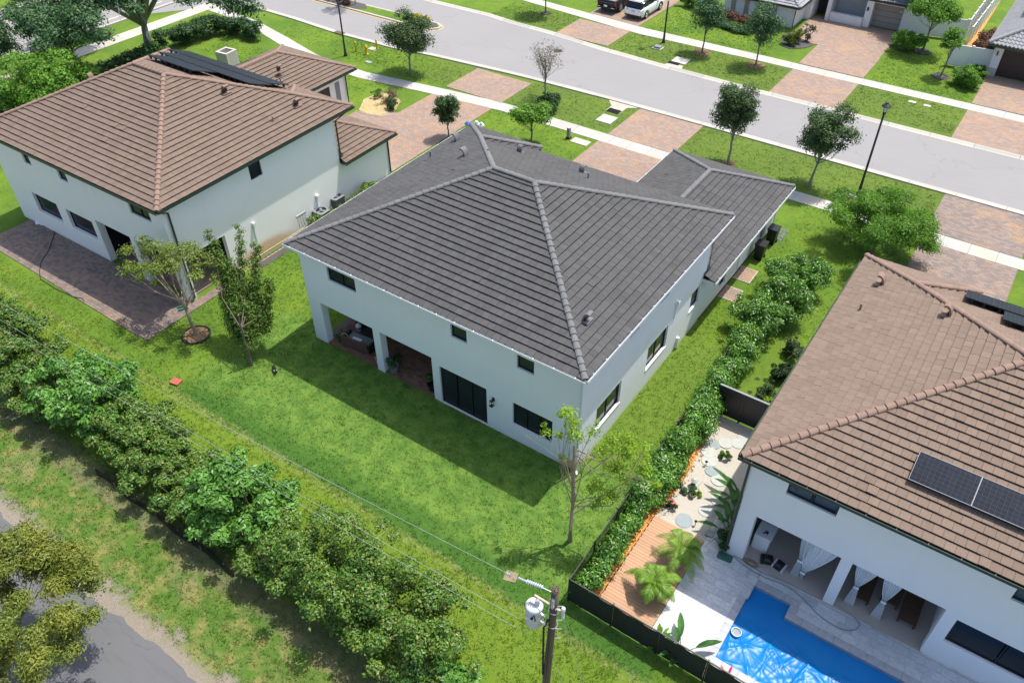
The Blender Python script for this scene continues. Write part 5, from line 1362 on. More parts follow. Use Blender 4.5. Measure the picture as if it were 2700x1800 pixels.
# bins and meters at the wing
def bin_(label, x, y, mat, h=1.05):
    t_ = thing('wheelie_bin', label, 'bin', (x,y,0))
    m = MB(); m.loft([[( -.22,-.25,.05),(.22,-.25,.05),(.22,.25,.05),(-.22,.25,.05)],[(-.29,-.33,h),(.29,-.33,h),(.29,.33,h),(-.29,.33,h)]]); m.build('body', mat, t_)
    m = MB(); m.box(-.31,.31,-.36,.36,h,h+.06); m.box(-.25,.25,.36,.42,h-.05,h+.02); m.build('lid', mat, t_)
    for s_ in (-1,1):
        m = MB(); m.tube([(s_*.24-.03,.28,.1),(s_*.24+.03,.28,.1)], .1, 10); m.build('wheel', M['rubber'], t_)
bin_('black wheelie bin standing by the side wall under gutter', .55, 19.75, M['black'])
bin_('black bin farther along the side wall near the sidewalk', .55, 21.7, M['black'])
t_ = thing('meter_cabinet', 'grey electric meter cabinet on the garage side wall', 'meter box', (.0,20.7,0))
m = MB(); m.box(.0,.22,-.2,.25,.9,1.7); m.build('box', M['ac'], t_); m = MB(); m.tube([(.1,-.35,.1),(.1,-.35,1.8)], .035, 6); m.tube([(.1,0,.05),(.1,0,.9)], .03, 6); m.build('conduit', M['white2'], t_)
t_ = thing('river_stones', 'small bed of dark river stones at the garage corner', 'stones', (.55,23.0,0)); m = MB(); r = random.Random(8)
for k in range(150):
    x, y, s_ = r.uniform(-.35,.45), r.uniform(-1.0,.5), r.uniform(.03,.06); m.lathe([(s_*.6,0),(s_,s_*.4),(s_*.5,s_*.8)], (x,y,0), 6)
m.build('stones', M['ac'], t_, kind='stuff')

# ------------------------------------------------------------ right garden: bed, deck, marble, pool, fences
m = MB(); m.prism([(3.3,.2),(3.15,3.2),(3.05,6.7),(7.3,6.7),(7.3,-.25),(4.0,-.25)], -.01, .02); m.build('shell_bed', M['shell'], kind='structure')
m = MB(); m.prism([(3.1,-5.4),(4.0,-5.4),(4.0,-.1),(4.15,1.4),(4.15,2.6),(3.9,5.0),(3.3,5.2),(3.1,.0)], -.01, .03); m.build('orange_mulch', M['mulch_o'], kind='structure')
r = random.Random(12); m = MB()
for k in range(500):
    y = r.uniform(-5.3,4.6); x = r.uniform(3.15,4.1 + (.25 if y > 0 else -.1)); s_ = r.uniform(.03,.07); a = r.random()*3
    m.prism([(x+s_*math.cos(a),y+s_*math.sin(a)),(x-s_*.3*math.sin(a),y+s_*.3*math.cos(a)),(x-s_*math.cos(a),y-s_*math.sin(a))], .03, .05+r.uniform(0,.03))
m.build('mulch_chips', M['mulch_o'], kind='stuff', label='loose orange wood chips', cat='mulch')
m = MB(); m.prism([(6.25,-.2),(6.1,1.2),(6.5,2.6),(7.25,2.8),(7.25,-.2)], .0, .04); m.build('pebble_bed', M['pebble'], kind='structure')
r = random.Random(13); m = MB()
for k in range(420):
    x, y, s_ = r.uniform(6.2,7.2), r.uniform(-.15,2.5), r.uniform(.02,.045); m.lathe([(s_*.6,0),(s_,s_*.4),(s_*.5,s_*.8)], (x,y,.04), 5)
m.build('pebbles', M['pebble'], kind='stuff', label='white pebbles by the tan house wall', cat='pebbles')
for (x,y),rr_,b,lb in [((4.37, 4.85),.3,1,'bluish round stepping stone with dark rim, left of three upper ones'),
 ((4.37, 4.30),.34,0,'pale stepping stone below the bluish one near hedge'),
 ((4.61, 3.83),.35,0,'largest pale cream stepping stone in the bed middle'),
 ((4.95, 3.35),.3,1,'bluish round stepping stone below the grass tuft'),
 ((4.79, 5.19),.31,0,'pale stepping stone in the middle of the upper three'),
 ((5.26, 5.51),.31,0,'pale stepping stone right of the upper three'),
 ((5.43, 5.99),.36,0,'large pale stepping stone nearest the roof edge'),
 ((5.08, 0.27),.36,1,'wide bluish stepping stone next to the wooden deck'),
 ((5.41, 3.05),.34,0,'pale stepping stone half in the roof shade'),
 ((5.63, 1.27),.34,0,'lowest stepping stone in the roof shadow'),
 ((5.85, 2.05),.34,0,'stepping stone in shadow beside broad leaved plant')]:
    t_ = thing('stepping_stone', lb, 'stepping stone', (x,y,.02), group='round stepping stones in the shell bed')
    m = MB(); m.prism(disc(0,0,rr_,22,.02), -.03, .02+(abs(x*7.3+y*3.1)%.03)); m.build('disc', M['stone_b'] if b else M['stone'], t_)
# deck
dk = link('wooden_deck', None, kind='structure')
m = MB(); m.box(3.95,6.2,-5.4,-.2,-.02,.03); m.build('joists', M['dark'], dk)
y = -5.4; k = 0
while y < -.22:
    m = MB(); m.box(4.0-(.02 if k%2 else 0),6.2,y,min(y+.132,-.2),.03,.075+.002*(k%2)); m.build('plank', M['deck'], dk); y += .141; k += 1
# marble paving
mp = [R_(6.22,8.3,-5.45,.28), R_(8.3,20,-.62,.28), R_(8.3,8.62,-1.35,-.62)]
paver_field('marble_paving', [R_(6.22,8.28,-5.45,-.25), R_(7.3,20.5,-.25,.0), R_(8.28,20.5,-1.28,-.25)] if False else [R_(6.22,8.3,-5.45,-.22), R_(7.25,20.5,-.22,.0), R_(8.3,8.66,-1.66,-.22), R_(8.66,20.5,-.62,-.22), R_(10.38,20.5,-1.28,-.62)], M['marble'], .56, .36, .05, joint=M['stone'], gap=.007, pname='tile', jit=.001)
def coping(pts_):
    for a in pts_:
        m = MB(); m.box(*a,-.3,.054); m.build('coping_stone', M['coping'], cp)
cp = link('pool_coping', None, kind='structure')
L_ = []
for k in range(8): L_.append((8.3+.003,8.6,-4.5+k*.36+.004,-4.5+(k+1)*.36-.004))
for k in range(3): L_.append((8.66+k*.573+.004,8.66+(k+1)*.573-.004,-.95,-.624))
L_.append((10.08,10.378,-1.28,-.954)); 
for k in range(17): L_.append((10.08+k*.6+.004,10.08+(k+1)*.6-.004,-1.6,-1.284))
for k in range(20): L_.append((8.3+k*.6+.004,8.3+(k+1)*.6-.004,-4.83,-4.505))
coping(L_)
m = MB(); m.box(8.3,20.5,-5.45,-4.835,0,.048); m.build('pool_border', M['marble'], kind='structure')
# pool shell and water
m = MB(); m.box(8.4,20.4,-4.7,-.8,-1.3,-1.2); m.build('pool_floor', M['white2'], kind='structure')
# wrinkled blue cover floating on the pool
def cover():
    t_ = thing('pool_cover', 'wrinkled bright blue plastic cover floating over the pool', 'pool cover', (0,0,-.1))
    NX, NY = 300, 110; X = np.linspace(8.605,20.2,NX); Y = np.linspace(-4.5,-.96,NY)
    gx, gy = np.meshgrid(X, Y); r = np.random.default_rng(6); z = np.zeros_like(gx)
    for k in range(90):
        a = r.uniform(0,PI); f = r.uniform(.8,3.2); ph = r.uniform(0,6.28); cx, cy = r.uniform(8.6,15), r.uniform(-4.6,-2.6); s_ = r.uniform(.4,1.6)
        wv = (gx*math.cos(a)+gy*math.sin(a))*f+ph
        z += (1-np.abs(np.sin(wv)))**7 * np.exp(-(((gx-cx)/s_)**2+((gy-cy)/(s_*.7))**2))*r.uniform(.018,.045)
    mask = np.clip((-2.3-gy)/.5, .06, 1); z *= mask
    z += .05*np.clip(np.sin(gx*1.1+gy*.7),0,1)*mask
    vis = ~((gx > 10.08) & (gy > -1.6))
    V = np.stack([gx,gy,z],-1).reshape(-1,3); F = []
    for j in range(NY-1):
        for i in range(NX-1):
            if vis[j,i+1] and vis[j+1,i+1] and vis[j+1,i]: n = j*NX+i; F.append((n,n+1,n+NX+1,n+NX))
    me = bpy.data.meshes.new('sheet'); me.from_pydata(V.tolist(), [], F); me.materials.append(M['cover'])
    me.polygons.foreach_set('use_smooth', [True]*len(F)); me.update(); link('sheet', me, t_)
cover()
t_ = thing('pool_bucket', 'small pale blue round bucket lid lying on the pool cover', 'bucket', (*(8.84, -3.19),-.06))
m = MB(); m.lathe([(.16,0),(.19,.16),(.17,.16),(.15,.05)], sides=18); m.build('rim', M['tank'], t_); m = MB(); m.lathe([(.15,.09),(.15,.1)], sides=18); m.build('inside', M['stone_b'], t_)
t_ = thing('drain_mat', 'green rounded mat on marble paving near the pebbles', 'mat', (7.19,-.42,.05), .1)
m = MB(); m.prism([(-.3,-.13),(-.24,-.19),(.24,-.19),(.3,-.13),(.3,.13),(.24,.19),(-.24,.19),(-.3,.13)], 0, .02); m.build('mat', M['green_lid'], t_)
t_ = thing('stone_block', 'small bluish stone box at corner of deck and pebbles', 'block', (*(6.25, 0.23),.03), .1)
m = MB(); m.box(-.15,.15,-.14,.14,0,.1); m.build('block', M['stone_b'], t_)

# black front fence of privacy screen
def screen_fence(name, label, A, B, h, pickets=False, z0=0.0, mat=None):
    A = Vector(A); B = Vector(B); L = (B-A).length; a = math.atan2(B.y-A.y, B.x-A.x)
    t_ = thing(name, label, 'fence', (A.x,A.y,0), a)
    n = int(round(L/1.85)); 
    pm = MB(); pm.box(-.03,.03,-.03,.03,0,h+.03); pm.box(-.036,.036,-.036,.036,h+.03,h+.05); pme = pm.mesh('post', M['black'])
    for k in range(n+1): link('post', pme, t_, loc=(L*k/n,0,0))
    m = MB(); m.box(0,L,-.02,.02,h-.05,h); m.build('top_rail', M['black'], t_)
    m = MB(); m.box(0,L,-.018,.018,.08,.12); m.build('bottom_rail', M['black'], t_)
    zt = h-.06 if not pickets else h*.52
    for k in range(n):
        m = MB(); nx_ = 10; x0 = L*k/n+.035; x1 = L*(k+1)/n-.035
        for i in range(nx_):
            xa = x0+(x1-x0)*i/nx_; xb = x0+(x1-x0)*(i+1)/nx_; ya = -.028+.012*math.sin(i*1.3+k); yb_ = -.028+.012*math.sin((i+1)*1.3+k)
            m.poly([(xa,ya,.1),(xb,yb_,.1),(xb,yb_,zt),(xa,ya,zt)]); m.poly([(xa,ya+.006,.1),(xb,yb_+.006,.1),(xb,yb_+.006,zt),(xa,ya+.006,zt)])
        m.build('screen_panel', mat or M['blackscreen'], t_)
    if pickets:
        bm_ = MB(); bm_.box(-.011,.011,-.011,.011,.12,h-.05); bme = bm_.mesh('picket', M['black'])
        for k in range(int(L/.105)): link('picket', bme, t_, loc=(.05+k*.105,0,0))
    return t_
screen_fence('screen_fence', 'long black privacy screen fence along the pool garden, by the pole', (3.05,-5.55), (21.5,-5.62), 1.45)
screen_fence('picket_fence', 'black picket fence with half-height screen beside the hedge', (3.05,-5.5), (2.75,9.5), 1.45, True)
def slat_gate():
    t_ = thing('slat_gate', 'dark horizontal slat gate across the garden between hedge and roof', 'gate', (3.55,6.75,0))
    for k in range(4): m = MB(); m.box(k*1.2-.04,k*1.2+.04,-.04,.04,0,1.85); m.build('post', M['bronze'], t_)
    sm = MB(); sm.box(.05,3.55,-.012,.012,0,.062); sme = sm.mesh('slat', M['black'] if False else M['bronze'])
    for k in range(24): link('slat', sme, t_, loc=(0,0,.1+k*.072))
    m = MB(); m.box(0,3.6,-.05,.05,1.83,1.87); m.build('top_rail', M['ac'], t_)
slat_gate()

def frond_plant(name, label, cat, x, y, trunks, mat, seed, nf=16, fl=1.3, th=1.0, wid=.3, cl=1, nl=26):
    r = np.random.default_rng(seed); t_ = thing(name, label, cat, (x,y,.05))
    for (tx,ty,hh_) in trunks:
        m = MB(); m.tube([(tx,ty,0),(tx*1.05,ty,hh_*.5),(tx*1.1,ty*1.05,hh_)], [.06,.045,.04], 8); m.build('trunk', M['bark_l'], t_)
        for f in range(nf):
            a = 2*PI*f/nf + r.normal(0,.2); el = r.uniform(.15,1.2); L = fl*r.uniform(.75,1.1)
            P_ = []
            for i in range(9):
                s_ = i/8; q = L*s_; P_.append(np.array([tx*1.1+q*math.cos(a)*math.cos(el*.8)*(1-.12*s_), ty*1.05+q*math.sin(a)*math.cos(el*.8)*(1-.12*s_), hh_+q*math.sin(el)-(.75*s_**2.2)*L]))
            m = MB(); m.tube([tuple(p) for p in P_], [.014-.0012*i for i in range(9)], 4)
            d = np.array([-math.sin(a), math.cos(a), 0])
            for i in range(nl):
                s_ = .12+.88*i/nl; k = min(7,int(s_*8)); u = s_*8-k; p = P_[k]*(1-u)+P_[k+1]*u; tg = P_[k+1]-P_[k]; tg /= np.linalg.norm(tg)
                ll = wid*math.sin(PI*min(1,s_*.8+.18))*r.uniform(.85,1.1)+.05
                for sg in (-1,1):
                    e = d*sg*.8+tg*.65+np.array([0,0,.12-.5*s_]); e /= np.linalg.norm(e); w2 = tg*.016
                    q1 = p+e*ll*.5+np.array([0,0,.02]); q2 = p+e*ll+np.array([0,0,-.10*ll])
                    m.poly([tuple(p-w2),tuple(q1-w2*1.3),tuple(q2),tuple(q1+w2*1.3),tuple(p+w2)])
            m.build('frond', mat, t_)
    return t_
frond_plant('palm', 'feathery palm at left on the wooden deck, nearer the fence', 'palm', 5.55, -3.6, [(0,0,.9),(.18,.12,.75),(-.15,.1,.8)], M['lf_palm'], 5, 8, 1.2, nl=20)
frond_plant('palm', 'feathery palm farther up the wooden deck near marble edge', 'palm', 5.75, -1.65, [(0,0,1.0),(.15,-.12,.85)], M['lf_palm'], 6, 8, 1.3, nl=20)

def paddle_plant(name, label, cat, x, y, n, L, mat, seed, up=.9, wid=.22, z=.03):
    r = np.random.default_rng(seed); t_ = thing(name, label, cat, (x,y,z))
    for f in range(n):
        a = 2*PI*f/n+r.normal(0,.3); el = r.uniform(.6,1.4)*up; l = L*r.uniform(.7,1.15); w_ = wid*r.uniform(.8,1.2)
        d = np.array([math.cos(a)*math.cos(el), math.sin(a)*math.cos(el), math.sin(el)]); sd_ = np.array([-math.sin(a), math.cos(a), 0])
        m = MB(); b0 = np.array([.05*math.cos(a), .05*math.sin(a), 0]); m.tube([tuple(b0), tuple(b0+d*l*.5)], [.02,.013], 4)
        K = 7; Lp=[]; Cp=[]; Rp=[]
        for i in range(K+1):
            s_ = i/K; ww = w_*math.sin(PI*(s_*.93+.05))**.8; c = b0+d*(l*(.42+.58*s_))+np.array([math.cos(a),math.sin(a),-1])*(.22*l*s_**2)*.7
            Cp.append(c); Lp.append(c+sd_*ww*.5+np.array([0,0,.25*ww])); Rp.append(c-sd_*ww*.5+np.array([0,0,.25*ww]))
        for i in range(K):
            m.poly([tuple(Cp[i]),tuple(Cp[i+1]),tuple(Lp[i+1]),tuple(Lp[i])]); m.poly([tuple(Rp[i]),tuple(Rp[i+1]),tuple(Cp[i+1]),tuple(Cp[i])])
        m.build('leaf', mat, t_)
    return t_
paddle_plant('strelitzia', 'large paddle leaved plant uppermost along the tan house side wall', 'plant', 6.75, 2.5, 11, 1.6, M['lf_big'], 21)
paddle_plant('strelitzia', 'paddle leaved plant in middle of the side wall bed', 'plant', 6.85, 1.6, 11, 1.4, M['lf_big'], 22)
paddle_plant('strelitzia', 'lowest paddle leaved plant near pebbles and house corner', 'plant', 6.85, .75, 10, 1.2, M['lf_big'], 23)
bush('dark_shrub', 'dark leafy shrub at side wall between paddle leaved plants', 'shrub', 6.9, .2, (.4,.5), .8, M['lf_dk'], 1500, .12, 24, 8, twigs=4)
paddle_plant('strelitzia', 'broad leaved clump between the upper two side wall plants', 'plant', 7.0, 2.05, 9, 1.1, M['lf_big'], 61)
paddle_plant('strelitzia', 'broad leaved clump low in the side wall bed by downspout', 'plant', 7.05, 1.15, 9, 1.0, M['lf_big'], 62)
paddle_plant('bird_of_paradise', 'green paddle leaved plant standing behind the black fence', 'plant', 7.5, -5.1, 9, 1.25, M['lf_big'], 25, .8)
paddle_plant('ginger_plant', 'leafy low green plant at deck corner behind black fence', 'plant', 6.6, -5.15, 14, .65, M['lf_br'], 26, .8, .12)
paddle_plant('bromeliad', 'crimson red bromeliad beside the pool behind the fence', 'plant', 9.25, -5.15, 16, .5, M['lf_brom'], 27, .85, .09, .05)
bush('grass_tuft', 'round tuft of bright grass in the shell bed', 'plant', *(5.10, 4.37), (.28,.28), .35, M['lf_br'], 900, .14, 28, 6, asp=.15, twigs=0)
bush('pale_shrub', 'pale green succulent clump with pot in the shell bed', 'plant', *(4.42, 1.72), (.5,.4), .4, M['lf_oakb'], 1100, .1, 29, 8, twigs=2)
bush('lime_shrub', 'small lime green clump beside the clay pot in shell bed', 'plant', *(4.97, 1.80), (.22,.2), .25, M['lf_lime'], 500, .07, 30, 6, twigs=0)
bush('red_flower_plant', 'small plant with red flowers at upper deck end', 'plant', *(4.29, 0.54), (.35,.25), .4, M['lf_oak'], 500, .1, 31, 6, twigs=4)
m = MB(); 
for k in range(5): m.lathe([(.03,0),(.045,.03),(.01,.05)], (*[(1,)[0]*v for v in ((.1*k-.2), (.07*(k%3)-.05))], .42), 6)
t_ = thing('red_blooms', 'few red blooms on the small plant at the deck end', 'flowers', (*(4.29, 0.54),0)); m.build('petals', M['flower'], t_)
t_ = thing('clay_pot', 'small clay pot beside lime green clump in shell bed', 'pot', (*(4.84, 1.55),.02)); m = MB(); m.lathe([(.07,0),(.11,.18),(.12,.2),(.09,.2),(.08,.12)], sides=12); m.build('body', M['mulch'], t_)
t_ = thing('stone_lantern', 'small grey garden ornament standing in the shell bed plants', 'ornament', (*(4.62, 2.18),.02)); m = MB(); m.lathe([(.16,0),(.14,.06),(.05,.1),(.05,.25),(.15,.3),(.17,.34),(.06,.45)], sides=12); m.build('body', M['stone'], t_)
for lb,(x,y) in (('small black path light beside the round grass tuft', (5.02, 4.21)),('small path light by wide bluish stone next to the deck', (5.56, 0.32)),('small path light between pale stepping stones', (4.59, 3.49))):
    t_ = thing('path_light', lb, 'path light', (x,y,.02)); m = MB(); m.lathe([(.015,0),(.015,.28)], sides=6); m.build('stake', M['black'], t_); m = MB(); m.lathe([(.07,.28),(.02,.34)], sides=10); m.build('cap', M['bronze'], t_)
# behind the hedge, side garden of the tan house
bush('garden_shrub', 'dark cycad-like shrub peeking beside tan roof eave', 'shrub', 5.3, 10.6, (.6,.6), .9, M['lf_dk'], 1600, .25, 33, 8, asp=.15, twigs=3)
bush('garden_shrub', 'leafy rose shrub with pink flowers behind the long hedge', 'shrub', 5.0, 9.0, (.7,.6), .9, M['lf_oak'], 1700, .12, 34, 9, twigs=5)
bush('garden_shrub', 'lime green low shrub at edge of the tan roof', 'shrub', 5.45, 8.5, (.4,.4), .5, M['lf_lime'], 900, .08, 35, 7, twigs=2)
bush('garden_shrub', 'small dark flowering shrub near upper hedge and roof edge', 'shrub', 5.2, 12.8, (.7,.6), 1.0, M['lf_oak'], 1700, .14, 36, 9, twigs=5)
m = MB(); m.prism([(4.6,6.9),(6.9,6.9),(6.9,8.0),(5.4,8.3),(4.5,7.6)], -.01, .02); m.build('shell_patch', M['shell'], kind='structure')

# ------------------------------------------------------------ things in the tan house porch
def curtain(label, x, y, zt, top_w, tie_z, tie_dx, bot, seed, full=False):
    t_ = thing('curtain', label, 'curtain', (x,y,0), group='white porch curtains')
    m = MB(); n = 26; K = 14; rings = []
    for k in range(K+1):
        s_ = k/K; z_ = zt-(zt-.08)*s_
        zt_ = (zt-z_)/(zt-tie_z)
        if z_ > tie_z: w_ = top_w*(1-zt_**1.6)+.12*zt_**1.6; cx = tie_dx*zt_**1.1 + (0)*zt_
        else:
            q = (tie_z-z_)/(tie_z-.08); w_ = .12+bot*q**.7; cx = tie_dx
        rings.append((z_, w_, cx))
    P_ = []
    for z_, w_, cx in rings:
        P_.append([(cx+(i/n-.5)*w_ + (top_w*.5*0), .05*math.sin(i*1.9+seed)*min(1,.35+.65*w_/top_w), z_) for i in range(n+1)])
    for a, b in zip(P_, P_[1:]):
        for i in range(n): m.poly([a[i],a[i+1],b[i+1],b[i]])
    m.build('drape', M['curtain'], t_, True)
    m = MB(); m.tube([(tie_dx-.08,-.06,tie_z),(tie_dx,-.09,tie_z+.02),(tie_dx+.08,-.06,tie_z)], .05, 7); m.build('knot', M['curtain'], t_)
curtain('narrow knotted white curtain at left of first porch opening', 9.75, .28, 2.8, .5, 1.15, 0.0, .22, 1)
curtain('wide swagged white curtain in the first porch opening', 10.35, .3, 2.8, 1.3, .55, -.35, .02, 2)
curtain('white knotted curtain left in the second porch opening', 11.95, .28, 2.8, .85, 1.25, -.1, .25, 3)
curtain('white knotted curtain right in the second porch opening', 12.85, .28, 2.8, .7, 1.2, 0.0, .25, 4)
def lounger(label, x, y, rz=0):
    t_ = thing('lounger', label, 'sun lounger', (x,y,.075), rz, group='dark wooden loungers in the porch')
    for s_ in (-1,1):
        m = MB(); m.box(s_*.3-.02,s_*.3+.02,0,1.9,.2,.28); m.build('side_rail', M['teak'], t_)
    sm = MB(); sm.box(-.29,.29,-.028,.028,0,.022); sme = sm.mesh('slat', M['teak'])
    for k in range(19): link('slat', sme, t_, loc=(0,.05+k*.068,.285))
    for k in range(9):
        o = link('slat', sme, t_, loc=(0,1.36+k*.058,.30+k*.036)); o.rotation_euler = (.55,0,0)
    for sx in (-1,1):
        for yy in (.08,1.5): m = MB(); m.box(sx*.28-.025,sx*.28+.025,yy,yy+.06,0,.2); m.build('leg', M['teak'], t_)
lounger('dark slatted wooden lounger nearest left curtain knot', 12.15, .5)
lounger('dark slatted wooden lounger partly behind right curtain', 13.1, .95)
lounger('rightmost dark slatted wooden lounger in the porch', 13.85, .5)
def robot(label, x, y, mat2, rz):
    t_ = thing('pool_robot', label, 'pool cleaner', (x,y,.08), rz)
    m = MB(); m.loft([[(-.17,-.2,.05),(.17,-.2,.05),(.17,.2,.05),(-.17,.2,.05)],[(-.15,-.17,.2),(.15,-.17,.2),(.15,.17,.22),(-.15,.17,.22)],[(-.08,-.08,.26),(.08,-.08,.26),(.08,.1,.27),(-.08,.1,.27)]]); m.build('body', M['black'], t_)
    for s_ in (-1,1): m = MB(); m.loft([[(s_*.2-.035,-.2,.0),(s_*.2+.035,-.2,.0),(s_*.2+.035,-.2,.12),(s_*.2-.035,-.2,.12)],[(s_*.2-.035,.2,.0),(s_*.2+.035,.2,.0),(s_*.2+.035,.2,.16),(s_*.2-.035,.2,.16)]]); m.build('track', mat2, t_)
robot('black boxy pool cleaner caddy beside the outdoor kitchen', 8.62, .32, M['rubber'], .35)
robot('black pool robot with pale lilac side tracks on porch floor', 9.12, .33, M['tank'], -.2)
t_ = thing('outdoor_kitchen', 'white outdoor kitchen counter with black grill inside the porch', 'counter', (7.85,.62,.075))
m = MB(); m.box(0,.62,0,2.3,0,.86); m.build('cabinet', M['white2'], t_); m = MB(); m.box(-.0,.66,-.02,2.32,.86,.9); m.build('worktop', M['white'], t_)
m = MB(); m.box(.08,.58,.75,1.55,.9,1.0); m.build('grill', M['black'], t_); m = MB(); m.box(.12,.54,.8,1.5,1.0,1.012); m.build('grill_plate', M['steel'], t_)
t_ = thing('black_tool', 'small black tool lying on the white kitchen worktop', 'tool', (8.2,.85,.985), .7); m = MB(); m.box(-.12,.12,-.02,.02,0,.03); m.box(.02,.06,-.08,.08,0,.03); m.build('body', M['black'], t_)
t_ = thing('hose_loop', 'thin grey hose looping over the marble paving beside pool', 'hose', (0,0,0))
m = MB(); hp = [(7.22, 0.02, 0.07),(7.69, -0.14, 0.07),(8.53, -0.26, 0.07),(9.57, -0.15, 0.07),(10.60, -0.14, 0.07),(11.55, -0.03, 0.07),(12.10, -0.10, 0.07),(12.42, -0.26, 0.07),(12.46, -0.50, 0.07),(12.28, -0.74, 0.07),(11.92, -0.88, 0.07),(11.21, -0.83, 0.07),(10.43, -0.49, 0.07),(9.77, -0.31, 0.07),(8.59, -0.42, 0.07),(7.76, -0.31, 0.07),(7.41, -0.16, 0.07)]
sm_ = []
for i in range(len(hp)-1):
    p0, p1, p2, p3 = [np.array(hp[max(0,min(len(hp)-1,i+d))]) for d in (-1,0,1,2)]
    for u in (0,.25,.5,.75): sm_.append(tuple(.5*((2*p1)+(-p0+p2)*u+(2*p0-5*p1+4*p2-p3)*u*u+(-p0+3*p1-3*p2+p3)*u**3)))
m.tube(sm_, .014, 5); m.build('hose', M['ac'], t_)
t_ = thing('coiled_rope', 'small brown coiled bundle on the marble near the house corner', 'rope', (*(8.18, -0.13),.05)); m = MB()
m.tube([((.12+.01*k)*math.cos(k*.7), (.06+.004*k)*math.sin(k*.7), .02+.003*k) for k in range(26)], .014, 5); m.build('coil', M['mulch'], t_)
t_ = thing('garden_machine', 'dark hose reel and pump parts at the tan house side wall', 'equipment', (7.0,3.6,.02))
m = MB(); m.lathe([(.2,0),(.22,.3),(.12,.5),(.1,.6)], sides=12); m.build('tank', M['blue'], t_); m = MB(); m.tube([(0,-.2,.2),(.1,-.6,.35),(-.15,-.9,.2),(.05,-1.2,.3)], .05, 6); m.box(-.2,.15,-.8,-.45,.0,.35); m.build('pump', M['rubber'], t_)

# ------------------------------------------------------------ grey house porch things
def pot(label, x, y, r, h, mat, plant, n, ls, seed, ph=.5):
    t_ = thing('plant_pot', label, 'potted plant', (x,y,.06)); m = MB(); m.lathe([(r*.7,0),(r,h*.85),(r*1.05,h),(r*.9,h),(r*.85,h*.9)], sides=16); m.build('pot', mat, t_)
    m = MB(); m.lathe([(r*.86,h*.85),(r*.86,h*.88)], sides=12); m.build('soil', M['dark'], t_)
    rr_ = np.random.default_rng(seed); cl = [[rr_.normal(0,r*.5), rr_.normal(0,r*.5), h+rr_.uniform(.05,ph), r*rr_.uniform(.4,.7)] for _ in range(6)]
    C, N = clump_leaves(cl, n, rr_, .3, .6); link('foliage', leaf_mesh('foliage', C, N, ls, plant, asp=.4, seed=seed), t_)
pot('cream pot with dark green plant beside the middle pillar', -11.75, .35, .19, .36, M['clay'], M['lf_oak'], 130, .16, 1)
pot('smaller cream pot tucked against the middle pillar', -11.5, .18, .16, .3, M['clay'], M['lf_oak'], 70, .12, 2, .3)
pot('dark round planter right of the middle pillar', -10.72, .3, .27, .42, M['ac'], M['lf_dk'], 320, .2, 3, .4)
pot('dark planter with sprawling plant by the right porch pillar', -8.3, .38, .26, .4, M['black'], M['lf_dk'], 350, .16, 4, .4)
bush('porch_plant', 'blue-green leafy plant at foot of the left porch pillar', 'plant', -14.45, .55, (.35,.3), .6, M['lf_oakb'], 550, .14, 37, 6, twigs=3)
def sofa():
    t_ = thing('wicker_sofa', 'dark wicker sofa with pale cushion standing in the porch, back to lawn', 'sofa', (-13.3,.35,.06), .12)
    m = MB(); m.box(-.75,.75,.05,.75,.12,.38); m.build('seat', M['rubber'], t_)
    m = MB(); m.loft([[(-.8,0,.1),(.8,0,.1),(.8,.1,.1),(-.8,.1,.1)],[(-.82,-.14,.8),(.82,-.14,.8),(.82,-.04,.8),(-.82,-.04,.8)]])
    for k in range(22):
        z_ = .12+k*.031; m.tube([(-.81,-.012-.2*(z_-.1)*1.0,z_),(.81,-.012-.2*(z_-.1),z_)], .011, 4)
    m.build('backrest', M['teak'], t_)
    for s_ in (-1,1): m = MB(); m.box(s_*.8-.05,s_*.8+.05,0,.75,.1,.58); m.build('armrest', M['rubber'], t_)
    m = MB(); m.box(-.2,.35,.05,.2,.4,.75); m.build('cushion', M['curtain'], t_)
    m = MB(); m.box(-.7,.7,.1,.72,.38,.48); m.build('seat_cushion', M['ac'], t_)
sofa()
t_ = thing('round_basket', 'round wicker ring leaning beside the dark sofa', 'basket', (-14.15,.45,.4)); m = MB(); m.tube([(.28*math.cos(a),.1*math.sin(a),.26*math.sin(a)) for a in np.linspace(0,2*PI,21)], .025, 6); m.build('ring', M['clay'], t_)
t_ = thing('coffee_table', 'round dark coffee table behind the sofa in the porch', 'table', (-13.2,1.6,.06)); m = MB(); m.lathe([(.55,.38),(.55,.42)], sides=24); m.build('top', M['rubber'], t_); m = MB(); m.lathe([(.06,0),(.05,.38)], sides=10); m.build('leg', M['rubber'], t_)
def bbq():
    t_ = thing('gas_grill', 'black gas grill with steel side shelf and propane tank in porch', 'grill', (-14.3,2.1,.06), .3)
    m = MB(); m.box(-.35,.35,-.28,.28,.1,.8); m.build('cart', M['black'], t_)
    m = MB(); m.loft([[(-.35,-.28,.8),(.35,-.28,.8),(.35,.28,.8),(-.35,.28,.8)],[(-.35,-.28,.95),(.35,-.28,.95),(.35,.28,.95),(-.35,.28,.95)],[(-.33,-.12,1.1),(.33,-.12,1.1),(.33,.22,1.1),(-.33,.22,1.1)]]); m.build('lid', M['rubber'], t_)
    for s_ in (-1,1): m = MB(); m.box(min(s_*.36,s_*.72),max(s_*.36,s_*.72),-.25,.25,.78,.82); m.build('side_shelf', M['steel'], t_)
    m = MB(); m.lathe([(.13,.05),(.15,.12),(.15,.38),(.1,.46),(.06,.48),(.06,.52)], (-.1,-.5,0), 14); m.build('propane_tank', M['white'], t_)
    m = MB(); m.lathe([(.152,.18),(.152,.3)], (-.1,-.5,0), 14); m.build('tank_label', M['blue'], t_)
bbq()
t_ = thing('small_dog', 'small black and white dog lying on the back lawn', 'dog', (*(-15.64, -3.04),0), -.45)
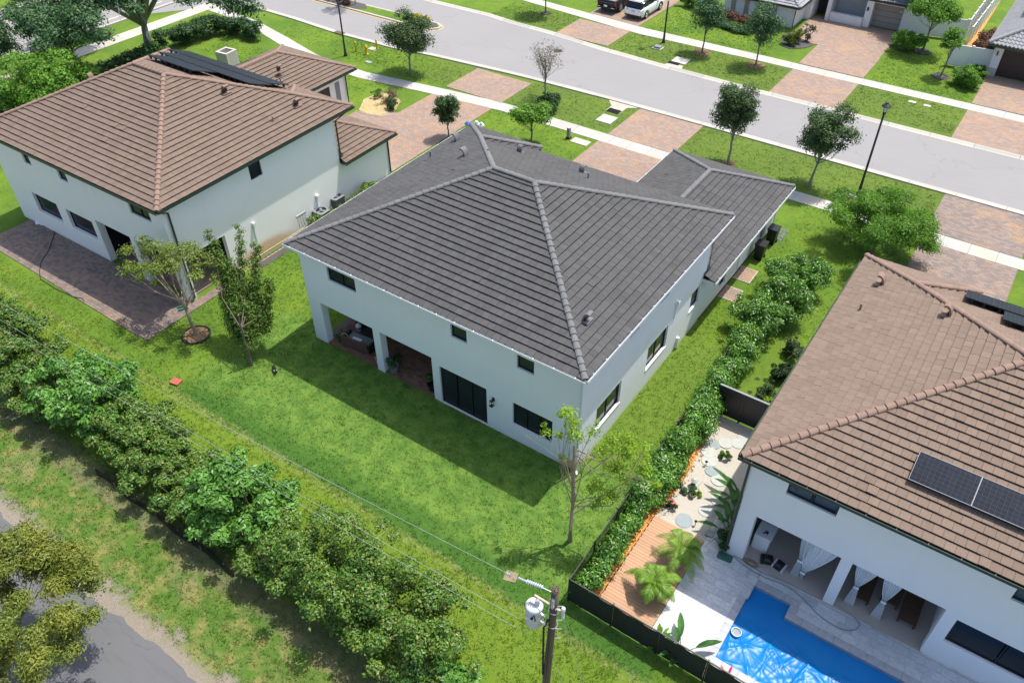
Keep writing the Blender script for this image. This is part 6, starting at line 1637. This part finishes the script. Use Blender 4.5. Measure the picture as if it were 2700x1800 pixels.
def dog():
    me = bpy.data.meshes.new('body'); V = [(0,0,.17),(-.16,0,.16),(-.24,.02,.14),(.14,0,.19),(.22,0,.25),(.27,0,.3),(.33,0,.28),(-.3,.06,.2),(.12,.06,.09),(.14,.07,.02),(.12,-.06,.09),(.14,-.07,.02),(-.18,.07,.09),(-.16,.08,.02),(-.18,-.07,.09),(-.16,-.08,.02)]
    E = [(0,1),(1,2),(0,3),(3,4),(4,5),(5,6),(2,7),(3,8),(8,9),(3,10),(10,11),(1,12),(12,13),(1,14),(14,15)]
    me.from_pydata(V, E, []); o = link('body', me, t_); me.materials.append(M['black'])
    sk = o.modifiers.new('skin','SKIN'); R_l = [.1,.1,.08,.095,.06,.06,.03,.02,.035,.025,.035,.025,.04,.025,.04,.025]
    for i, q in enumerate(R_l): me.skin_vertices[0].data[i].radius = (q,q)
    me.skin_vertices[0].data[0].use_root = True
    o.modifiers.new('sub','SUBSURF').levels = 1
    m = MB(); m.lathe([(.075,-.02),(.08,.02)], (.2,0,.24), 10); m.build('white_collar', M['white'], t_)
    for s_ in (-1,1): m = MB(); m.loft([[(.24,s_*.03,.34),(.27,s_*.03,.34),(.27,s_*.055,.33),(.24,s_*.055,.33)],[(.25,s_*.05,.4),(.26,s_*.05,.4),(.26,s_*.055,.4),(.25,s_*.055,.4)]]); m.build('ear', M['black'], t_)
dog()
plate('pale round sandy patch box in lawn left of the utility pole', 'valve cover', *(0.67, -5.94), .5, .45, M['mulch_o2'], 'valve_cover', .02, .3)

# ------------------------------------------------------------ utility pole, transformer, wires
U = thing('utility_pole', 'weathered leaning wooden utility pole at the bottom edge', 'utility pole', (5.02,-10.5,0))
m = MB(); k = 12; m.tube([(.13*(z_/9.0)+0.0,.2*(z_/9.0),z_) for z_ in np.linspace(0,9.02,k)], list(np.linspace(.14,.098,k)), 14); m.build('shaft', M['pole'], U, True)
m = MB(); rr_ = random.Random(3)
for k in range(26): a = rr_.uniform(0,6.28); q = rr_.uniform(0,.1); m.tube([(.13+q*math.cos(a),.2+q*math.sin(a),9.0),(.13+q*1.3*math.cos(a),.2+q*1.3*math.sin(a),9.0+rr_.uniform(.02,.08))], .012, 4)
m.build('split_top', M['bark'], U)
m = MB(); m.tube([(.13+.15*math.cos(a),.19+.15*math.sin(a),8.05) for a in np.linspace(0,2*PI,13)], .012, 4); m.tube([(.11+.15*math.cos(a),.17+.15*math.sin(a),7.35) for a in np.linspace(0,2*PI,13)], .012, 4); m.box(.07,.19,.02,.09,8.35,8.75); m.build('bands', M['steel'], U)
m = MB(); m.tube([(.1,.06,8.9),(.18,-.12,8.5),(.14,-.02,7.2),(.1,.0,5.0),(.06,-.02,3.0)], .012, 5); m.tube([(.02,.08,7.6),(-.06,.0,7.2),(-.02,.0,4.6)], .03, 6); m.build('down_cables', M['rubber'], U)
for zz_ in (8.25,7.55,7.1,6.6): m = MB(); m.tube([(.02,.1,zz_),(.34,.3,zz_+.02)], .012, 5); m.build('bolt', M['steel'], U)
# transformer can
T2 = thing('transformer', 'pale grey cylindrical transformer hung on the utility pole', 'transformer', (4.66,-10.53,7.25))
m = MB(); m.lathe([(.2,0),(.235,.02),(.235,.80),(.245,.81),(.245,.87),(.2,.92),(.05,.95)], sides=28); m.build('tank', M['tank'], T2, True)
m = MB(); m.lathe([(.06,.92),(.06,.98),(.075,.99),(.05,1.02),(.07,1.06),(.048,1.1),(.06,1.14),(.03,1.2)], (.08,.02,0), 12); m.build('bushing', M['porcelain'], T2, True)
m = MB(); m.box(-.14,.02,-.06,-.01,.95,.98); m.build('lug', M['clay'], T2)
m = MB(); m.box(.2,.36,-.03,.03,.2,.26); m.box(.2,.36,-.03,.03,.6,.66); m.build('bracket', M['steel'], T2)
for k in (-1,0,1): m = MB(); m.tube([(.02+.02*k,-.22,.55+.0*k),(.12*k*.6,-.30,.55)], .022, 6); m.build('terminal', M['porcelain'], T2)
m = MB(); m.tube([(.1,-.2,.74),(.2,-.26,.7),(.2,-.26,.62)], .02, 5); m.lathe([(.04,0),(.04,.05)], (.09,-.25,.6), 8); m.build('valve', M['black'], T2)
T3 = thing('fuse_cutout', 'porcelain fuse cutout on an orange bracket by the pole top', 'fuse', (5.15,-10.32,8.2))
m = MB(); m.box(-.62,.2,-.025,.025,-.02,.03); m.build('bracket', M['clay'], T3)
m = MB(); m.lathe([(.045,-.28),(.05,-.25),(.03,-.22),(.05,-.17),(.03,-.12),(.05,-.07),(.03,-.02),(.055,.03),(.06,.2),(.03,.24)], (.28,.0,0), 12); m.build('arrester', M['porcelain'], T3, True)
for k in range(5): m = MB(); m.lathe([(.02,0),(.05,.015),(.02,.03)], (0,0,0), 10); o = m.build('shed', M['porcelain'], T3, loc=(-.1+.055*k,-.02,.01)); o.rotation_euler = (0,PI/2,0)
# dead-end insulator string
T4 = thing('insulator_string', 'pale ribbed insulator string holding the top wire to the pole', 'insulator', (4.95,-10.35,8.86))
for k in range(8): m = MB(); m.lathe([(.02,0),(.062,.012),(.055,.03),(.02,.05)], (0,0,0), 12); o = m.build('disc', M['porcelain'], T4, loc=(-.16-.06*k,-.01*k,-.004*k)); o.rotation_euler = (0,-PI/2,0)
m = MB(); m.tube([(.12,.02,.0),(-.16,-.01,0)], .015, 5); m.tube([(-.62,-.08,-.03),(-.86,-.1,-.05)], .03, 6); m.tube([(-1.1,-.13,-.07),(-1.2,-.14,-.1)], .035, 6); m.build('clamp', M['steel'], T4)
def wire_(name, label, A, B, sag, rad=.013):
    t_ = thing(name, label, 'power line', A); m = MB(); A = np.array(A); B = np.array(B); P_ = []
    for i in range(61): s_ = i/60; P_.append(tuple((B-A)*s_ - np.array([0,0,4*sag*s_*(1-s_)])))
    m.tube(P_, rad, 5); m.build('conductor', M['wire'], t_)
wire_('power_line', 'upper pale overhead wire from the insulator string over the lawn', (4.4,-10.45,8.8), (-46,-12.3,8.9), 1.0, .007)
wire_('power_line', 'middle of the three overhead wires, above the shrub row', (4.7,-10.7,7.35), (-46,-12.3,7.6), .65, .006)
wire_('power_line', 'lowest overhead wire running beside the middle one', (4.8,-10.85,7.1), (-46,-12.5,7.35), .65, .006)
wire_('guy_wire', 'guy wire running from pole top down right over the fence side', (5.2,-10.3,8.6), (6.9,-9.9,1.5), 0, .008)
wire_('guy_wire', 'lower thin cable going down right from mid pole', (5.12,-10.4,6.4), (6.1,-9.9,.5), .0, .009)

# ------------------------------------------------------------ solar panels
def panel(label, cx, cy, z, w_, d_, rot, tilt, group):
    """panel lying on a roof face: w along x, d up the slope"""
    t_ = link('solar_panel', None, None, label, 'solar panel', group)
    t_.location = (cx, cy, z); t_.rotation_euler = (tilt, 0, rot)
    m = MB(); m.box(0,w_,0,d_,.0,.012); c = m.build('cells', M['cells'], t_)
    m = MB()
    for q in ((-.012,w_+.012,-.014,.0),(-.012,w_+.012,d_,d_+.014)): m.box(q[0],q[1],q[2],q[3],-.03,.016)
    for q in ((-.014,.0,0,d_),(w_,w_+.014,0,d_)): m.box(*q,-.03,.016)
    m.build('frame', M['ac'] if 'near' in group else M['black'], t_)
    m = MB()
    for xx in (.25,w_-.3):
        m.box(xx,xx+.05,-.05,d_+.05,-.075,-.032)
        for yy in (.1,d_-.15): m.box(xx-.03,xx+.08,yy,yy+.08,-.20,-.07)
    m.build('rails', M['black'], t_)
a_ = math.atan(.41)
for k, lb in enumerate(['left solar panel of the pair on the tan roof facing the pool','right solar panel of the pair on the tan roof facing the pool','third solar panel at right frame edge on the tan roof']):
    panel(lb, 11.83+k*1.93, .90, 6+.41*(.90+.52)+.22, 1.9, 1.07, 0, a_, 'near solar panels on the tan roof')
for rw, (x0_, yt, n_) in enumerate([(11.2,11.75,6),(12.7,9.95,5)]):
    for k in range(n_):
        ylo = yt+1.55; zz_ = 6+.41*(13.6-ylo)+.30
        t_ = panel('dark solar panel, %s from left, %s row on far tan roof slope' % (['first','second','third','fourth','fifth','sixth'][k], ['lower','upper'][rw]), x0_+1.05+k*1.06, ylo, zz_, 1.03, 1.68, PI, a_, 'far slope solar panels on the tan roof')
for rw, (x0_, yt, n_) in enumerate([(-34.6,6.5,4),(-36.1,8.2,8),(-37.7,9.9,9)]):
    for k in range(n_):
        ylo = yt+1.55; zz_ = 6.15+.43*(11.6-ylo)+.30
        panel('black solar panel %s from left in the %s row on the brown roof' % (['first','second','third','fourth','fifth','sixth','seventh','eighth','ninth'][k], ['upper','middle','lower'][rw]), x0_+1.05+k*1.06, ylo, zz_, 1.03, 1.68, PI, math.atan(.43), 'solar panels on the brown roof')

# ------------------------------------------------------------ parked vehicles
def wheel(parent, x, y, r_, w_=.24):
    m = MB()
    def ring(rad, xx): return [(xx, y+rad*math.cos(2*PI*i/20), r_+rad*math.sin(2*PI*i/20)) for i in range(20)]
    s_ = 1 if x > 0 else -1
    m.loft([ring(r_*.9, x-w_/2*s_), ring(r_, x-w_*.4*s_), ring(r_, x+w_*.4*s_), ring(r_*.92, x+w_/2*s_)]); o = m.build('wheel', M['rubber'], parent)
    m = MB(); m.loft([ring(r_*.66, x+w_/2*s_-.01*s_), ring(r_*.64, x+w_/2*s_+.012*s_)]); m.build('rim', M['chrome'] if parent['category'] == 'suv' else M['ac'], o)
    return o
def ringbox(y, hw, z0, z1, tp, bev=.08):
    return [(-hw+bev*.5,y,z0),(-hw,y,z0+.12),(-hw,y,z1-bev*1.4),(-hw*tp-.0,y,z1-bev*.3),(-hw*tp+.08,y,z1),(hw*tp-.08,y,z1),(hw*tp,y,z1-bev*.3),(hw,y,z1-bev*1.4),(hw,y,z0+.12),(hw-bev*.5,y,z0)]
def suv(x, y):
    t_ = thing('white_suv', 'white seven-seat style SUV parked beside the black pickup', 'suv', (x,y,.045))
    m = MB(); st_ = [(0,.80,.42,.86,.96),(.06,.93,.36,1.0,.97),(.35,.97,.30,1.08,.96),(1.2,.98,.28,1.07,.95),(3.0,.98,.28,1.05,.95),(3.7,.97,.28,1.02,.93),(4.5,.93,.30,.93,.9),(4.95,.80,.36,.78,.88)]
    m.loft([ringbox(*q) for q in st_]); m.build('body', M['car_w'], t_, True)
    m = MB(); gh = [(.10,.80,1.0,1.12,.98),(.36,.86,1.0,1.60,.86),(.55,.86,1.0,1.68,.84),(2.2,.87,1.0,1.70,.82),(2.9,.86,1.0,1.62,.82),(3.75,.80,.98,1.05,.98)]
    m.loft([ringbox(a,b,c,d,e,.05) for a,b,c,d,e in gh]); m.build('windows', M['glass'], t_, False)
    m = MB(); m.loft([ringbox(a,b*.9,d-.02,d+.035,.97,.02) for a,b,d in ((.28,.80,1.60),(.6,.82,1.68),(2.2,.82,1.70),(2.75,.78,1.64))]); m.build('roof', M['car_w'], t_)
    for s_ in (-1,1):
        m = MB(); 
        for yy, yb in ((.62,.30),(1.55,1.5),(2.45,2.5)): m.poly([(s_*.885,yb,1.03),(s_*.885,yb+.12,1.03),(s_*.80,yy+.12,1.62),(s_*.80,yy,1.62)])
        m.build('pillars', M['car_w'], t_)
        m = MB(); m.tube([(s_*.70,.5,1.74),(s_*.70,2.6,1.73)], .02, 5); m.build('roof_rail', M['steel'], t_)
        m = MB(); m.loft([[(s_*.55,-.015,.86),(s_*.93,.10,.88),(s_*.93,.10,.98),(s_*.6,-.005,.95)],[(s_*.55,.1,.86),(s_*.965,.32,.90),(s_*.965,.32,.99),(s_*.6,.1,.95)]]); m.build('taillight', M['red'], t_)
        for yy in (.95,3.85): wheel(t_, s_*.88, yy, .36)
        m = MB()
        for yy in (.95,3.85):
            P_ = [(s_*.975, yy+.44*math.cos(a), .36+.44*math.sin(a)) for a in np.linspace(-.1,PI+.1,13)]
            m.tube(P_, .035, 5)
        m.build('wheel_arch', M['rubber'], t_)
        m = MB(); m.box(min(s_*.9,s_*1.12),max(s_*.9,s_*1.12),3.0,3.12,1.02,1.18); m.build('mirror', M['car_w'], t_)
    m = MB(); m.loft([[(-.86,-.03,.34),(.86,-.03,.34),(.86,.02,.56),(-.86,.02,.56)],[(-.9,.3,.28),(.9,.3,.28),(.97,.3,.5),(-.97,.3,.5)]]); m.build('bumper', M['rubber'], t_)
    m = MB(); m.box(-.17,.17,-.035,-.0,.74,.86); m.build('number_plate', M['stone'], t_)
    m = MB(); m.box(-.62,.62,.1,.14,1.66,1.7) if False else m.box(-.6,.6,.2,.36,1.6,1.66); m.build('spoiler', M['car_w'], t_)
suv(-23.95, 49.75)
def truck(x, y):
    t_ = thing('black_pickup', 'black pickup truck with covered bed, parked left of white SUV', 'pickup', (x,y,.045))
    m = MB(); m.loft([ringbox(*q) for q in [(0.05,.96,.5,1.12,.98),(.15,1.0,.48,1.2,.97),(2.1,1.0,.45,1.2,.97),(4.4,1.0,.45,1.18,.96),(5.5,.98,.45,1.1,.93),(5.8,.9,.5,1.0,.93)]]); m.build('body', M['car_b'], t_)
    m = MB(); m.box(-.86,.86,.14,1.9,1.2,1.235)
    for k in range(3): m.box(-.86,.86,.14+.6*(k+1)-.01,.14+.6*(k+1)+.01,1.236,1.245)
    m.build('bed_cover', M['ac'], t_)
    m = MB(); m.loft([ringbox(a,b,c,d,e,.05) for a,b,c,d,e in [(1.95,.9,1.1,1.25,.98),(2.1,.88,1.1,1.85,.82),(3.9,.88,1.1,1.87,.82),(4.6,.88,1.1,1.2,.96)]]); m.build('cab', M['glass'], t_)
    m = MB(); m.loft([ringbox(a,.74,1.85,1.90,.97,.02) for a in (2.15,3.85)]); m.build('roof', M['car_b'], t_)
    for s_ in (-1,1):
        m = MB(); m.box(min(s_*.88,s_*1.005),max(s_*.88,s_*1.005),.03,.12,.80,1.1); m.build('taillight', M['red'], t_)
        for yy in (1.1,4.75): wheel(t_, s_*.9, yy, .42, .28)
        m = MB()
        for yy in (1.1,4.75): m.tube([(s_*1.0, yy+.5*math.cos(a), .42+.5*math.sin(a)) for a in np.linspace(0,PI,13)], .04, 5)
        m.build('wheel_arch', M['rubber'], t_)
    m = MB(); m.box(-.95,.95,-.12,.05,.48,.66); m.build('bumper', M['car_b'], t_)
    m = MB(); m.box(.6,.95,-.13,-.11,.60,.64); m.box(-.95,-.6,-.13,-.11,.60,.64); m.build('bumper_trim', M['chrome'], t_)
    m = MB(); m.box(-.17,.17,-.135,-.115,.66,.8); m.build('number_plate', M['white'], t_)
    m = MB(); m.box(-.8,.8,.015,.05,.98,1.0); m.box(-.8,.8,.015,.05,.76,.775); m.build('tailgate_lines', M['ac'], t_)
truck(-26.9, 49.85)

# ------------------------------------------------------------ white brick house across the street
def brickwall(parent, x0, x1, y0, y1, z1, front=True):
    m = MB(); m.box(x0,x1,y0,y1,0,z1); m.build('wall', M['st_f'], parent)
HF = thing('white_brick_house', 'white painted brick single-storey house with taupe garage, across the street', 'house', (-11,56,0))
def hb(x0,x1,y0,y1,z0,z1,name,mat): m = MB(); m.box(x0+11,x1+11,y0-56,y1-56,z0,z1); return m.build(name, mat, HF)
hb(-17.6,-10.8,56.2,66,0,1.95,'wall',M['st_f']); hb(-10.8,-10.25,59.2,66,0,2.3,'pillar',M['st_f']); hb(-9.0,-8.65,59.9,66,0,2.4,'pillar',M['st_f'])
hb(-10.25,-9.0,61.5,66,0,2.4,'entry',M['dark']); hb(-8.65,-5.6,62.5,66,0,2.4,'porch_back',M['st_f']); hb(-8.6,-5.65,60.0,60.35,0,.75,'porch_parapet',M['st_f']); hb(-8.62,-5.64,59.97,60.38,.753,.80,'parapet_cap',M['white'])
hb(-5.62,-5.02,60.2,67,0,2.6,'pillar',M['st_f']); hb(-5.02,-2.3,60.75,67,2.1,2.6,'garage_lintel',M['st_f']); hb(-2.45,-2.0,60.75,67,0,2.6,'wall',M['st_f']); hb(-5.02,-2.45,61.0,61.1,0.03,2.1,'garage_door',M['taupe'])
for k in range(4): hb(-5.0,-2.47,60.985,60.999,.5*k+.5,.5*k+.515,'door_groove',M['dark'])
for xx in (-16.9,-15.6,-14.3,-12.9): hb(xx,xx+.42,56.14,56.199,.1,1.7,'shutter',M['taupe'])
hb(-5.5,-5.35,60.1,60.198,1.5,1.8,'lantern',M['black'])
hb(-8.6,-5.7,60.4,62.5,0,.06,'porch_floor',M['joint'])
m = MB(); m.tube([(.55,.0,1.9),(.28,.12,1.7),(.26,.13,.1)], .04, 5); m.build('downspout', M['black'], HF)
def small_roof(parent, ox, oy, rects, s, ze, tmat, cmat, name, rnd, gm):
    for (x0,x1,y0,y1) in rects:
        x0-=ox; x1-=ox; y0-=oy; y1-=oy
        if (x1-x0) >= (y1-y0): h = (y1-y0)/2; a1 = (x0+h,y0+h); a2 = (x1-h,y0+h)
        else: h = (x1-x0)/2; a1 = (x0+h,y0+h); a2 = (x0+h,y1-h)
        wide = (x1-x0) >= (y1-y0)
        if wide: fc = [([(x0,y0),(x1,y0),a2,a1],(0,1),y0),([(x1,y1),(x0,y1),a1,a2],(0,-1),-y1),([(x0,y0),a1,(x0,y1)],(1,0),x0),([(x1,y0),(x1,y1),a2],(-1,0),-x1)]
        else: fc = [([(x0,y0),(x1,y0),a1],(0,1),y0),([(x1,y1),(x0,y1),a2],(0,-1),-y1),([(x0,y0),a1,a2,(x0,y1)],(1,0),x0),([(x1,y0),(x1,y1),a2,a1],(-1,0),-x1)]
        zr = ze+s*h; A3 = (*a1,zr); B3 = (*a2,zr)
        hips = [((x0,y0,ze),A3),((x1,y0,ze),B3 if wide else A3),((x1,y1,ze),B3),((x0,y1,ze),A3 if wide else B3),(A3,B3)]
        roof(parent, fc, hips, s, ze, tmat, cmat, nobj=0, name=name, rnd=rnd)
        for A,B,o in (((x0,y0),(x1,y0),(0,-1)),((x1,y0),(x1,y1),(1,0)),((x0,y0),(x0,y1),(-1,0)),((x0,y1),(x1,y1),(0,1))): fascia(parent, A, B, ze-.005, o, gm, .18)
        gutter(parent, (x0,y0), (x1,y0), ze-.01, (0,-1), gm, M['gutter_in'], False); gutter(parent, (x1,y0), (x1,y1), ze-.01, (1,0), gm, M['gutter_in'], False)
small_roof(HF, -11, 56, [(-11.5,-1.6,60.2,70)], .42, 2.55, M['t_lg'], M['t_lg'], 'roof', 61, M['black'])

small_roof(HF, -11, 56, [(-18.1,-10.3,55.7,67)], .42, 2.05, M['t_lg'], M['t_lg'], 'roof', 62, M['black'])
m = MB(); m.prism([(-10.9,54.0),(-10.1,51.6),(-9.1,51.3),(-8.0,52.4),(-7.7,53.5),(-8.4,53.7),(-10.6,55.2)], -.01, .05); m.build('gravel_bed', M['mulch_d'], kind='structure')
# far right house with S-tiles
HR = thing('grey_tile_garage_house', 'pale house with dark brown garage door and wavy grey tiles, far right', 'house', (9,58,0))
def hr(x0,x1,y0,y1,z0,z1,name,mat): m = MB(); m.box(x0-9,x1-9,y0-58,y1-58,z0,z1); return m.build(name, mat, HR)
hr(6.1,6.75,55.0,55.6,0,2.7,'garage_pier',M['st_f']); hr(6.75,14,55.0,55.6,2.45,2.7,'lintel',M['st_f']); hr(6.1,6.5,55.6,66,0,2.7,'wall',M['st_f']); hr(6.6,14,55.4,55.45,.03,2.5,'garage_door',M['brown_d']); hr(6.05,6.76,54.95,55.0,0,.7,'stone_base',M['ac'] if False else M['stone'])
for k in range(4): hr(6.76,14,55.385,55.399,.55*k+.5,.55*k+.52,'door_groove',M['black'])
hr(6.35,6.45,54.9,54.995,1.75,2.05,'lantern',M['black'])
m = MB(); m.box(7.0-9-.0,14-9,60.8-58,66-58,2.6,5.6); m.build('upper_wall', M['st_r'], HR)
m = MB(); m.box(7.8-9,9.0-9,60.72-58,60.79-58,3.9,5.0); m.build('upper_window', M['glass'], HR)
x0_, x1_, y0_, y1_, ze_, s_ = 5.5, 16, 54.4, 66, 2.75, .42
hh_ = 5.25
def stile(face, nn, e0):
    ux, uy = nn[1], -nn[0]
    poly = ccw([(a-9,b-58) for a,b in face]); e0 = e0
    st = MB(); uvp = ccw([(ux*a+uy*b, nn[0]*a+nn[1]*b-e0) for a,b in poly])
    u0 = min(p[0] for p in uvp); u1 = max(p[0] for p in uvp); v1 = max(p[1] for p in uvp); W_, E2 = .30, .36
    v = 0; 
    while v < v1:
        u = u0
        while u < u1:
            for k in range(5):
                c = clip_poly([(u+W_*k/5,v),(u+W_*(k+1)/5,v),(u+W_*(k+1)/5,v+E2),(u+W_*k/5,v+E2)], uvp)
                if len(c) < 3: continue
                def Z(q):
                    ph = ((q[0]-u)/W_) % 1.0001
                    a = ux*q[0]+nn[0]*(q[1]+e0); b = uy*q[0]+nn[1]*(q[1]+e0)
                    return (a, b, ze_+s_*q[1]+.045*math.sin(PI*ph*2)+.05*(1-(q[1]-v)/E2))
                pz = [Z(q) for q in c]; st.poly(pz)
            for k in range(5):
                a_, b_ = (u+W_*k/5, v), (u+W_*(k+1)/5, v)
                if clip_poly([a_, b_, (b_[0], v+.01)], uvp):
                    p1 = Z(a_) if False else None
                    def Zz(q, dz):
                        ph = min(.999,(q[0]-u)/W_); a = ux*q[0]+nn[0]*(q[1]+e0); b = uy*q[0]+nn[1]*(q[1]+e0)
                        return (a,b,ze_+s_*q[1]+.045*math.sin(PI*ph*2)+dz)
                    st.poly([Zz(a_,-.01),Zz(b_,-.01),Zz(b_,.05),Zz(a_,.05)])
            u += W_
        v += E2
    return st
R0 = link('roof', None, HR)
st1 = stile([(x0_,y0_),(x1_,y0_),(x1_,y0_+hh_),(x0_+hh_,y0_+hh_)], (0,1), y0_-58); st1.build('roof_tiles', M['t_lg'], HR, kind='stuff')
st1 = stile([(x0_,y0_),(x0_+hh_,y0_+hh_),(x0_+hh_,y1_),(x0_,y1_)], (1,0), x0_-9); st1.build('roof_tiles', M['t_lg'], HR, kind='stuff')
bpy.data.objects.remove(R0)
m = MB(); m.tube([(x0_-9,y0_-58,ze_+.08),(x0_+hh_-9,y0_+hh_-58,ze_+s_*hh_+.08)], .14, 8); m.build('hip_cap', M['t_lg'], HR)
fascia(HR, (x0_-9,y0_-58), (x1_-9,y0_-58), ze_, (0,-1), M['gutter_g'], .25); fascia(HR, (x0_-9,y0_-58), (x0_-9,y1_-58), ze_, (-1,0), M['gutter_g'], .25)
# white vinyl fences
def vinyl(label, A, B, h=1.8):
    A = Vector(A); B = Vector(B); L = (B-A).length; a = math.atan2(B.y-A.y, B.x-A.x)
    t_ = thing('vinyl_fence', label, 'fence', (A.x,A.y,0), a); n = max(1, int(round(L/1.8)))
    pm = MB(); pm.box(-.06,.06,-.06,.06,0,h+.05); pm.prism([(-.08,-.08),(.08,-.08),(.08,.08),(-.08,.08)], h+.05, h+.09); pme = pm.mesh('post', M['white2'])
    for k in range(n+1): link('post', pme, t_, loc=(L*k/n,0,0))
    for k in range(n):
        m = MB(); x0 = L*k/n+.06; x1 = L*(k+1)/n-.06; m.box(x0,x1,-.015,.015,.06,h-.03)
        j = x0+.15
        while j < x1: m.box(j-.004,j+.004,-.019,.019,.1,h-.06); j += .15
        m.build('panel', M['white2'], t_)
        m = MB(); m.box(x0,x1,-.035,.035,h-.08,h+.0); m.build('top_rail', M['white2'], t_)
vinyl('white vinyl gate panels beside the dark far garage', (2.95,55.35), (6.05,55.85))
vinyl('white vinyl fence behind the broad tree by taupe garage', (-1.95,60.7), (2.85,61.9))
vinyl('long white vinyl fence running away between far yards', (2.95,61.9), (3.0,82))
vinyl('second long fence of the neighbouring yard, orange stained side', (3.5,60.2), (3.75,82))
m = MB(); m.prism([(3.6,56.0),(5.0,56.0),(4.6,58),(3.9,61),(3.7,75),(3.5,75),(3.2,60)], -.01, .03); m.build('orange_mulch', M['mulch_o'], kind='structure')
t_ = thing('green_bin', 'dark green lidded box behind the white gate', 'bin', (4.75,56.4,0)); m = MB(); m.box(-.45,.45,-.3,.3,0,1.0); m.build('box', M['green_lid'], t_); m = MB(); m.box(-.48,.48,-.33,.33,1.0,1.08); m.build('lid', M['green_lid'], t_)
# stone planter box behind the brown roof
t_ = thing('stone_pillar', 'square rendered stone box open at top behind brown roof solar panels', 'planter', (-46.9,20.9,0), .1)
m = MB()
for q in ((-.62,.62,-.62,-.42),(-.62,.62,.42,.62),(-.62,-.42,-.42,.42),(.42,.62,-.42,.42)): m.box(*q,0,1.45)
m.build('walls', M['conc2'], t_); m = MB(); m.box(-.42,.42,-.42,.42,0,1.36); m.build('fill', M['mulch_d'], t_)
# coloured scraps beyond the grey roof corner
for lb,px,mt in (('small blue bag on lawn edge past the grey roof corner',(1233,331),'blue'),('white bag on lawn edge past the grey roof corner',(1257,329),'curtain'),('pale teal bag on lawn past the grey roof corner',(1270,332),'tank')):
    pass
for lb,(x,y),mt in (('small blue bag on lawn edge past the grey roof corner',(-23.89, 23.79),'blue'),('white crumpled bag on lawn past the grey roof corner',(-23.38, 24.28),'curtain'),('pale teal bag, rightmost of three past grey roof corner',(-22.93, 24.29),'tank')):
    t_ = thing('bag', lb, 'bag', (x,y,0)); m = MB(); rr_ = random.Random(px[0] if False else len(lb))
    m.loft([[((.28-.06*k)*math.cos(2*PI*i/9)*rr_.uniform(.7,1.2),(.22-.05*k)*math.sin(2*PI*i/9)*rr_.uniform(.7,1.2),.08*k) for i in range(9)] for k in range(4)]); m.build('sack', M[mt], t_)

# ------------------------------------------------------------ grass blades near the camera
def grass(name, zones, seed, h=.07, dens=26, label=None, wide=.03):
    r = np.random.default_rng(seed); P_ = []
    for (x0,x1,y0,y1,d_) in zones:
        n = int((x1-x0)*(y1-y0)*dens*d_); P_.append(np.stack([r.uniform(x0,x1,n), r.uniform(y0,y1,n)],1))
    P_ = np.concatenate(P_); n = len(P_); B = 5
    C = np.repeat(P_, B, 0) + r.normal(0,.05,(n*B,2)); k = len(C)
    a = r.uniform(0,2*PI,k); hh = h*r.uniform(.5,1.5,k); ln = hh*r.uniform(.3,1.3,k); w_ = wide*r.uniform(.5,1.3,k)
    v = np.empty((k,3,3)); d = np.stack([np.cos(a),np.sin(a)],1); s_ = np.stack([-np.sin(a),np.cos(a)],1)
    v[:,0,:2] = C-s_*w_[:,None]*.5; v[:,1,:2] = C+s_*w_[:,None]*.5; v[:,0,2] = v[:,1,2] = 0.0; v[:,2,:2] = C+d*ln[:,None]; v[:,2,2] = hh
    me = bpy.data.meshes.new(name); me.vertices.add(3*k); me.vertices.foreach_set('co', v.reshape(-1)); me.loops.add(3*k); me.loops.foreach_set('vertex_index', np.arange(3*k))
    me.polygons.add(k); me.polygons.foreach_set('loop_start', np.arange(0,3*k,3)); me.polygons.foreach_set('loop_total', np.full(k,3)); me.materials.append(M['blade']); me.update(calc_edges=True)
    link(name, me, None, label, 'grass', kind='stuff')
grass('lawn_grass', [(-17,3.0,-6.6,-.05,1.0),(.1,3.0,0,15.0,1.0),(-23,-15.9,-6.6,12,.9),(-40,-23.5,-9,-5.4,.8),(3.0,9,-8,-5.7,1.0)], 1, .055, 44, 'short green lawn grass blades')
grass('rough_grass', [(-32,6,-15.2,-6.6,1.0)], 2, .075, 44, 'longer rough grass of the back verge')
grass('far_grass', [(-22.4,-7.6,42.4,47.0,1),(-1.8,6.2,42.4,47.2,1),(-36,-28.4,43.6,47.8,1),(-22,-10.2,48.8,55,1),(-1.6,6.1,48.8,58,1),(-42,-29.6,27.8,32,1),(-52,-34,22,25.3,.7),(-50,-36,28.5,31.5,.5),(7.0,7.6,28.5,33.2,1)], 4, .05, 22, 'grass blades across the street', .045)
grass('yard_grass', [(1.0,7.7,15,27,.6),(-9.1,7.7,28.5,33.3,.6),(-23.7,-14.6,28.5,33.2,.5),(-23.8,-14.6,16,27,.5),(5,6.9,7,15,.8)], 3, .06, 34, 'grass blades of the front yards')

frond_plant('island_palm', 'thin trunked palm standing on the entry island, crown out of frame', 'palm', *(-48.36, 37.98), [(0,0,5.6)], M['lf_palm'], 9, 11, 1.9, wid=.5, nl=22)
